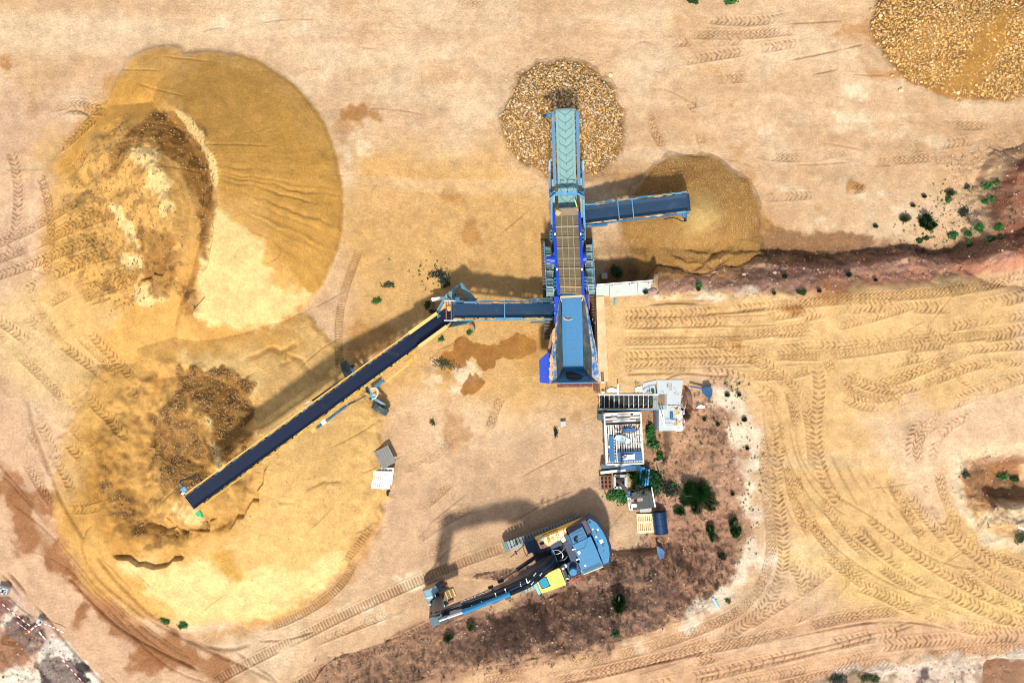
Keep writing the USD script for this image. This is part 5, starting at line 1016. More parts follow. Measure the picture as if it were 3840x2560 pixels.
# tank deck and rails
put(ex, 'tank', epoly(G(), [(-1.56, -1.44), (.34, -1.50), (.34, -.92), (-.1, -.86), (-1.02, -.96), (-1.52, -.72)], 1.3, 2.30), mat('cream_tank', (.78, .58, .26), .5, 0, .25, DUST))
put(ex, 'filler_cap', G().cyl(E(-1.25, -.90, 2.3), E(-1.25, -.90, 2.36), .20, 16), mat('cream_cap', (.80, .66, .38), .5)); put(ex, 'filler_cap', G().cyl(E(-1.20, -1.24, 2.3), E(-1.20, -1.24, 2.34), .17, 16), '/World/Looks/cream_cap')
for x in (-.62, -.36): put(ex, 'filler_cap', G().cyl(E(x, -1.22, 2.3), E(x, -1.22, 2.35), .11, 12), M_YEL)
put(ex, 'deck_hole', ebox(G(), -.02, .26, -1.3, -1.12, 2.295, 2.31), M_BLACK)
dk_ = put(ex, 'tread_deck', epoly(G(), [(-1.06, -.96), (-.98, -.62), (.02, -.60), (.02, -.92)], 1.9, 2.2).prism([E(x, y, 0)[:2] for x, y in [(.04, -1.52), (.04, -.62), (.42, -.62), (.42, -1.52)]], 1.7, 2.02).prism([E(x, y, 0)[:2] for x, y in [(.44, -1.55), (.44, -.78), (1.18, -.84), (1.12, -1.60)]], 1.3, 1.82), M_DECKPL)
strip = [(-1.12, -.70), (-1.10, .48), (-1.62, .50), (-1.60, -.62), (-1.44, -.74)]
put(ex, 'tread_deck', epoly(G(), strip, 2.3, 2.5), M_DECKPL)
put(ex, 'tread_deck', epoly(G(), [(-.74, .56), (-.62, 1.50), (-1.40, 1.48), (-1.44, .52)], 1.4, 2.26), M_DECKPL)
def dimples(x0, x1, y0, y1, z, sk=0):
    g = G()
    for i, x in enumerate(np.arange(x0, x1, .085)):
        for y in np.arange(y0 + (i % 2) * .05, y1, .10): g.box(E(x, y, z + .004), (.045, .045, .012), EA + .8)
    return g
put(dk_, 'anti_slip_stud', dimples(-.96, 0, -.92, -.66, 2.2), M_BLACK); put(dk_, 'anti_slip_stud', dimples(-1.58, -1.14, -.56, .42, 2.5), M_BLACK); put(dk_, 'anti_slip_stud', dimples(-1.36, -.72, .60, 1.42, 2.26), M_BLACK); put(dk_, 'anti_slip_stud', dimples(.5, 1.08, -1.5, -.9, 1.82), M_BLACK)
put(ex, 'round_housing', G().cyl(E(-.98, 1.07, 2.26), E(-.98, 1.07, 2.75), .23, 18).cyl(E(-.98, 1.07, 2.75), E(-.98, 1.07, 2.80), .20, 18), M_EXB, smooth=35)
put(ex, 'swivel_cap', G().cyl(E(-.66, .62, 2.2), E(-.66, .62, 2.42), .12, 12), M_GALV)
def rail(pts, r=.022): put(ex, 'red_handrail', G().tube(pts, r), M_RED)
rail([E(.30, -1.52, 1.85), E(.28, -1.52, 3.0), E(.12, -1.02, 3.0), E(.12, -1.0, 2.2)]); rail([E(.12, -1.02, 3.0), E(-.30, -1.06, 3.0), E(-.34, -1.42, 3.0), E(-.34, -1.45, 2.3)])
rail([E(-.42, -1.45, 2.3), E(-.42, -1.42, 3.0), E(-.44, -1.06, 3.0), E(-.92, -1.10, 3.0), E(-.94, -1.44, 3.0), E(-.94, -1.46, 2.3)]); rail([E(-1.04, -1.46, 2.3), E(-1.04, -1.42, 2.95), E(-1.05, -1.16, 2.95), E(-1.42, -1.2, 2.95), E(-1.44, -1.45, 2.95), E(-1.44, -1.46, 2.3)])
rail([E(1.14, -1.58, 1.2), E(1.25, -1.55, 2.5), E(1.30, -1.2, 2.5), E(1.26, -.85, 2.4), E(1.2, -.82, 1.2)]); rail([E(-.64, 1.52, 2.2), E(-.62, 1.60, 2.75), E(-1.32, 1.57, 2.75), E(-1.33, 1.5, 2.2)]); rail([E(-.62, 1.60, 2.5), E(-1.32, 1.57, 2.5)])
put(ex, 'mirror', G().box(E(-.05, -1.62, 2.75), (.22, .08, .3), EA + .5).beam(E(-.1, -1.5, 2.3), E(-.08, -1.6, 2.7), .04, .04), M_EXB)
put(ex, 'mirror_arm', G().tube([E(1.2, -1.4, 1.5), E(2.3, -1.05, 1.7)], .025).box(E(1.85, -1.2, 1.75), (.1, .25, .2), EA), M_BLACK)
# centre bay
put(ex, 'centre_bay', ebox(G(), -1.1, .55, -.6, .5, 1.34, 1.42), M_BLACK)
put(ex, 'cross_member', G().beam(E(-.29, -.56, 2.15), E(-.26, .44, 2.15), .15, .12), mat('teal_bar', (.10, .26, .33), .5, .1, .2, DUST))
for k, (a, b) in enumerate((((-1.05, -.35), (-.36, -.22)), ((-1.02, -.05), (-.35, .0)), ((-1.0, .2), (-.4, .22)))):
    put(ex, 'hose', G().tube(spline([E(a[0], a[1], 1.95), E((a[0] + b[0]) / 2, (a[1] + b[1]) / 2 + .08, 2.15), E(*b, 2.05)]), .028), M_GALV if k != 1 else M_HOSE)
put(ex, 'hose', G().tube(spline([E(-.40, -.46, 2.1), E(-.62, -.42, 2.2), E(-.80, -.1, 2.25), E(-.70, .14, 2.2), E(-.55, .2, 2.1)]), .022), M_GALV)
# cab
cp = [(1.29, .47), (-.33, .46), (-.30, 1.50), (1.27, 1.42)]
put(ex, 'cab_body', epoly(G(), cp, 1.3, 1.75), M_YEL)
put(ex, 'cab_window', epoly(G(), [(1.26, .50), (-.28, .5), (-.26, 1.46), (1.24, 1.39)], 1.75, 3.0), M_GLASS)
for x, y in ((1.26, .5), (-.28, .5), (-.26, 1.46), (1.24, 1.39), (.45, 1.44)): put(ex, 'cab_pillar', G().beam(E(x, y, 1.7), E(x, y, 3.05), .09, .09), M_EXD)
roof = put(ex, 'cab_roof', epoly(G(), [(1.28, .50), (1.24, .45), (-.27, .43), (-.33, .49), (-.31, 1.46), (-.25, 1.52), (1.22, 1.43), (1.28, 1.37)], 2.98, 3.14), mat('cab_yellow', (.70, .47, .055), .45, 0, .05, DUST, vary=.05))
put(roof, 'roof_hatch', epoly(G(), [(1.20, .60), (1.15, .55), (.68, .56), (.60, .62), (.60, 1.12), (.56, 1.2), (.64, 1.24), (1.12, 1.2), (1.18, 1.12)], 3.12, 3.155), M_BLACK); put(roof, 'hatch_glass', epoly(G(), [(1.15, .64), (1.10, .60), (.70, .61), (.65, .66), (.65, 1.12), (.70, 1.17), (1.08, 1.14), (1.13, 1.09)], 3.15, 3.168), mat('hatch_blue', (.01, .20, .30), .15, spec=.6))
for x, y in ((1.1, .49), (.75, .48), (.3, .47), (-.1, .47), (1.1, 1.38), (.7, 1.41), (.2, 1.44), (-.1, 1.46)): put(roof, 'roof_bolt', G().cyl(E(x, y, 3.13), E(x, y, 3.155), .025, 8), M_BLACK)
put(ex, 'sun_visor', G().plate([E(1.28, .40, 3.0), E(1.50, .36, 2.90), E(1.50, 1.48, 2.90), E(1.30, 1.44, 3.0)], .04), mat('visor_teal', (.15, .38, .41), .4, 0, .1, DUST)); put(ex, 'visor_lip', G().beam(E(1.29, .42, 3.02), E(1.30, 1.42, 3.02), .05, .05), M_BLACK)
put(ex, 'cab_rear_frame', ebox(G(), -.58, -.36, .45, 1.52, 1.4, 2.7), M_BLACK); put(ex, 'cab_rear_light', G().beam(E(-.40, .52, 2.75), E(-.38, 1.4, 2.75), .05, .06), M_WHITE)
for y in (.62, 1.30): put(ex, 'work_light', G().cyl(E(-.5, y, 2.7), E(-.5, y, 2.8), .07, 10), M_GALV)
put(ex, 'side_mirror', G().tube([E(1.25, 1.45, 2.6), E(1.42, 1.68, 2.6)], .025).box(E(1.42, 1.7, 2.6), (.08, .14, .3), EA), M_BLACK); put(ex, 'work_light', G().box(E(-.35, 1.58, 3.05), (.16, .16, .14), EA), M_BLACK)
# boom: box section following its curve; the whole working arm stands a little to the right of the body line
def B(x, z, y=0.0): return E(x, -.02 - .055 * x + y, z)
bt = [(.05, 2.1), (.9, 3.7), (1.9, 4.95), (2.9, 5.55), (4.2, 5.95), (5.6, 6.15), (7.15, 6.1)]; hh = [.34, .48, .60, .58, .48, .40, .24]
tang = np.gradient(np.array(bt), axis=0); tang /= np.linalg.norm(tang, axis=1, keepdims=True); nor = np.stack([-tang[:, 1], tang[:, 0]], 1)
up_ = [np.array(b) + n_ * h for b, n_, h in zip(bt, nor, hh)]; dn_ = [np.array(b) - n_ * h for b, n_, h in zip(bt, nor, hh)]
g, gt = G(), G(); bw_ = .30
for i in range(len(bt) - 1):
    c8 = [B(*dn_[i], -bw_), B(*dn_[i + 1], -bw_), B(*dn_[i + 1], bw_), B(*dn_[i], bw_), B(*up_[i], -bw_), B(*up_[i + 1], -bw_), B(*up_[i + 1], bw_), B(*up_[i], bw_)]; g.hexa(c8)
    gt.hexa([B(*up_[i], -bw_ - .02), B(*up_[i + 1], -bw_ - .02), B(*up_[i + 1], bw_ + .02), B(*up_[i], bw_ + .02)] + [B(up_[i][0] + nor[i][0] * .03, up_[i][1] + nor[i][1] * .03, -bw_ - .02), B(up_[i+1][0] + nor[i+1][0] * .03, up_[i+1][1] + nor[i+1][1] * .03, -bw_ - .02), B(up_[i+1][0] + nor[i+1][0] * .03, up_[i+1][1] + nor[i+1][1] * .03, bw_ + .02), B(up_[i][0] + nor[i][0] * .03, up_[i][1] + nor[i][1] * .03, bw_ + .02)])
bm = put(ex, 'boom', g, mat('boom_dark', (.016, .016, .024), .4, 0, .15, (.12, .09, .08), 3.0)); put(bm, 'boom_top_plate', gt, M_EXD)
txt = meshkit.text_mesh('VOLVO', .30, .02, True); v = np.array(txt.vertices) * [1.35, 1, 1]; ctr_ = v[:, 0].max() / 2
vv = []
for x, y, z in v:                    # on the right-hand face of the boom, upright, reading towards the bucket's far side
    px_ = 4.65 - (ctr_ - x) * -1.0; b_ = np.interp(px_, [q[0] for q in bt], [q[1] for q in bt]); vv.append(B(px_, b_ - .13 + y, -bw_ - .012 - z))
vv = np.array(vv); fc = np.array(txt.faces)
# lettering read from the right-hand side runs from the boom foot backwards, so mirror along the boom
mid_ = 4.65; vv2 = []
for x, y, z in v:
    px_ = mid_ + (ctr_ - x); b_ = np.interp(px_, [q[0] for q in bt], [q[1] for q in bt]); vv2.append(B(px_, b_ - .13 + y, -bw_ - .012 - z))
put(bm, 'lettering', G().add(vv2, fc), M_WHITE)
# lift cylinders, stick cylinder, hoses
for y in (-.52, .52):
    put(ex, 'lift_cylinder', G().cyl(E(.75, y * .9, 1.6), B(2.0, 3.9, y), .13, 12), M_EXD); put(ex, 'cylinder_rod', G().cyl(B(2.0, 3.9, y), B(3.0, 5.2, y), .06, 10), mat('bronze_rod', (.20, .13, .07), .4, .4) if y < 0 else '/World/Looks/bronze_rod')
    put(ex, 'pin_boss', G().box(B(3.05, 5.28, y * 1.02), (.34, .22, .30), EA), M_EXD)
put(ex, 'pin_boss', G().box(B(3.75, 5.55, -.42), (.2, .16, .2), EA).box(B(3.6, 5.55, -.44), (.1, .1, .3), EA), M_EXD)
sc0, sc1, sc2 = B(2.75, 6.42, .14), B(5.55, 6.92, .10), B(7.0, 7.02, .06)
put(ex, 'stick_cylinder', G().cyl(sc0, sc1, .145, 14), M_EXB, smooth=35); put(ex, 'cylinder_gland', G().cyl(sc1 - unit(sc1 - sc0) * .3, sc1 + unit(sc1 - sc0) * .06, .17, 14), M_EXB, smooth=35); put(ex, 'stick_cylinder_rod', G().cyl(sc1, sc2, .075, 12), M_CHROME, smooth=True)
r = np.random.default_rng(12); M_PIPEB = mat('boom_pipe', (.006, .05, .10), .4)
for k, y in enumerate((-.24, -.19, -.14, -.09, -.03, .24, .30, .19)):
    far = 6.6 if k < 3 else (5.3 if k < 6 else 3.9); xs = [-.3, .25, .9, 1.7, 2.6, 3.5, far]
    pts = [E(-.3 - .1 * r.random(), y * 1.4, 2.1)] + [B(x, np.interp(x, [q[0] for q in up_], [q[1] for q in up_]) + .09 + .05 * r.random(), y + .05 * r.normal() * (x < 3)) for x in xs[1:]]
    put(ex, 'boom_hose', G().tube(spline(pts, .12), .034), M_PIPEB if k == 4 else M_HOSE)
for x in (1.6, 2.0, 2.9, 3.5, 4.4, 5.0):
    z = np.interp(x, [q[0] for q in up_], [q[1] for q in up_]) + .16; y = -.1 + .2 * r.random(); put(ex, 'hose_clamp', G().beam(B(x, z, y - .13), B(x + .03, z, y + .13), .05, .06), M_WHITE)
for x, y in ((1.0, -.12), (1.45, .05), (1.3, .22), (.7, .1)): put(ex, 'hose_clamp', G().beam(B(x, np.interp(x, [q[0] for q in up_], [q[1] for q in up_]) + .18, y - .03), B(x + .16, np.interp(x + .16, [q[0] for q in up_], [q[1] for q in up_]) + .18, y + .03), .05, .05), M_WHITE)
for k in range(5): put(ex, 'boom_foot_hose', G().tube(spline([E(.1 + .08 * k, -.3 + .1 * k, 2.0), E(.35 + .05 * k, -.34 + .12 * k, 2.9), B(.9 + .1 * k, 4.35, -.25 + .1 * k)]), .035), M_HOSE)
# stick, hanging nearly plumb, with bucket linkage
k0, k1 = B(7.12, 6.7, 0), B(7.35, 1.75, 0)
g = G(); e_ = .19
for a, b, h0, h1 in ((k0, k0 + (k1 - k0) * .28, .26, .40), (k0 + (k1 - k0) * .28, k1, .40, .20)):
    f_ = EF - .055 * EL; f_ = unit(f_); l_ = np.cross(EU, f_)
    g.hexa([b - f_ * h1 - l_ * e_, b + f_ * h1 - l_ * e_, b + f_ * h1 + l_ * e_, b - f_ * h1 + l_ * e_, a - f_ * h0 - l_ * e_, a + f_ * h0 - l_ * e_, a + f_ * h0 + l_ * e_, a - f_ * h0 + l_ * e_])
sk = put(ex, 'stick', g, M_EXD)
put(sk, 'stick_head_plate', G().box(k0 + EU * .05, (.75, .56, .5), EA), M_DKTEAL); put(sk, 'stick_top_bracket', G().box(B(6.75, 6.95, .12), (.5, .4, .2), EA), M_BLACK)
put(ex, 'bucket_cylinder', G().cyl(B(7.55, 6.0, 0), B(7.75, 3.2, 0), .11, 12), M_EXD); put(ex, 'bucket_cylinder_rod', G().cyl(B(7.75, 3.2, 0), B(7.85, 2.2, 0), .06, 10), M_CHROME); put(ex, 'bucket_link', G().beam(B(7.85, 2.2, 0), B(7.6, 1.3, 0), .3, .12).beam(B(7.85, 2.2, 0), B(7.35, 2.3, 0), .34, .1), M_BLACK)
put(ex, 'stick_hose', G().tube(spline([B(6.6, 6.6, -.2), B(7.05, 7.05, -.22), B(7.35, 6.6, -.22), B(7.45, 5.4, -.22)]), .035).tube(spline([B(6.5, 6.55, -.28), B(7.1, 7.15, -.3), B(7.5, 6.5, -.26)]), .035), M_HOSE)
# bucket: curled shell, back towards the left
bc = [(7.15, .12), (7.55, .02), (7.98, .12), (8.22, .45), (8.26, .85), (8.1, 1.20), (7.7, 1.42), (7.25, 1.45)]
bwid = .78; yb = -.38 + .40
def BK(x, z, y): return E(x, -.36 + y, z)
g = G()
for (x0, z0), (x1, z1) in zip(bc[:-1], bc[1:]): g.plate([BK(x0, z0, -bwid), BK(x1, z1, -bwid), BK(x1, z1, bwid), BK(x0, z0, bwid)], .05)
bk = put(ex, 'bucket', g, mat('bucket_teal', (.14, .28, .33), .45, .2, .2, DUST, 3.0))
for y in (-bwid, bwid):
    g = G(); cen = BK(7.45, .75, y); ring = [BK(x, z, y) for x, z in bc]
    for i in range(len(ring) - 1): g.plate([cen, ring[i], ring[i + 1]], .05)
    put(bk, 'bucket_side', g, mat('tan_steel', (.24, .17, .11), .6, .1, .45, DUST, 3.0) if y < 0 else '/World/Looks/tan_steel')
for y in np.linspace(-.68, .68, 5): put(bk, 'bucket_tooth', G().beam(BK(7.18, .12, y), BK(6.82, .2, y), .13, .09), M_RUST)
for y in (-.3, .15): put(bk, 'wear_strip', G().plate([BK(8.27, .50, y - .06), BK(8.30, .86, y - .06), BK(8.30, .86, y + .06), BK(8.27, .50, y + .06)], .03).plate([BK(8.30, .86, y - .06), BK(8.13, 1.24, y - .06), BK(8.13, 1.24, y + .06), BK(8.30, .86, y + .06)], .03).plate([BK(8.13, 1.24, y - .06), BK(7.72, 1.46, y - .06), BK(7.72, 1.46, y + .06), BK(8.13, 1.24, y + .06)], .03), M_GALV)
put(bk, 'bucket_ear', G().beam(BK(7.3, 1.45, -.22), BK(7.45, 1.8, -.22), .5, .06).beam(BK(7.3, 1.45, .22), BK(7.45, 1.8, .22), .5, .06), M_EXD)
put(ex, 'hitch', G().box(E(6.75, -.45, 1.55), (.85, .55, .4), EA), mat('hitch_brown', (.10, .065, .03), .6, .2, .3, DUST)); put(ex, 'hitch_rib', G().beam(E(6.35, -.7, 1.77), E(6.35, -.2, 1.77), .08, .06).beam(E(6.6, -.7, 1.77), E(6.6, -.2, 1.77), .06, .05).beam(E(6.85, -.7, 1.77), E(6.85, -.2, 1.77), .06, .05), M_YEL)

# ------------------------------------------------------------------ retaining walls, slabs, guard rails
single('retaining_wall', G().prism_px([(2236, 1112), (2265, 1111), (2281, 1429), (2245, 1431)], -.1, 2.72), M_CONCS, 'long concrete wall beside the blue hopper, its top covered with sand', 'concrete wall')
single('concrete_block', G().prism_px([(2235, 1069), (2285, 1067), (2284.5, 1109), (2236, 1110)], -.1, 2.66), M_CONCW, 'sand-stained corner block next to the screening machine steps', 'concrete block')
single('concrete_block', G().prism_px([(2286.5, 1067), (2389, 1059), (2391.5, 1106), (2288, 1114)], -.1, 2.66), M_CONCW, 'longest pale concrete block at the edge of the loading ramp', 'concrete block')
single('concrete_block', G().prism_px([(2391, 1059), (2442, 1055), (2444, 1104), (2393, 1106)], -.1, 2.66), M_CONCW, 'clean square concrete block at the outer end of the ramp edge', 'concrete block')
single('concrete_slab', G().prism_px([(2412, 1436), (2461.5, 1424), (2461.5, 1473), (2410, 1475)], 2.35, 2.68), M_CONC, 'half sand-covered slab above the metal stairs', 'concrete slab')
single('concrete_slab', G().prism_px([(2464, 1424), (2561, 1424), (2552, 1516), (2501, 1516), (2501, 1475), (2464, 1475)], 2.3, 2.68), M_CONC, 'broad pale slab at the top landing of the metal stairs', 'concrete slab')
single('concrete_slab', G().prism_px([(2471, 1521), (2552, 1518), (2561, 1613), (2471, 1616)], 0.2, 2.62), M_CONC, 'grey slab carrying a white railing and yellow bars', 'concrete slab')
g_ = thing('guard_rail', 'white double tube railing along the outer edge of the ramp blocks', 'railing', P(2340, 1064, 2.66))
for dz, dy in ((.95, 0), (.5, 0)): put(g_, 'rail_tube', G().tube([P(2238, 1067 + dy, 2.66 + dz), P(2447, 1051 + dy, 2.66 + dz)], .03), M_WHITE)
for x, y in ((2242, 1069.5), (2300, 1066), (2365, 1061), (2437, 1056.5)): put(g_, 'rail_post', G().tube([P(x, y + 1, 2.66), P(x - .5, y + .5, 3.62)], .03), M_WHITE); put(g_, 'rail_bracket', G().box(P(x + 2, y + 6, 2.74), (.24, .10, .14), .4), M_GALV)
s_ = thing('steel_staircase', 'open steel staircase with mesh treads beside the pallet shed', 'stairs', (*W(2330, 1505, 0), 0))
for i in range(11):
    x = 2248 + i * 18.3; z = .22 + i * .215; t_ = put(s_, 'tread', G().beam(P(x + 8, 1483, z), P(x + 8, 1529, z), .26, .025, EU), mat('grating_dark', (.018, .017, .016), .6, .2, .1, DUST) if i == 0 else '/World/Looks/grating_dark')
    put(t_, 'tread_nosing', G().beam(P(x, 1482, z + .02), P(x, 1530, z + .02), .045, .05), M_GALV)
for y in (1481, 1532): put(s_, 'stringer', G().beam(P(2247, y, .25), P(2452, y, 2.58), .05, .22), M_GALV)
lp = put(s_, 'landing', G().beam(P(2481, 1478, 2.6), P(2481, 1533, 2.6), .98, .03, EU), '/World/Looks/grating_dark')
g = G()
for x in np.arange(2450, 2502, 2.4): g.beam(P(x, 1479, 2.63), P(x, 1532, 2.63), .014, .02)
for y in np.arange(1480, 1532, 2.4): g.beam(P(2449, y, 2.63), P(2501, y, 2.63), .014, .02)
put(lp, 'landing_grid', g, M_GALV); put(lp, 'rusty_sheet', G().box(P(2480, 1500, 2.655), (.42, .62, .02)), mat('brown_sheet', (.14, .09, .05), .7, 0, .3, DUST))
put(lp, 'landing_edge', G().beam(P(2502, 1477, 2.63), P(2502, 1534, 2.63), .04, .08).beam(P(2450, 1477, 2.64), P(2502, 1477, 2.64), .04, .08).beam(P(2450, 1534, 2.64), P(2502, 1534, 2.64), .04, .08), M_GALV)
for y in (1478, 1535):
    put(s_, 'handrail', G().tube([P(2244, y, 1.2), P(2440, y + 1, 3.45), P(2470, y + 1, 3.55)], .028), M_SKYBLUE if y > 1500 else M_WHITE); put(s_, 'knee_rail', G().tube([P(2246, y, .75), P(2440, y, 3.0)], .02), M_GALV)
    for i in range(5): t = i / 4; put(s_, 'rail_post', G().tube([P(2248 + 190 * t, y, .25 + 2.2 * t), P(2248 + 190 * t, y, 1.22 + 2.2 * t)], .022), M_GALV)
rl_ = thing('railing_frame', 'white tube railing frame standing on the grey slab with yellow bars', 'railing', P(2490, 1560, 2.62))
put(rl_, 'rail_tube', G().tube([P(2476, 1538, 2.66), P(2475, 1538, 3.3), P(2491, 1596, 3.3), P(2491, 1597, 2.66)], .028), M_WHITE); put(rl_, 'rail_tube', G().tube([P(2486, 1536, 2.66), P(2485, 1536, 3.3), P(2494, 1600, 3.3), P(2540, 1601, 3.3), P(2540, 1602, 2.66)], .028), M_WHITE); put(rl_, 'rail_tube', G().tube([P(2493, 1599, 2.95), P(2540, 1600, 2.95)], .02), M_WHITE)
single('gas_cylinder', G().cyl(P(2518.5, 1549, 2.74), P(2518.5, 1569, 2.74), .10, 12).cyl(P(2518.5, 1569, 2.74), P(2518.5, 1572, 2.74), .05, 8), M_BLUE, 'small blue cylinder lying on the grey slab', 'cylinder')
single('yellow_bar', G().beam(P(2535.5, 1534, 2.72), P(2535.5, 1552, 2.72), .10, .12).beam(P(2540, 1531, 2.72), P(2541, 1565, 2.72), .09, .12), M_YEL, 'pair of yellow bars lying on the grey slab', 'bars'); single('yellow_bar', G().beam(P(2539.5, 1575, 2.72), P(2539.5, 1592, 2.72), .15, .12), M_YEL, 'short yellow bar nearest the slab end', 'bar')
r = np.random.default_rng(5); g = G()
for k in range(60):
    a = P(2530 + 34 * r.random(), 1528 + 80 * r.random(), 2.66 + .12 * r.random()); th = r.random() * 6.3; g.tube(spline([a, a + [.12 * math.cos(th), .12 * math.sin(th), .04], a + [.25 * math.cos(th + .7), .25 * math.sin(th + .7), 0]], .06), .012, 4)
for k in range(3): th = np.linspace(0, 2 * math.pi, 20, endpoint=False); g.tube([P(2544, 1604, 2.66 + .02 * k) + [(.28 - .05 * k) * math.cos(t), (.2 - .04 * k) * math.sin(t), 0] for t in th], .02, 5, closed=True)
single('strapping_tangle', g, M_WHITE, 'tangle of white plastic strapping around the yellow bars', 'strapping')
for (px, py, z, h, lab) in ((2259, 1455, 2.6, .9, 'thin white post at the left end of the stairs'), (2264, 1450, 2.6, .9, None)):
    if lab: single('marker_post', G().tube([P(2258, 1432, 2.6), P(2258, 1434, 3.6)], .05).tube([P(2264, 1431, 2.6), P(2264, 1433, 3.6)], .04).beam(P(2256, 1470, 2.7), P(2266, 1470, 2.7), .1, .2), M_WHITE, 'pair of white posts by the hopper corner above the stairs', 'posts')
single('marker_post', G().prism_px([(2315, 1440), (2320, 1440), (2320.5, 1478), (2316, 1478)], 3.0, 3.1), M_WHITE, 'white board sticking out over the middle of the stairs', 'board')
single('white_debris', G().plate([P(2275, 1462, 2.66), P(2290, 1452, 2.66), P(2312, 1458, 2.68), P(2318, 1470, 2.66), P(2280, 1471, 2.66)], .04).plate([P(2382, 1453, 2.68), P(2408, 1446, 2.68), P(2410, 1468, 2.68), P(2384, 1470, 2.68)], .04), M_WHITE, 'broken white sheets on the sand above the stairs', 'debris')
single('dry_root', G().tube(spline([P(2268, 1474, 2.65), P(2274, 1460, 2.9), P(2281, 1445, 3.1)]), [.03] * len(spline([P(2268, 1474, 2.65), P(2274, 1460, 2.9), P(2281, 1445, 3.1)]))), M_RUST, 'dark bent stick above the left end of the stairs', 'stick')
single('steel_post', G().tube([P(2462.5, 1472, 2.3), P(2462.5, 1473, 3.3)], .05), M_BLACK, 'black post in the gap between the two upper slabs', 'post')
single('blue_brick', G().prism_px([(2301.5, 1121), (2308, 1121), (2308, 1142), (2302, 1142)], 2.5, 2.72), M_SKYBLUE, 'small blue-grey block in the sand of the ramp corner', 'block')

# ------------------------------------------------------------------ concrete cubes and small boxes
for px, py, sz, lab in ((2111, 1588, .33, 'small pale concrete cube alone on the sand below the hopper'), (2265, 1036, .36, 'grey concrete cube in the shadow behind the ramp blocks')):
    p = G3(px, py); single('concrete_cube', G().box(p + [0, 0, sz * .45], (sz, sz, sz), .05), M_CONC, lab, 'concrete cube')
p = G3(2248, 1560); single('meter_box', G().box(p + [0, 0, .4], (.30, .42, .8)), M_DKTEAL, 'dark grey box at the upper left corner of the pallet shed', 'box')
# ------------------------------------------------------------------ pallet shed with junk on its roof
M_WOOD = mat('pale_wood', (.52, .49, .44), .8, 0, .25, (.30, .25, .18), 3.0, bump=.3, vary=.2); M_WOOD2 = mat('weathered_wood', (.17, .165, .155), .85, 0, .25, (.10, .09, .07), 3.0, bump=.3, vary=.25); M_WOOD3 = mat('yellow_wood', (.60, .47, .27), .8, 0, .2, (.34, .22, .10), 4.0, bump=.3, vary=.2)
zr = 1.75
sh = thing('pallet_shed', 'low shed of pale pallets with slatted roof covered in blue junk', 'shed', (*W(2335, 1640, 0), 0))
rw = [(2266, 1551), (2402, 1545), (2413, 1737), (2274, 1741)]
def R4(a, b, dz=0):
    x = (rw[0][0] * (1 - a) + rw[1][0] * a) * (1 - b) + (rw[3][0] * (1 - a) + rw[2][0] * a) * b; y = (rw[0][1] * (1 - a) + rw[1][1] * a) * (1 - b) + (rw[3][1] * (1 - a) + rw[2][1] * a) * b
    return P(x, y, zr + dz)
def drop0(p): q = p.copy(); q[2] = 0; return q
for a, b in ((0, 0), (1, 0), (1, 1), (0, 1), (0, .2), (1, .2), (0, .6), (1, .6)): put(sh, 'corner_post', G().beam(drop0(R4(a, b)), R4(a, b), .09, .09), M_WOOD2)
for (a0, b0), (a1, b1), n in (((0, 0), (0, 1), 15), ((0, 0), (1, 0), 10), ((1, 0), (1, 1), 15), ((0, 1), (1, 1), 10)):
    for k in range(n):
        t = (k + .5) / n; p = R4(a0 + (a1 - a0) * t, b0 + (b1 - b0) * t, -.06); put(sh, 'wall_slat', G().beam(drop0(p) + [0, 0, .02], p, .02 if a0 == a1 else .14, .14 if a0 == a1 else .02), M_WOOD2)
    for h in (.25, .9, 1.6):
        q0, q1 = R4(a0, b0), R4(a1, b1); q0[2] = q1[2] = h; put(sh, 'wall_rail', G().beam(q0, q1, .05, .09), M_WOOD2)
    put(sh, 'roof_edge', G().beam(R4(a0, b0, .05), R4(a1, b1, .05), .09, .10), M_WOOD)
for (b0, b1) in ((.225, .605), (.61, .965)):
    for k in range(15): a = .035 + k * .0665; put(sh, 'roof_slat', G().beam(R4(a, b0, .06), R4(a, b1, .06), .095, .025), M_WOOD)
    for b in (b0 + .01, (b0 + b1) / 2, b1 - .01): put(sh, 'roof_batten', G().beam(R4(.02, b, .03), R4(.98, b, .03), .10, .03), M_WOOD2)
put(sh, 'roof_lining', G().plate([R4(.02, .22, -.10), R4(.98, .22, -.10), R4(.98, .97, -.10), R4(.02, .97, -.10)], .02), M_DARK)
put(sh, 'trough_floor', G().plate([R4(.02, .02, -.12), R4(.98, .02, -.12), R4(.98, .2, -.12), R4(.02, .2, -.12)], .02), M_WOOD2)
for k, (b, a0, a1, dz, m_) in enumerate(((.035, .03, .20, .03, M_WOOD), (.03, .22, .36, .02, M_WOOD), (.045, .36, .72, .05, M_WOOD), (.03, .79, .98, .05, M_WOOD), (.075, .2, .72, .0, M_WOOD2), (.06, .70, .96, .01, M_WOOD2), (.11, .03, .33, .03, M_WOOD), (.115, .33, .70, .05, mat('grey_board', (.34, .36, .33), .8, 0, .3, (.2, .18, .14), 4.0)), (.10, .70, .97, .03, M_WOOD), (.165, .03, .24, .0, M_WOOD2), (.155, .22, .86, .06, M_WOOD), (.15, .86, .97, .0, M_WOOD2))):
    put(sh, 'loose_board', G().beam(R4(a0, b, dz), R4(a1, b - .004, dz), .11, .04), m_)
g1 = 'things lying on the shed roof'
M_PANELB = mat('dark_blue_panel', (.008, .075, .22), .45, 0, .2, (.10, .14, .18), 4.0)
t_ = thing('ribbed_panel', 'long blue ribbed metal panel at the left edge of the shed roof', 'metal panel', R4(.13, .65, .1))
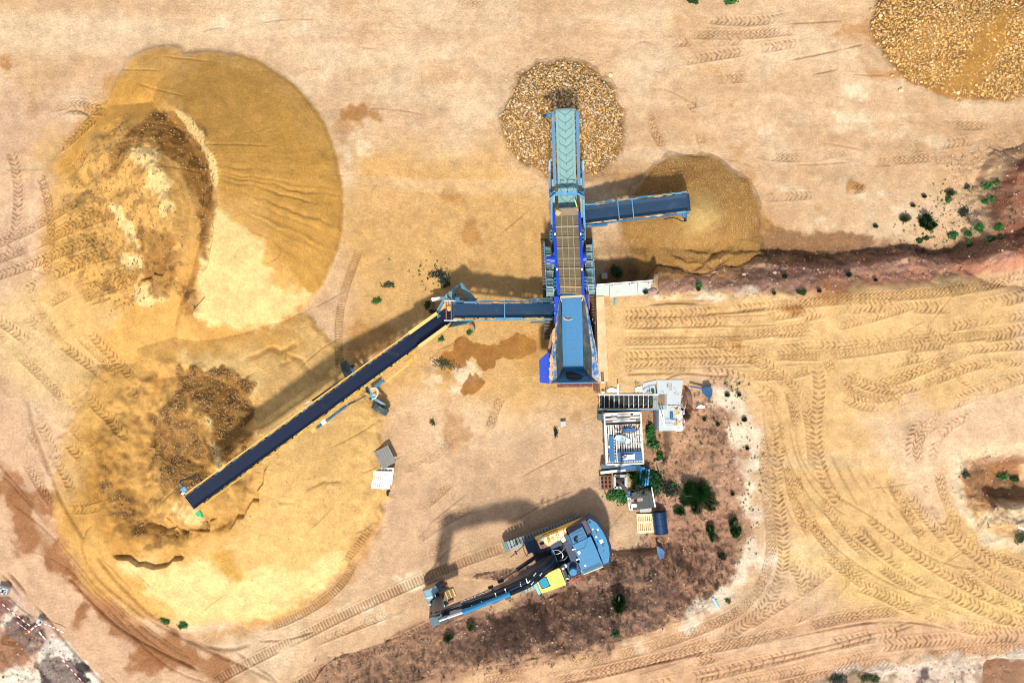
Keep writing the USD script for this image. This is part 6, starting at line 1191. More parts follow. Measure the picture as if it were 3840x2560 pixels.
put(t_, 'panel_sheet', G().prism([R4(a, b)[:2] for a, b in ((.10, .43), (.215, .43), (.23, .95), (.10, .95), (.06, .72))], zr + .09, zr + .14), M_PANELB)
for a, b in ((.13, .145), (.165, .185), (.20, .215)): put(t_, 'panel_rib', G().beam(R4(a, .44, .16), R4(b, .945, .16), .07, .06), M_BLUE)
for k in range(7): put(t_, 'panel_tooth', G().box(R4(.235, .53 + k * .06, .13), (.10, .05, .05)), M_PANELB)
put(t_, 'white_tag', G().box(R4(.095, .655, .15), (.09, .12, .012)), M_WHITE)
t_ = thing('tool_cabinet', 'blue cabinet with a white lid sheet at the bottom of the shed roof', 'cabinet', R4(.64, .84, .1))
put(t_, 'cabinet_body', G().prism([R4(a, b)[:2] for a, b in ((.30, .755), (.95, .75), (.97, .93), (.31, .94))], zr + .09, zr + .38), mat('cabinet_blue', (.006, .085, .24), .45, 0, .2, (.2, .24, .26), 5.0)); put(t_, 'white_sheet', G().prism([R4(a, b)[:2] for a, b in ((.42, .805), (.76, .80), (.76, .90), (.43, .905))], zr + .375, zr + .395), M_WHITE)
for a, b in ((.36, .87), (.90, .855)): put(t_, 'cabinet_grille', G().box(R4(a, b, .385), (.14, .2, .02)), M_DKTEAL)
for (a0, b0), (a1, b1) in (((.42, .82), (.55, .87)), ((.44, .895), (.55, .87)), ((.55, .79), (.545, .875)), ((.44, .815), (.74, .81))): put(t_, 'black_strut', G().beam(R4(a0, b0, .42), R4(a1, b1, .42), .05, .03), M_BLACK)
t_ = thing('bench_board', 'dull blue board lying across sticks on the upper shed roof', 'board', R4(.62, .33, .15)); put(t_, 'board', G().prism([R4(a, b)[:2] for a, b in ((.44, .295), (.81, .30), (.84, .365), (.46, .375))], zr + .24, zr + .29), M_PANELB)
single('plastic_sheet', G().plate([R4(.24, .505, .16), R4(.30, .43, .2), R4(.46, .43, .22), R4(.55, .46, .17), R4(.70, .53, .16), R4(.66, .61, .14), R4(.48, .585, .16), R4(.32, .54, .17)], .02), mat('milky_sheet', (.42, .56, .60), .3, 0, .45, (.06, .20, .34), 6.0), 'crumpled pale plastic sheet in the middle of the shed roof', 'plastic sheet')
th = np.linspace(0, 2 * math.pi, 26, endpoint=False); single('coiled_hose', G().tube([R4(.91 + .115 * math.cos(t), .525 + .075 * math.sin(t), .12) for t in th], .022, 5, closed=True).tube(spline([R4(.82, .53, .12), R4(.77, .60, .12), R4(.78, .70, .12), R4(.81, .76, .3)]), .022), mat('pale_hose', (.42, .46, .40), .5), 'pale hose coiled in a loop at the right shed roof edge', 'hose')
for lab, pts, m_ in (('black cable curving over the blue board', [(.92, .23), (.96, .27), (.85, .35), (.70, .40), (.60, .40), (.54, .36)], M_HOSE), ('black cable above the plastic sheet', [(.24, .49), (.28, .42), (.42, .42), (.56, .43)], M_HOSE), ('grey cable crossing the plastic sheet', [(.55, .37), (.56, .45), (.55, .53), (.49, .62)], mat('grey_cable', (.16, .18, .17), .5)), ('green-grey cable right of the plastic sheet', [(.79, .36), (.80, .46), (.84, .54)], '/World/Looks/grey_cable'), ('dark cable end below the plastic sheet', [(.70, .58), (.64, .63), (.58, .67)], M_HOSE), ('short black cable at the upper roof corner', [(.25, .24), (.29, .31), (.36, .33), (.45, .31)], M_HOSE)):
    single('cable', G().tube(spline([R4(a, b, .19) for a, b in pts], .1), .022, 5), m_, lab, 'cable')
r = np.random.default_rng(8)
M_STK = [mat('stick_tan', (.48, .34, .17), .8), mat('stick_brown', (.13, .075, .04), .8), mat('stick_orange', (.50, .22, .07), .8), M_DARK]
for k in range(22):
    a, b = .30 + .62 * r.random(), .25 + .15 * r.random(); th = math.pi / 2 + r.normal() * .6; L_ = .12 + .22 * r.random(); p = R4(a, b, .13 + .06 * r.random()); dv = np.array([math.cos(th), math.sin(th), .1]) * L_
    single('kindling_stick', G().beam(p - dv / 2, p + dv / 2, .04, .035), M_STK[k % 4], 'short sticks scattered round the dull blue board on the shed roof', 'stick', 'kindling on the shed roof')
single('red_rag', G().plate([R4(.37, .25, .16), R4(.40, .24, .18), R4(.445, .29, .15), R4(.42, .305, .16)], .03), mat('red_cloth', (.42, .03, .06), .8), 'red rag beside the dull blue board', 'rag')
# ------------------------------------------------------------------ things below the shed
M_TARP = mat('blue_tarp', (.010, .045, .075), .5, 0, .2, (.05, .12, .13), 5.0, bump=.6, bscale=12)
single('tarpaulin', G().plate([P(2255, 1738, .7), P(2275, 1742, 1.0), P(2400, 1739, 1.0), P(2408, 1762, .6), P(2330, 1768, .5), P(2252, 1768, .5)], .03), M_TARP, 'dark blue tarpaulin sheet under the lower edge of the shed', 'tarpaulin')
single('metal_sheet', G().plate([P(2304, 1746, 1.1), P(2312, 1739, 1.2), P(2390, 1737, 1.15), P(2318, 1750, 1.0)], .02), M_GALV, 'crooked pale sheet sticking out below the shed roof', 'metal sheet'); single('metal_sheet', G().prism_px([(2312, 1752), (2386, 1741), (2384, 1754), (2320, 1762)], .75, .8), M_PANELB, 'dark blue sheet below the lower shed edge', 'metal sheet')
single('white_plank', G().beam(P(2252, 1772, .75), P(2346, 1761, .75), .17, .05), M_WOOD, 'long whitish plank below the tarpaulin', 'plank')
t_ = thing('rusty_crate', 'rusty brown crate frame left of the lamp mast foot', 'crate', (*W(2272, 1810, 0), 0))
for x in (2250, 2264, 2278, 2292): put(t_, 'crate_bar', G().beam(P(x, 1784, .5), P(x + 3, 1834, .5), .10, .06), M_WOOD2 if x < 2260 else M_RUST)
for y in (1785, 1800, 1816, 1832): put(t_, 'crate_slat', G().beam(P(2248, y, .44), P(2294, y - 1, .44), .08, .05), M_RUST)
put(t_, 'crate_floor', G().prism_px([(2250, 1784), (2293, 1783), (2296, 1833), (2253, 1835)], .0, .2), mat('rust_dark', (.045, .014, .010), .9))
t_ = thing('concrete_trough', 'grey concrete trough at the foot of the lamp mast', 'trough', (*W(2325, 1805, 0), 0))
for a, b in (((2303, 1782), (2347, 1782)), ((2303, 1826), (2347, 1826)), ((2304, 1782), (2304, 1826)), ((2346, 1782), (2346, 1826))): put(t_, 'trough_wall', G().beam(P(*a, .25), P(*b, .25), .16, .5), M_CONC)
put(t_, 'trough_floor', G().prism_px([(2306, 1784), (2344, 1784), (2344, 1824), (2306, 1824)], 0, .12), M_DARK)
mst = thing('lamp_mast', 'tall dark mast with a cross board and blue boxes rising beside the pipes', 'mast', (*W(2314, 1796, 0), 0))
put(mst, 'mast_pole', G().cyl([*W(2314, 1796, 0), 0], P(2382, 1880, 9.6), .13, 10, .08), mat('mast_brown', (.085, .07, .055), .6, .2, .3, DUST))
put(mst, 'cross_board', G().beam(P(2353, 1878, 9.45), P(2410, 1871, 9.45), .16, .10), mat('board_mauve', (.26, .19, .17), .7)); put(mst, 'blue_box', G().box(P(2361, 1848, 7.6), (.20, .2, .24), .5), M_BLUE); put(mst, 'blue_box', G().box(P(2352, 1858, 7.7), (.16, .14, .16)), M_BLUE)
put(mst, 'flood_light', G().beam(P(2383, 1876, 9.7), P(2386, 1884, 9.6), .14, .10), M_BLACK); put(mst, 'light_bracket', G().beam(P(2352, 1860, 7.6), P(2369, 1852, 7.6), .05, .05), M_BLACK)
single('white_canister', G().prism_px([(2367, 1892), (2371, 1889), (2387, 1890), (2389, 1896), (2386, 1901), (2369, 1900)], .5, .85), M_WHITE, 'white plastic canister on the wire mesh screen', 'canister')
t_ = thing('mesh_screen', 'square wire mesh screen panel with pale side strips', 'mesh panel', (*W(2405, 1870, 0), 0))
ms = [(2353, 1853), (2443, 1826), (2457, 1900), (2362, 1913)]
def Q4(q, a, b, z): return P((q[0][0] * (1 - a) + q[1][0] * a) * (1 - b) + (q[3][0] * (1 - a) + q[2][0] * a) * b, (q[0][1] * (1 - a) + q[1][1] * a) * (1 - b) + (q[3][1] * (1 - a) + q[2][1] * a) * b, z)
g = G()
for a in np.linspace(.06, .95, 24): g.beam(Q4(ms, a, 0, .52), Q4(ms, a, 1, .52), .022, .02)
for b in np.linspace(0, 1, 20): g.beam(Q4(ms, .05, b, .53), Q4(ms, .96, b, .53), .022, .02)
put(t_, 'mesh_wires', g, M_MESHG); put(t_, 'mesh_backing', G().plate([Q4(ms, .02, .01, .46), Q4(ms, .98, .01, .46), Q4(ms, .98, .99, .46), Q4(ms, .02, .99, .46)], .02), mat('backing', (.03, .03, .035), .8))
for a in (0, .085, 1.0): put(t_, 'side_strip', G().beam(Q4(ms, a, .0 if a == 1 else .2, .55), Q4(ms, a, 1, .55), .07, .05), M_WHITE)
put(t_, 'screen_trestle', G().beam(Q4(ms, .1, .1, 0), Q4(ms, .1, .1, .45), .1, .1).beam(Q4(ms, .9, .1, 0), Q4(ms, .9, .1, .45), .1, .1).beam(Q4(ms, .1, .9, 0), Q4(ms, .1, .9, .45), .1, .1).beam(Q4(ms, .9, .9, 0), Q4(ms, .9, .9, .45), .1, .1), M_WOOD2)
single('concrete_chunk', G().prism_px([(2400, 1909), (2443, 1904), (2446, 1912), (2438, 1919), (2400, 1920)], 0, .25), M_CONC, 'pale concrete chunk between mesh screen and yellow pallet', 'concrete block')
M_PIPE = mat('blue_pipe', (.010, .24, .62), .35, 0, .15, (.3, .5, .65), 8.0)
for k, (x0, x1, y0, y1, lab) in enumerate(((2405, 2398, 1750, 1822, 'first blue pipe, mostly under the grass'), (2414, 2410, 1751, 1817, 'second blue pipe, half hidden by grass'), (2423, 2419, 1758, 1820, 'third blue pipe of the bundle'), (2433, 2428, 1757, 1818, 'outermost blue pipe, farthest from the grass'))):
    p, q = P(x0, y0, .62 - .02 * k), P(x1, y1, .5 - .02 * k); single('plastic_pipe', G().tube([p, q], .085, 10), M_PIPE, lab, 'pipe', smooth=35)
t_ = thing('plastic_drum', 'big dark blue ribbed plastic drum lying beside the yellow pallet', 'drum', (*W(2474, 1960, 0), 0))
d0, d1 = P(2471, 1918, .46), P(2480, 2000, .46); put(t_, 'drum_shell', G().tube([d0, d1], .44, 24), mat('drum_blue', (.003, .022, .07), .3, 0, .08, (.05, .1, .15), 3.0), smooth=35)
for f in (.02, .12, .30, .62, .97): p = d0 + (d1 - d0) * f; dd_ = unit(d1 - d0) * .025; put(t_, 'drum_hoop', G().tube([p - dd_, p + dd_], .46, 24), '/World/Looks/drum_blue', smooth=35)
put(t_, 'drum_mouth', G().tube([d0 - unit(d1 - d0) * .02, d0 - unit(d1 - d0) * .004], .38, 20), M_DARK)
for k, (ang_, lab, px_) in enumerate(((1.15, '', None),)): pass
# ------------------------------------------------------------------ pallets
def pallet(name, label, corners, z, m_top, decks, cross, under=.12, group=None):
    """corners: four photograph points of the top at height z; decks: list of (a0, a1) board edges across; cross: list of b positions of crosswise boards (flush below)"""
    q = corners; ctr = Q4(q, .5, .5, z - under); t_ = thing(name, label, 'pallet', ctr, group)
    def slat(a0, a1, b0, b1, z0, th, nm, m_):
        c4 = [Q4(q, a0, b0, z)[:2], Q4(q, a0, b1, z)[:2], Q4(q, a1, b1, z)[:2], Q4(q, a1, b0, z)[:2]]; put(t_, nm, G().prism(c4, z0 - th, z0), m_)
    for a0, a1 in decks: slat(a0, a1, 0, 1, z, .022, 'deck_board', m_top)
    for b0, b1 in cross: slat(0, 1, b0, b1, z - .023, .024, 'cross_board', m_top)
    for b0, b1 in cross:
        for a in (.0, .46, .91): slat(a, a + .09, b0, b1, z - .048, .07, 'block', M_WOOD2)
    for a in (0, .455, .90): slat(a, a + .10, 0, 1, z - .119, .02, 'runner', m_top)
    return t_
z0 = zpx(1440, 1780)
ev = lambda n, w: [(i * (1 - w) / (n - 1), i * (1 - w) / (n - 1) + w) for i in range(n)]
pallet('wooden_pallet', 'weathered grey pallet lying lowest, half under the tilted one', [(1383, 1709), (1436, 1702), (1452, 1770), (1394, 1774)], z0 + .16, mat('olive_wood', (.23, .20, .13), .85, 0, .25, (.12, .10, .06), 4.0, vary=.25), ev(6, .13), [(0, .12), (.44, .56), (.88, 1)])
pallet('wooden_pallet', 'dark grey pallet lying askew on top of its neighbour', [(1401, 1695), (1455, 1669), (1485, 1731), (1437, 1757)], z0 + .34, M_WOOD2, ev(7, .125), [(0, .11), (.45, .55), (.89, 1)])
pallet('wooden_pallet', 'white pallet underneath, its rim showing beside the upper white one', [(1412, 1751), (1478, 1753), (1470, 1817), (1405, 1815)], z0 + .15, M_WOOD, [(0, .11), (.27, .37), (.45, .55), (.63, .73), (.88, 1)], [(0, .1), (.45, .55), (.9, 1)])
pallet('wooden_pallet', 'bright white slatted pallet, the upper of the white pair', [(1401, 1766), (1470, 1767), (1460, 1833), (1391, 1831)], z0 + .31, mat('whitewashed_wood', (.74, .73, .69), .75, 0, .15, (.4, .38, .33), 5.0, vary=.12), ev(9, .075), [(0, .1), (.45, .55), (.9, 1)])
pallet('wooden_pallet', 'yellowish pallet beside the blue drum', [(2387, 1926), (2446, 1925), (2452, 1996), (2391, 2000)], zpx(2420, 1960) + .18, M_WOOD3, ev(9, .065), [(0, .13), (.38, .5), (.87, 1)])
pallet('wooden_pallet', 'grey broken pallet half buried in the red slope by the weeds', [(2452, 1731), (2484, 1723), (2492, 1758), (2458, 1764)], zpx(2470, 1745) + .08, mat('buried_wood', (.24, .18, .12), .9, 0, .4, (.2, .13, .09), 4.0), [(.02, .2), (.32, .45), (.58, .72), (.85, .97)], [(0, .18), (.85, 1)])
# ------------------------------------------------------------------ scrap and small finds
def gp(px, py, up=0.0): return G3(px, py, 1.2, up)
single('bent_duct', G().tube(spline([gp(2574, 1466, .2), gp(2580, 1480, .22), gp(2584, 1497, .2), gp(2586, 1513, .15)], .15), .17, 9), mat('brown_duct', (.12, .065, .045), .7, .1, .35, (.22, .13, .09), 4.0), 'brown steel duct lying on the red slope right of the slabs', 'duct')
single('crumpled_plate', G().plate([gp(2570, 1528, .15), gp(2576, 1516, .3), gp(2596, 1532, .2), gp(2590, 1546, .15), gp(2574, 1543, .2)], .05).beam(gp(2590, 1536, .2), gp(2616, 1540, .12), .08, .06), M_RUST, 'crumpled rust-brown plate below the duct', 'scrap plate')
single('blue_hood', G().plate([gp(2631, 1455, .35), gp(2634, 1448, .55), gp(2655, 1447, .6), gp(2666, 1462, .5), gp(2667, 1478, .3), gp(2661, 1494, .12), gp(2648, 1486, .15), gp(2631, 1472, .2)], .05).beam(gp(2586, 1447, .35), gp(2634, 1455, .35), .10, .10), mat('hood_blue', (.012, .055, .13), .5, 0, .15, DUST), 'bent dark blue machine hood lying at the top of the red slope', 'scrap hood')
p = gp(2628, 1523, .1); rk_ = trimesh.convex.convex_hull(np.random.default_rng(1).normal(size=(14, 3)) * [.11, .07, .05] + p); single('white_stone', G().mesh(rk_), M_WHITE, 'single white stone below the bent blue hood', 'stone')
zb_ = zpx(2476, 2070) + .16
single('blue_sheet', G().prism_px([(2462, 2050), (2468, 2046), (2474, 2054), (2484, 2056), (2492, 2068), (2490, 2090), (2472, 2096), (2466, 2072)], zb_ - .03, zb_), mat('torn_blue', (.008, .085, .22), .45, 0, .25, DUST), 'torn blue plastic sheet on the ground right of the excavator', 'plastic sheet')
single('blue_plank', G().beam(gp(2672, 2240, .08), gp(2695, 2279, .08), .13, .05), mat('washed_blue', (.22, .42, .58), .5), 'pale blue plank on the bank edge near the haul road', 'plank'); single('drum_rim', G().tube(spline([G3(1760, 1217, 0, .02), G3(1768, 1216, 0, .35), G3(1775, 1226, 0, .38), G3(1778, 1240, 0, .1)], .1), .06, 6).tube(spline([G3(1764, 1218, 0, .02), G3(1769, 1222, 0, .3), G3(1771, 1240, 0, .05)], .1), .04, 6), mat('rim_brown', (.20, .15, .10), .7, 0, .3, DUST), 'curved grey-brown rim sticking out of the sand behind the conveyor tail', 'scrap rim')
t_ = thing('delineator_post', 'white road post with black band lying at the right picture edge', 'road post', gp(3822, 1976)); a, b = G3(3808, 1972, 2.2, .35), G3(3856, 1986, 2.2, .9); put(t_, 'post', G().beam(a, b, .13, .1), M_WHITE); put(t_, 'black_band', G().beam(a + (b - a) * .46, a + (b - a) * .68, .135, .105), M_BLACK)
t_ = thing('perforated_block', 'pale concrete block with dark holes at the left picture edge', 'concrete block', G3(20, 2208)); c_ = G3(20, 2208, 0, .22); put(t_, 'block_body', G().box(c_, (.66, .40, .44), -.28), M_CONC)
for dx, dy, w_, h_ in ((-.16, .02, .08, .12), (.04, -.02, .14, .20), (-.04, .14, .12, .07), (.2, .1, .12, .05), (.2, -.05, .10, .07), (-.12, -.14, .12, .06), (.14, -.16, .12, .06)): put(t_, 'block_hole', G().box(c_ + [dx, dy - .25 * dx, .216], (w_, h_, .02), -.28), M_DARK)
t_ = thing('concrete_block', 'grey foot block where the red and white tapes meet', 'concrete block', G3(155, 2328)); put(t_, 'foot_body', G().box(G3(155, 2326, 0, .16), (.36, .30, .32), -.5), M_CONC); put(t_, 'foot_socket', G().cyl(G3(160, 2326, 0, .3), G3(160, 2326, 0, .34), .06, 8), M_DARK)
M_REDW = mat('barrier_red', (.36, .012, .02), .5)
def tape(label, pts, n, up=.5, r_=.028):
    q = spline([G3(x, y, 0, up) for x, y in pts], .1); t_ = thing('barrier_tape', label, 'barrier tape', q[0] - [0, 0, up])
    for k in range(n):
        i0, i1 = int(k * (len(q) - 1) / n), int((k + 1) * (len(q) - 1) / n) + 1
        if i1 - i0 > 1: put(t_, 'red_stripe' if k % 2 == 0 else 'white_stripe', G().tube(q[i0:i1 + 0 if i1 - i0 > 1 else i1 + 1], r_, 5), M_REDW if k % 2 == 0 else M_WHITE)
tape('red and white tape running to the left picture edge', [(-6, 2236), (30, 2262), (70, 2294), (128, 2338)], 14); tape('red and white tape bundle beside the barrier foot', [(112, 2366), (128, 2352), (152, 2336), (166, 2334)], 8, .35, .05); tape('red and white tape curving towards the haul road', [(166, 2334), (190, 2338), (212, 2348), (250, 2367)], 10, .3)
tape('red and white tape in the chalky corner by the burnt ground', [(236, 2460), (262, 2490), (290, 2520), (330, 2568)], 12, .3); tape('short faded tape over the burnt patch', [(66, 2322), (92, 2346), (112, 2362), (116, 2372)], 8, .2, .02)
single('orange_cone_scrap', G().cyl(G3(103, 2368, 0, .0), G3(103, 2368, 0, .3), .12, 10, .03), mat('orange_plastic', (.75, .20, .01), .5), 'small orange cone piece beside the tape bundle', 'cone'); single('white_stake', G().beam(G3(150, 2366, 0, .1), G3(158, 2378, 0, .1), .06, .04).beam(G3(162, 2382, 0, .08), G3(172, 2394, 0, .08), .05, .04), M_WHITE, 'white stake pieces below the barrier foot', 'stake')

# ------------------------------------------------------------------ stones
def rock_mesh(seed, n=13):
    r = np.random.default_rng(seed); q = r.normal(size=(n + 6, 3)); q /= np.linalg.norm(q, axis=1, keepdims=True); m = trimesh.convex.convex_hull(q * r.uniform(.8, 1.1, (n + 6, 1)) * [1, .85, .68]); m.apply_scale(.5 / np.abs(m.vertices).max()); return m
def rock_mat(name, col):
    n = {'o': ('object_info', {}), 'g': ('geometry', {}), 't': ('noise_texture', {'scale': 9.0, 'detail': 3.0}), 'm': ('map_range', {'from_min': 0.0, 'from_max': 1.0, 'to_min': .55, 'to_max': 1.4}), 'c': ('combine_color', {}), 'x': ('mix_color', {'blend_type': 'multiply', 'fac': 1.0, 'a': col}), 'p': ('principled_bsdf', {'roughness': .85, 'specular_ior_level': .25})}
    return usdkit.material(stage, '/World/Looks/' + name, n, [('g.position', 't.vector'), ('t.fac', 'm.value'), ('m.result', 'c.r'), ('m.result', 'c.g'), ('m.result', 'c.b'), ('c.color', 'x.b'), ('x.result', 'p.base_color')], surface='p.BSDF')
RM = [rock_mat('stone_tan', (.40, .25, .10)), rock_mat('stone_pale', (.52, .39, .21)), rock_mat('stone_brown', (.33, .20, .085)), rock_mat('stone_ochre', (.50, .28, .075)), rock_mat('stone_dark', (.20, .125, .065)), rock_mat('stone_grey', (.40, .33, .26))]
def scatter(name, label, cat, pts, sizes, protos, rng, flat=.8, full=True):
    """one PointInstancer of many small pieces that nobody could count"""
    p = path_of('/World', name); pi = UsdGeom.PointInstancer.Define(stage, p); say(pi.GetPrim(), label, cat, None, 'stuff')
    rel = []
    for k, (m, mt) in enumerate(protos):
        q = f'{p}/{name}_piece' + (f'_{k:03d}' if k else ''); usdkit.mesh(stage, q, m, mt); rel.append(Sdf.Path(q))
    pi.CreatePrototypesRel().SetTargets(rel); n = len(pts)
    pi.CreateProtoIndicesAttr(Vt.IntArray.FromNumpy(rng.integers(0, len(protos), n).astype(np.int32)))
    pi.CreatePositionsAttr(Vt.Vec3fArray.FromNumpy(np.asarray(pts, np.float32)))
    s = np.asarray(sizes)[:, None] * np.stack([rng.uniform(.75, 1.25, n), rng.uniform(.75, 1.25, n), rng.uniform(.7, 1.1, n)], 1); pi.CreateScalesAttr(Vt.Vec3fArray.FromNumpy(s.astype(np.float32)))
    if full:
        q = rng.normal(size=(n, 4)); q /= np.linalg.norm(q, axis=1, keepdims=True)
    else:
        a = rng.uniform(0, 2 * math.pi, n); q = np.stack([np.cos(a / 2), 0 * a, 0 * a, np.sin(a / 2)], 1)
    pi.CreateOrientationsAttr(Vt.QuathArray([Gf.Quath(float(w), float(x), float(y), float(z)) for w, x, y, z in q]))
ROCKS = [rock_mesh(k) for k in range(6)]
rng = np.random.default_rng(11)
def on_grid(mask, n, rng):
    f = np.flatnonzero(mask.ravel() > 0); w_ = mask.ravel()[f].astype(float); i = rng.choice(f, n, p=w_ / w_.sum())
    x = X.ravel()[i] + rng.uniform(-D / 2, D / 2, n); y = Y.ravel()[i] + rng.uniform(-D / 2, D / 2, n); return x, y, ZALL.ravel()[i]
inview = ((np.abs(X) < 33.5) & (np.abs(Y) < 22.5)).astype(np.float32)
mch = (who == 3) * sstep(.02, .25, top) * inview; ring = gaussian_filter(((who == 3) & (top > .05)).astype(np.float32), 12) * (top < .1) * inview
x, y, z = on_grid(mch, 11000, rng); sz = .055 + .16 * rng.random(11000) ** 3.2; scatter('coarse_gravel', 'coarse ochre stones covering the heap under the grey belt', 'gravel', np.stack([x, y, z + .015], 1), sz, list(zip(ROCKS, RM)), rng)
x, y, z = on_grid(ring, 900, rng); scatter('stray_stones', 'loose stones strewn round the foot of the coarse heap', 'gravel', np.stack([x, y, z + .01], 1), .03 + .08 * rng.random(900) ** 2.5, list(zip(ROCKS, [RM[1], RM[1], RM[0], RM[5], RM[0], RM[2]])), rng)
mup = (who == 4) * sstep(.02, .3, top) * inview * np.clip(1 - .75 * pm([(3560, 330), (3640, 150), (3700, 60), (3760, 60), (3760, 180), (3650, 300)], 1.5, .5, .5, .6), .05, 1)
x, y, z = on_grid(mup, 13000, rng); sz = .055 + .16 * rng.random(13000) ** 3.2; scatter('coarse_gravel', 'coarse stones covering the heap in the upper right corner', 'gravel', np.stack([x, y, z + .015], 1), sz, list(zip(ROCKS, [RM[0], RM[1], RM[2], RM[3], RM[3], RM[0]])), rng)
msd = (who == 2) * sstep(.05, .3, top) * inview * (1 - .9 * blob(2632, 800, 50, 66, 0, 2.2, .6, .3)); msd = np.maximum(msd, .5 * gaussian_filter(((who == 2) & (top > .05)).astype(np.float32), 8) * inview); msd = np.maximum(msd, .35 * blob(2420, 900, 210, 130, 0, 0, .8, .6) * (who == 2) )
x, y, z = on_grid(msd, 9000, rng); scatter('fine_gravel', 'fine pebbles on the heap at the end of the short right belt', 'gravel', np.stack([x, y, z + .005], 1), .035 + .04 * rng.random(9000) ** 2, list(zip(ROCKS, [RM[0], RM[0], RM[2], RM[3], RM[2], RM[1]])), rng)
mst_ = pm([(2830, 860), (2850, 800), (2900, 860), (3280, 880), (3700, 900), (3700, 940), (2830, 975)], 0, .2, .3, .5); x, y, z = on_grid(mst_ * inview, 2600, rng); scatter('fine_gravel', 'brown pebbles in the damp strip along the bank foot', 'gravel', np.stack([x, y, z], 1), .03 + .05 * rng.random(2600) ** 2, list(zip(ROCKS, [RM[2], RM[4], RM[2], RM[5], RM[0], RM[4]])), rng)
# rubble and clods on the red banks, pit edges and across the yard
mrb = np.clip(rough * np.maximum(redw, np.maximum(nb, .8)), 0, 1) * (top < .05) * inview
CLOD = [rock_mat('clod_red', (.27, .175, .135)), rock_mat('clod_pale', (.46, .34, .25)), rock_mat('clod_dark', (.13, .092, .08)), rock_mat('clod_pink', (.36, .20, .14)), RM[5], rock_mat('clod_purple', (.20, .14, .125))]
x, y, z = on_grid(mrb, 9000, rng); scatter('rubble', 'reddish clods and small stones covering the banks', 'rubble', np.stack([x, y, z + .01], 1), .04 + .12 * rng.random(9000) ** 3, list(zip(ROCKS, CLOD)), rng)
sp = np.clip(.25 + fbm2(2.0, 3, 301), 0, 1) ** 2 * (top < .02) * (1 - redw) * inview
x, y, z = on_grid(sp, 5200, rng); scatter('small_clods', 'small crumbs of earth lying about the yard and roads', 'clods', np.stack([x, y, z], 1), .025 + .06 * rng.random(5200) ** 4, list(zip(ROCKS, [CLOD[1], RM[5], RM[2], CLOD[2], RM[0], RM[1]])), rng)
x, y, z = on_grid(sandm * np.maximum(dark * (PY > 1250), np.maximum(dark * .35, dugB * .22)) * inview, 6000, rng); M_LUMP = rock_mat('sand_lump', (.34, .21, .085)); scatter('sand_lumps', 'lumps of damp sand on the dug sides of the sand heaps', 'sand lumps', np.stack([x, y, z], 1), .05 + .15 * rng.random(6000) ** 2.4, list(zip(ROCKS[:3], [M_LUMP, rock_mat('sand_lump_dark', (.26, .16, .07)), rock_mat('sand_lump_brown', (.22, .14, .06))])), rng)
x, y, z = on_grid(sandm * (1 - np.maximum(dark, dugB)) * (who == 1) * inview, 700, rng); scatter('sand_lumps', 'sparse dark crumbs dotting the smooth sand fan', 'sand lumps', np.stack([x, y, z], 1), .05 + .06 * rng.random(700) ** 2, list(zip(ROCKS[:2], ['/World/Looks/sand_lump', '/World/Looks/sand_lump_dark'])), rng)
# larger stones that can be told apart one by one
SIDES = ['right', 'upper right', 'top', 'upper left', 'left', 'lower left', 'bottom', 'lower right']
_used = {}
def stone_label(px, py, cx, cy, R, s, col, where):
    a = math.atan2(cy - py, px - cx); d_ = math.hypot(px - cx, py - cy) / R; side_ = SIDES[int(round(a / (math.pi / 4))) % 8]; zone = 'on the slope' if d_ < .7 else ('at the foot' if d_ < 1.05 else 'on bare ground off'); t = f"{'large' if s > .21 else 'smaller' if s > .155 else 'small'} {col} stone {zone} {'' if zone.endswith('off') else 'of '}the {where}, {side_} side"
    if t in _used: _used[t] += 1; t = t.replace(' side', f" side, {'farther out' if d_ > _used.get(t + 'd', d_) else 'nearer the middle'}") if _used[t] == 1 else t
    else: _used[t] = 0; _used[t + 'd'] = d_
    return t
big_ch = [(1995, 318, .34), (1896, 500, .22), (1912, 514, .17), (1940, 255, .2), (1868, 505, .15), (2290, 284, .34), (2231, 295, .22), (1988, 285, .2), (1975, 590, .2), (2004, 570, .16), (2245, 560, .14), (2300, 605, .13), (1925, 580, .22), (1944, 592, .18), (1885, 428, .2), (1874, 332, .16), (1960, 268, .16), (1900, 300, .18), (2280, 237, .2), (2226, 231, .18), (2030, 240, .16), (1957, 300, .15), (2110, 245, .2), (2135, 262, .16), (2330, 345, .14), (2338, 400, .14), (2325, 430, .18), (2316, 366, .12), (1950, 392, .3), (1965, 345, .2), (2000, 400, .18), (1984, 405, .26), (2020, 395, .2), (1924, 460, .18), (1905, 540, .14), (2286, 520, .16), (2270, 596, .12), (2250, 590, .14), (1873, 600, .12), (1902, 560, .15)]
for k, (px, py, s) in enumerate(big_ch):
    if k in (5, 0): continue
    p = G3(px, py, .5, s * .2); m = rock_mesh(100 + k, 16); m.apply_scale(s); single('big_stone', G().mesh(trimesh.Trimesh(m.vertices + p, m.faces)), RM[1] if k % 3 else RM[0], stone_label(px, py, 2115, 445, 215, s, 'pale' if k % 3 else 'tan', 'coarse heap'), 'stone', 'larger stones of the coarse heap')
p = G3(2290, 284, .3, .08); m = rock_mesh(300, 18); m.apply_scale(.34); single('big_stone', G().mesh(trimesh.Trimesh(m.vertices + p, m.faces)), RM[1], 'largest pale stone, lying off the upper right of the coarse heap', 'stone')
m = rock_mesh(301, 16); m.apply_scale(.36); p = G3(1944, 458, .3, .08); single('big_stone', G().mesh(trimesh.Trimesh(m.vertices + p, m.faces)), RM[0], 'flat tan boulder on the left side of the coarse heap', 'stone')
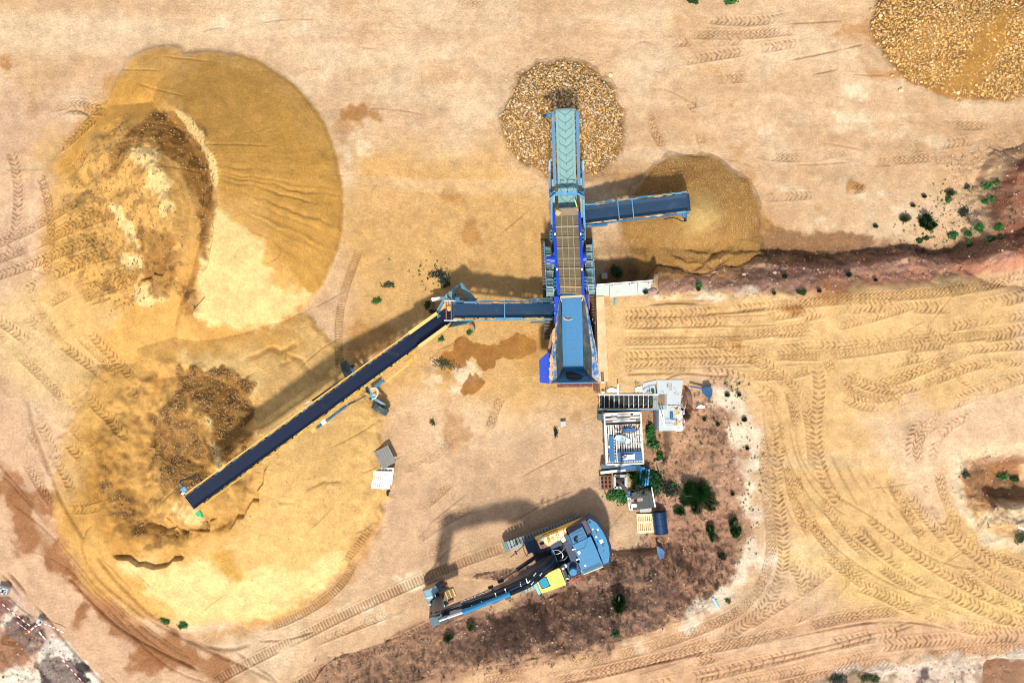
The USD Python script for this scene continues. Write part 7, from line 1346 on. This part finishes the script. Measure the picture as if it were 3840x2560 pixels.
r = np.random.default_rng(77); big_up = [(3268, 40), (3272, 85), (3296, 110), (3312, 160), (3290, 165), (3330, 190), (3318, 210), (3340, 230), (3352, 260), (3345, 285), (3310, 130), (3300, 60), (3420, 290), (3470, 310), (3530, 330), (3590, 350), (3640, 345), (3690, 340), (3740, 310), (3700, 300), (3450, 280), (3390, 240), (3720, 290), (3660, 320), (3560, 320), (3500, 300), (3368, 200), (3350, 150)]
for k, (px, py) in enumerate(big_up):
    s = .2 + .14 * r.random(); p = G3(px, py, .5, s * .25); m = rock_mesh(200 + k, 16); m.apply_scale(s); single('big_stone', G().mesh(trimesh.Trimesh(m.vertices + p, m.faces)), RM[(0, 3, 2, 1)[k % 4]], stone_label(px, py, 3640, 60, 300, s, ('tan', 'ochre', 'brown', 'pale')[k % 4], 'corner heap'), 'stone', 'rim stones of the corner heap')
p = G3(3376, 340, 0, .1); m = rock_mesh(302, 18); m.apply_scale(.36); single('big_stone', G().mesh(trimesh.Trimesh(m.vertices + p, m.faces)), RM[1], 'round pale stone alone below the corner gravel heap', 'stone')
for px, py, s, lab in ((2935, 1008, .3, 'white chalk lump on the crest of the red bank'), (2905, 1022, .22, 'smaller chalk lump beside the big one on the bank'), (2790, 1030, .24, 'pale yellow earth block on the bank near the fine gravel heap'), (2445, 1096, .6, 'brown rock wedged against the end of the ramp blocks'), (2462, 1108, .45, 'grey-brown rock below the wedged one at the ramp blocks')):
    p = G3(px, py, 2, s * .15); m = rock_mesh(int(px), 18); m.apply_scale(s * 1.2); single('earth_rock', G().mesh(trimesh.Trimesh(m.vertices + p, m.faces)), CLOD[1] if s < .55 else CLOD[0], lab, 'rock')

# ------------------------------------------------------------------ plants
def leaf_mat(name, a, b):
    n = {'g': ('geometry', {}), 'r': ('rgb_ramp', {'ramp': [(0, a), (1, b)]}), 'd': ('principled_bsdf', {'roughness': .55, 'specular_ior_level': .3}), 't': ('translucent_bsdf', {}), 'x': ('mix_closure', {'fac': .3})}
    return usdkit.material(stage, '/World/Looks/' + name, n, [('g.random_per_island', 'r.fac'), ('r.color', 'd.base_color'), ('r.color', 't.color'), ('d.BSDF', 'x.closure1'), ('t.BSDF', 'x.closure2')], surface='x.closure')
L_DARK = leaf_mat('dark_foliage', (.016, .06, .014), (.075, .16, .03)); L_MID = leaf_mat('weed_leaves', (.03, .13, .025), (.12, .30, .06)); L_OLIVE = leaf_mat('olive_leaves', (.06, .08, .03), (.17, .17, .06)); L_BRIGHT = leaf_mat('bright_leaves', (.03, .16, .03), (.14, .34, .06)); L_BROOM = leaf_mat('broom_shoots', (.02, .06, .012), (.10, .17, .035)); L_DRY = leaf_mat('dry_stalks', (.16, .115, .085), (.38, .30, .22)); L_DUSK = leaf_mat('grey_weeds', (.03, .045, .03), (.10, .12, .06))
def blades(c_, rad, h, n, seed, wd=.02, droop=.35, ell=(1, 1), ang=0.0, spread=.35):
    """many narrow shoots rising from the foot and arching outwards"""
    r = np.random.default_rng(seed); th = r.uniform(0, 2 * math.pi, n); q = np.sqrt(r.random(n)); ca, sa = math.cos(ang), math.sin(ang)
    dx, dy = np.cos(th) * ell[0], np.sin(th) * ell[1]; dx, dy = dx * ca - dy * sa, dx * sa + dy * ca
    b = np.stack([dx * q * rad * spread, dy * q * rad * spread, 0 * q], 1); tip = np.stack([dx * q * rad, dy * q * rad, h * (1.05 - droop * q ** 2) * r.uniform(.6, 1.1, n)], 1) + r.normal(0, .06 * rad, (n, 3))
    mid = b * .45 + tip * .55 + np.stack([0 * q, 0 * q, .14 * h * np.ones(n)], 1); sd = np.stack([-np.sin(th), np.cos(th), r.normal(0, .4, n)], 1); sd /= np.linalg.norm(sd, axis=1, keepdims=True); sd *= wd
    v = np.stack([b - sd * .6, b + sd * .6, mid - sd, mid + sd, tip], 1) + c_; f = np.array([[0, 1, 3], [0, 3, 2], [2, 3, 4]])
    return v.reshape(-1, 3), (np.arange(n)[:, None, None] * 5 + f[None]).reshape(-1, 3)
def leaves(c_, rad, h, n, seed, sz=.09, ell=(1, 1), ang=0.0, clump=7):
    """leaf-sized faces gathered in clumps through the crown"""
    r = np.random.default_rng(seed); k = r.normal(size=(clump, 3)); k /= np.linalg.norm(k, axis=1, keepdims=True); k *= (r.random((clump, 1)) ** .5) * .75; i = r.integers(0, clump, n); p = k[i] + r.normal(0, .23, (n, 3)); p[:, 2] = np.abs(p[:, 2])
    ca, sa = math.cos(ang), math.sin(ang); x, y = p[:, 0] * rad * ell[0], p[:, 1] * rad * ell[1]; p = np.stack([x * ca - y * sa, x * sa + y * ca, p[:, 2] * h], 1) + c_
    nn = r.normal(size=(n, 3)) + [0, 0, 1.4]; nn /= np.linalg.norm(nn, axis=1, keepdims=True); a = np.cross(nn, r.normal(size=(n, 3))); a /= np.linalg.norm(a, axis=1, keepdims=True); b = np.cross(nn, a); s = sz * r.uniform(.5, 1.2, (n, 1))
    v = np.stack([p - a * s, p + b * s * .5, p + a * s, p - b * s * .5 + nn * s * .1], 1).reshape(-1, 3); return v, (np.arange(n)[:, None, None] * 4 + np.array([[0, 1, 2], [0, 2, 3]])[None]).reshape(-1, 3)
_ps = [0]
def plant(name, label, cat, px, py, rad, h, kind='leaf', n=600, m_=None, ell=(1, 1), ang=0.0, sz=.09, z=1.0, group=None):
    _ps[0] += 1; b = G3(px, py, z); t_ = thing(name, label, cat, b, group)
    if kind == 'blade': v, f = blades(b, rad, h, n, 900 + _ps[0], sz * .2, ell=ell, ang=ang)
    else: v, f = leaves(b, rad, h, n, 900 + _ps[0], sz, ell, ang)
    put(t_, 'foliage', (v, f), m_)
    st_ = G()
    for k in range(4): a = k * 1.6 + _ps[0]; st_.tube([b - [0, 0, .05], b + [.25 * rad * math.cos(a), .25 * rad * math.sin(a), h * .6]], [.03, .012], 5)
    put(t_, 'stem', st_, L_DRY)
def bush(label, px, py, rad, h, n, m_, ell=(1, 1), ang=0.0, z=1.2, sz=.10):
    _ps[0] += 1; b = G3(px, py, z); t_ = thing('broom_bush', label, 'bush', b); s = 700 + _ps[0]
    r = np.random.default_rng(s); ca, sa = math.cos(ang), math.sin(ang); V, F, V2, F2, o, o2 = [], [], [], [], 0, 0
    for k in range(11):
        th = r.uniform(0, 6.28); q = math.sqrt(r.random()) * .72; dx, dy = q * rad * ell[0] * math.cos(th), q * rad * ell[1] * math.sin(th); cc = b + [dx * ca - dy * sa, dx * sa + dy * ca, 0]; rr = rad * r.uniform(.24, .55); hh_ = h * r.uniform(.45, 1.0) * (1.1 - .5 * q)
        v, f = blades(cc, rr, hh_, n // 11, s * 20 + k, sz * .2, .45, (1, 1), 0, .5); V.append(v); F.append(f + o); o += len(v)
        v, f = blades(cc + [0, 0, hh_ * .4], rr * 1.25, hh_ * .75, n // 40, s * 20 + 500 + k, sz * .13, .6, (1, 1), 0, .75); V2.append(v); F2.append(f + o2); o2 += len(v)
    put(t_, 'foliage', (np.vstack(V), np.vstack(F)), m_); put(t_, 'outer_shoots', (np.vstack(V2), np.vstack(F2)), L_BROOM if m_ is not L_BROOM else L_MID)
    g = G()
    for k in range(9):
        a = r.uniform(0, 6.28); ca, sa = math.cos(ang), math.sin(ang); ex_, ey_ = math.cos(a) * ell[0], math.sin(a) * ell[1]; ex_, ey_ = ex_ * ca - ey_ * sa, ex_ * sa + ey_ * ca
        g.tube([b - [0, 0, .1], b + [ex_ * rad * .35, ey_ * rad * .35, h * .5], b + [ex_ * rad * .8, ey_ * rad * .8, h * .95]], [.035, .022, .008], 5)
    put(t_, 'branch', g, L_DRY)
bush('largest dark green broom bush on the red slope right of the pipes', 2618, 1856, 1.30, 1.1, 5200, L_DARK, (.95, 1.15), .5)
bush('dark bush on the red bank below the excavator', 2317, 2265, .70, .9, 2600, L_DARK, (.9, 1.25), 0)
bush('round dark bush beside yellow weeds at the right-hand bank foot', 3474, 825, .62, .8, 2400, L_DARK, (1, 1.1), .6, 0)
bush('slim green bush at the chalky rim of the red slope', 2757, 1978, .52, .7, 1700, L_BROOM, (.7, 1.5), .12, 2)
bush('narrow leaning bush left of the slim one', 2668, 1998, .50, .6, 1500, L_BROOM, (.5, 1.5), .5, 1.5)
bush('tall grass-like bush growing over the blue pipes', 2385, 1790, 1.0, 1.15, 6500, L_BRIGHT, (.85, 1.0), 0, .2)
bush('second grass-like bush hanging over the mesh screen', 2395, 1832, .70, .95, 3600, L_MID, (1.3, .6), 0, .2)
plant('weed', 'bright green leafy weed left of the mesh screen', 'weed', 2316, 1860, .62, .8, 'leaf', 1500, L_MID, (1.1, 1), 0, .10, .1)
plant('weed', 'dark leafy undergrowth right of the blue pipes', 'weed', 2458, 1800, .75, .6, 'leaf', 1300, L_DARK, (1, 1.4), 0, .09, .6)
plant('weed', 'leafy patch between undergrowth and largest bush', 'weed', 2515, 1830, .75, .4, 'leaf', 700, L_DUSK, (1.2, .9), 0, .09, .8)
plant('weed', 'small bright plant left of the largest bush', 'weed', 2521, 1823, .28, .35, 'leaf', 220, L_BRIGHT, (1, 1), 0, .09, .9)
plant('weed', 'upper leafy plant beside the right wall of the shed', 'weed', 2437, 1628, .42, .6, 'leaf', 700, L_MID, (1, 1.3), 0, .10, .4)
plant('weed', 'lower leafy plant beside the right wall of the shed', 'weed', 2450, 1669, .38, .5, 'leaf', 520, L_MID, (1, 1), 0, .10, .4)
plant('weed', 'small plant above the half buried pallet', 'weed', 2474, 1709, .26, .35, 'leaf', 260, L_MID, (1, 1), 0, .09, .6)
plant('weed', 'weeds growing under the metal stairs', 'weed', 2430, 1496, .55, .4, 'leaf', 260, L_BRIGHT, (1.3, .7), 0, .09, .4)
plant('weed', 'tuft on the slab just above the stairs', 'weed', 2448, 1466, .16, .25, 'leaf', 120, L_MID, (1, 1), 0, .07, 2.6)
plant('weed', 'green patch under the largest bush at its lower left', 'weed', 2550, 1912, .45, .35, 'blade', 420, L_BROOM, (1.2, .8), 0, .10, 1)
plant('weed', 'grey-green scrub at the outer edge of the largest bush', 'weed', 2570, 1870, .55, .5, 'blade', 420, L_DUSK, (1, 1), 0, .10, 1)
plant('weed', 'small dark green tuft on the bank below the lower bush', 'weed', 2308, 2374, .24, .35, 'leaf', 230, L_DARK, (1, 1.2), 0, .08, 1.5)
plant('weed', 'low green tuft on the bank left of the excavator bucket track', 'weed', 1682, 2388, .36, .3, 'blade', 300, L_BROOM, (1.3, .7), .5, .09, .8)
plant('weed', 'olive tuft under the excavator boom end', 'weed', 1766, 2348, .35, .3, 'blade', 260, L_OLIVE, (1, 1), 0, .09, .8)
plant('weed', 'grey tuft on the red slope below the slim bush', 'weed', 2705, 2082, .38, .3, 'blade', 300, L_DUSK, (1.2, .8), -.5, .08, 2)
plant('weed', 'tiny green weed by the pale blue plank', 'weed', 2730, 2250, .2, .2, 'leaf', 110, L_OLIVE, (1, 1), 0, .07, 2.5)
for px, py, rd, lab in ((1645, 1035, .62, 'dusty grey-green scrub behind the conveyor feed boot'), (1668, 1062, .35, 'smaller grey scrub just above the feed boot tip')): plant('weed', lab, 'weed', px, py, rd, .4, 'leaf', 420, L_DUSK, (1.2, .8), 0, .07, 0)
plant('weed', 'dark weed by the white bar at the conveyor tail', 'weed', 1604, 1145, .3, .3, 'leaf', 260, L_DARK, (.8, 1.3), 0, .08, 0); plant('weed', 'dark creeper between the white bar and the yellow skirt', 'weed', 1628, 1176, .36, .3, 'leaf', 260, L_DARK, (1, 1), 0, .08, 0)
plant('weed', 'green tuft on open sand between heap and conveyor', 'weed', 1412, 1128, .26, .3, 'leaf', 240, L_MID, (1.2, .8), 0, .08, 0); plant('weed', 'yellow-green streak of weeds on sand above that tuft', 'weed', 1460, 1070, .32, .2, 'leaf', 170, L_OLIVE, (1.5, .6), 0, .08, 0)
plant('weed', 'tiny weed at the lower yellow skirt of the conveyor', 'weed', 1653, 1270, .2, .25, 'leaf', 130, L_MID, (1, 1), 0, .08, 0); plant('weed', 'tiny weed by the half buried rim', 'weed', 1760, 1244, .2, .2, 'leaf', 110, L_MID, (1, 1), 0, .08, 0)
plant('weed', 'olive weed patch right of the conveyor middle', 'weed', 1670, 1358, .75, .2, 'leaf', 420, L_OLIVE, (1.3, .7), -.2, .06, 0); plant('weed', 'small dry weed on sand below the conveyor', 'weed', 1620, 1584, .28, .2, 'leaf', 120, L_OLIVE, (1, 1), 0, .07, 0); plant('weed', 'dark weed next to the lone concrete cube', 'weed', 2086, 1618, .3, .25, 'leaf', 150, L_DUSK, (.7, 1.3), 0, .07, 0)
plant('weed', 'left green tuft at the foot of the pale sand fan', 'weed', 622, 2326, .35, .3, 'leaf', 240, L_MID, (1.2, .7), -.4, .08, .1); plant('weed', 'right green tuft at the foot of the pale sand fan', 'weed', 688, 2342, .38, .3, 'leaf', 300, L_MID, (1.2, .7), -.2, .08, .1)
plant('weed', 'brownish tuft on sand below the white pallets', 'weed', 1455, 1846, .16, .2, 'leaf', 90, L_DUSK, (1, 1.4), 0, .07, 0)
for px, py, rd, m_, lab in ((3704, 694, .40, L_BRIGHT, 'bright leafy weed nearest the dark mound at the right edge'), (3738, 688, .24, L_MID, 'small weed just right of the bright leafy one'), (3690, 756, .26, L_MID, 'leafy weed below the bright one near the mound'), (3720, 746, .26, L_BRIGHT, 'light green weed beside the mound foot'), (3674, 853, .38, L_MID, 'dark leafy weed in the middle of the gravelly corner'), (3742, 851, .32, L_MID, 'leafy weed against the red mound'), (3628, 876, .32, L_MID, 'leafy weed in the lower gravelly corner'), (3713, 895, .34, L_DARK, 'dark weed low beside the red mound'), (3570, 884, .36, L_MID, 'leafy weed below the round dark bush'), (3634, 916, .26, L_MID, 'small weed above the dark bank foot'), (3448, 902, .26, L_DARK, 'left of two dark weeds at the damp strip'), (3470, 894, .22, L_DARK, 'right of two dark weeds at the damp strip'), (3615, 798, .42, L_DUSK, 'scrubby weed with dry stalks above the leafy group'), (3390, 820, .44, L_OLIVE, 'yellow-green weed left of the round dark bush'), (3462, 738, .2, L_OLIVE, 'small upright weed above the round bush'), (3420, 772, .2, L_OLIVE, 'low weed left above the round bush'), (3560, 725, .36, L_OLIVE, 'wispy yellow weed on open sand'), (3558, 752, .2, L_MID, 'small weed below the wispy yellow one'), (3626, 700, .2, L_DUSK, 'grey tuft on open sand left of the bright weed'), (3280, 850, .2, L_OLIVE, 'lone weed at the left end of the weedy corner'), (3752, 892, .16, L_DARK, 'tiniest weed at the foot of the red mound')):
    plant('weed', lab, 'weed', px, py, rd * .85, .35, 'leaf' if m_ is not L_OLIVE else 'blade', int(900 * rd), m_, (1.2, .85), 0, .10 if m_ in (L_BRIGHT, L_MID) else .07, 0)
for px, py, rd, m_, lab in ((3005, 1094, .36, L_DARK, 'dark green weed at the inner foot of the red bank'), (2622, 1068, .3, L_MID, 'weed on the chalky left end of the red bank'), (2618, 1085, .2, L_OLIVE, 'thin weed below it'), (3070, 1090, .24, L_OLIVE, 'small weed right of the dark one on the bank'), (3180, 1030, .3, L_DUSK, 'grey weed on the bank crest'), (3280, 1050, .2, L_DUSK, 'small grey weed farther right on the bank'), (2900, 1098, .2, L_OLIVE, 'olive weed on the chalky patch of the bank'), (2940, 1035, .28, L_DUSK, 'scrub tuft beside the white chalk lumps'), (2420, 1095, .26, L_OLIVE, 'weeds along the inner edge of the longest ramp block'), (2312, 1018, .6, L_DARK, 'weeds in the shade behind the ramp blocks'), (2725, 1480, .24, L_OLIVE, 'weed at the chalky rim near the bent hood'), (2690, 1590, .22, L_OLIVE, 'small green tuft on the upper red slope'), (2790, 1572, .26, L_DUSK, 'upper dark tuft in the chalk strip'), (2770, 1480, .2, L_DUSK, 'dark specks of weed on the chalk by the haul road'), (2800, 1680, .2, L_DUSK, 'lower dark tuft in the chalk strip'), (2745, 1850, .2, L_DUSK, 'tuft at the chalk edge right of the largest bush'), (2640, 1570, .2, L_OLIVE, 'olive tuft on the slope right of the grey slab')):
    plant('weed', lab, 'weed', px, py, rd * .75, .3, 'leaf' if m_ in (L_DARK, L_MID) else 'blade', int(800 * rd), m_, (1.1, .9), 0, .08, 2)
for px, py, rd, m_, lab in ((3760, 1790, .4, L_MID, 'green weed on the floor of the right-hand pit'), (3800, 1795, .3, L_DARK, 'dark weed right of it on the pit floor'), (3830, 2016, .5, L_OLIVE, 'olive weed below the fallen road post'), (3615, 1778, .4, L_DUSK, 'grey scrub at the upper left rim of the pit'), (3140, 2545, .6, L_DUSK, 'grey scrub on chalk at the bottom edge'), (3260, 2545, .5, L_OLIVE, 'olive scrub on chalk at the bottom edge'), (2600, 6, .3, L_DARK, 'dark weeds at the top picture edge, left'), (2740, 4, .4, L_MID, 'green weeds at the top picture edge, right')):
    plant('weed', lab, 'weed', px, py, rd, .35, 'leaf', int(700 * rd), m_, (1.2, .8), 0, .08, 1.5)
# dry weeds on the red banks and small herbs in the weedy corner (nobody could count them)
def tuft(seed, n, rad, h, wd): return blades(np.zeros(3), rad, h, n, seed, wd, .3)
mdry = redw * np.clip(.35 + 1.2 * n2, .05, 1) * (top < .05) * inview * (1 - crust)
x, y, z = on_grid(mdry, 2200, rng); scatter('dry_weeds', 'dry brown weeds and stalks on the reddish banks', 'dry weeds', np.stack([x, y, z], 1), .4 + .6 * rng.random(2200), [(tuft(1, 18, .22, .26, .010), L_DRY), (tuft(2, 16, .18, .22, .010), leaf_mat('purple_stalks', (.15, .105, .085), (.30, .22, .175))), (tuft(3, 14, .2, .2, .012), L_DUSK), (tuft(4, 22, .16, .3, .008), '/World/Looks/purple_stalks')], rng, full=False)
mh = np.maximum(pm([(3480, 700), (3740, 680), (3760, 930), (3420, 920), (3340, 860)], 0, .4, .5, 1), .7 * pm([(2720, 1450), (2790, 1450), (2850, 1700), (2850, 2100), (2790, 2100), (2780, 1700)], 2.6, .3, .4, 1)); mh = np.maximum(mh, .6 * pm([(1480, 980), (1680, 960), (1700, 1060), (1560, 1090)], 0, .4, .5, .8)); mh = np.maximum(mh, .25 * burnt)
x, y, z = on_grid(mh * inview, 420, rng); scatter('small_herbs', 'scattered seedlings and herbs on bare ground', 'herbs', np.stack([x, y, z], 1), .35 + .6 * rng.random(420), [(tuft(11, 12, .12, .12, .02), L_DUSK), (tuft(12, 12, .13, .1, .025), L_MID), (tuft(13, 10, .1, .1, .015), L_OLIVE)], rng, full=False)
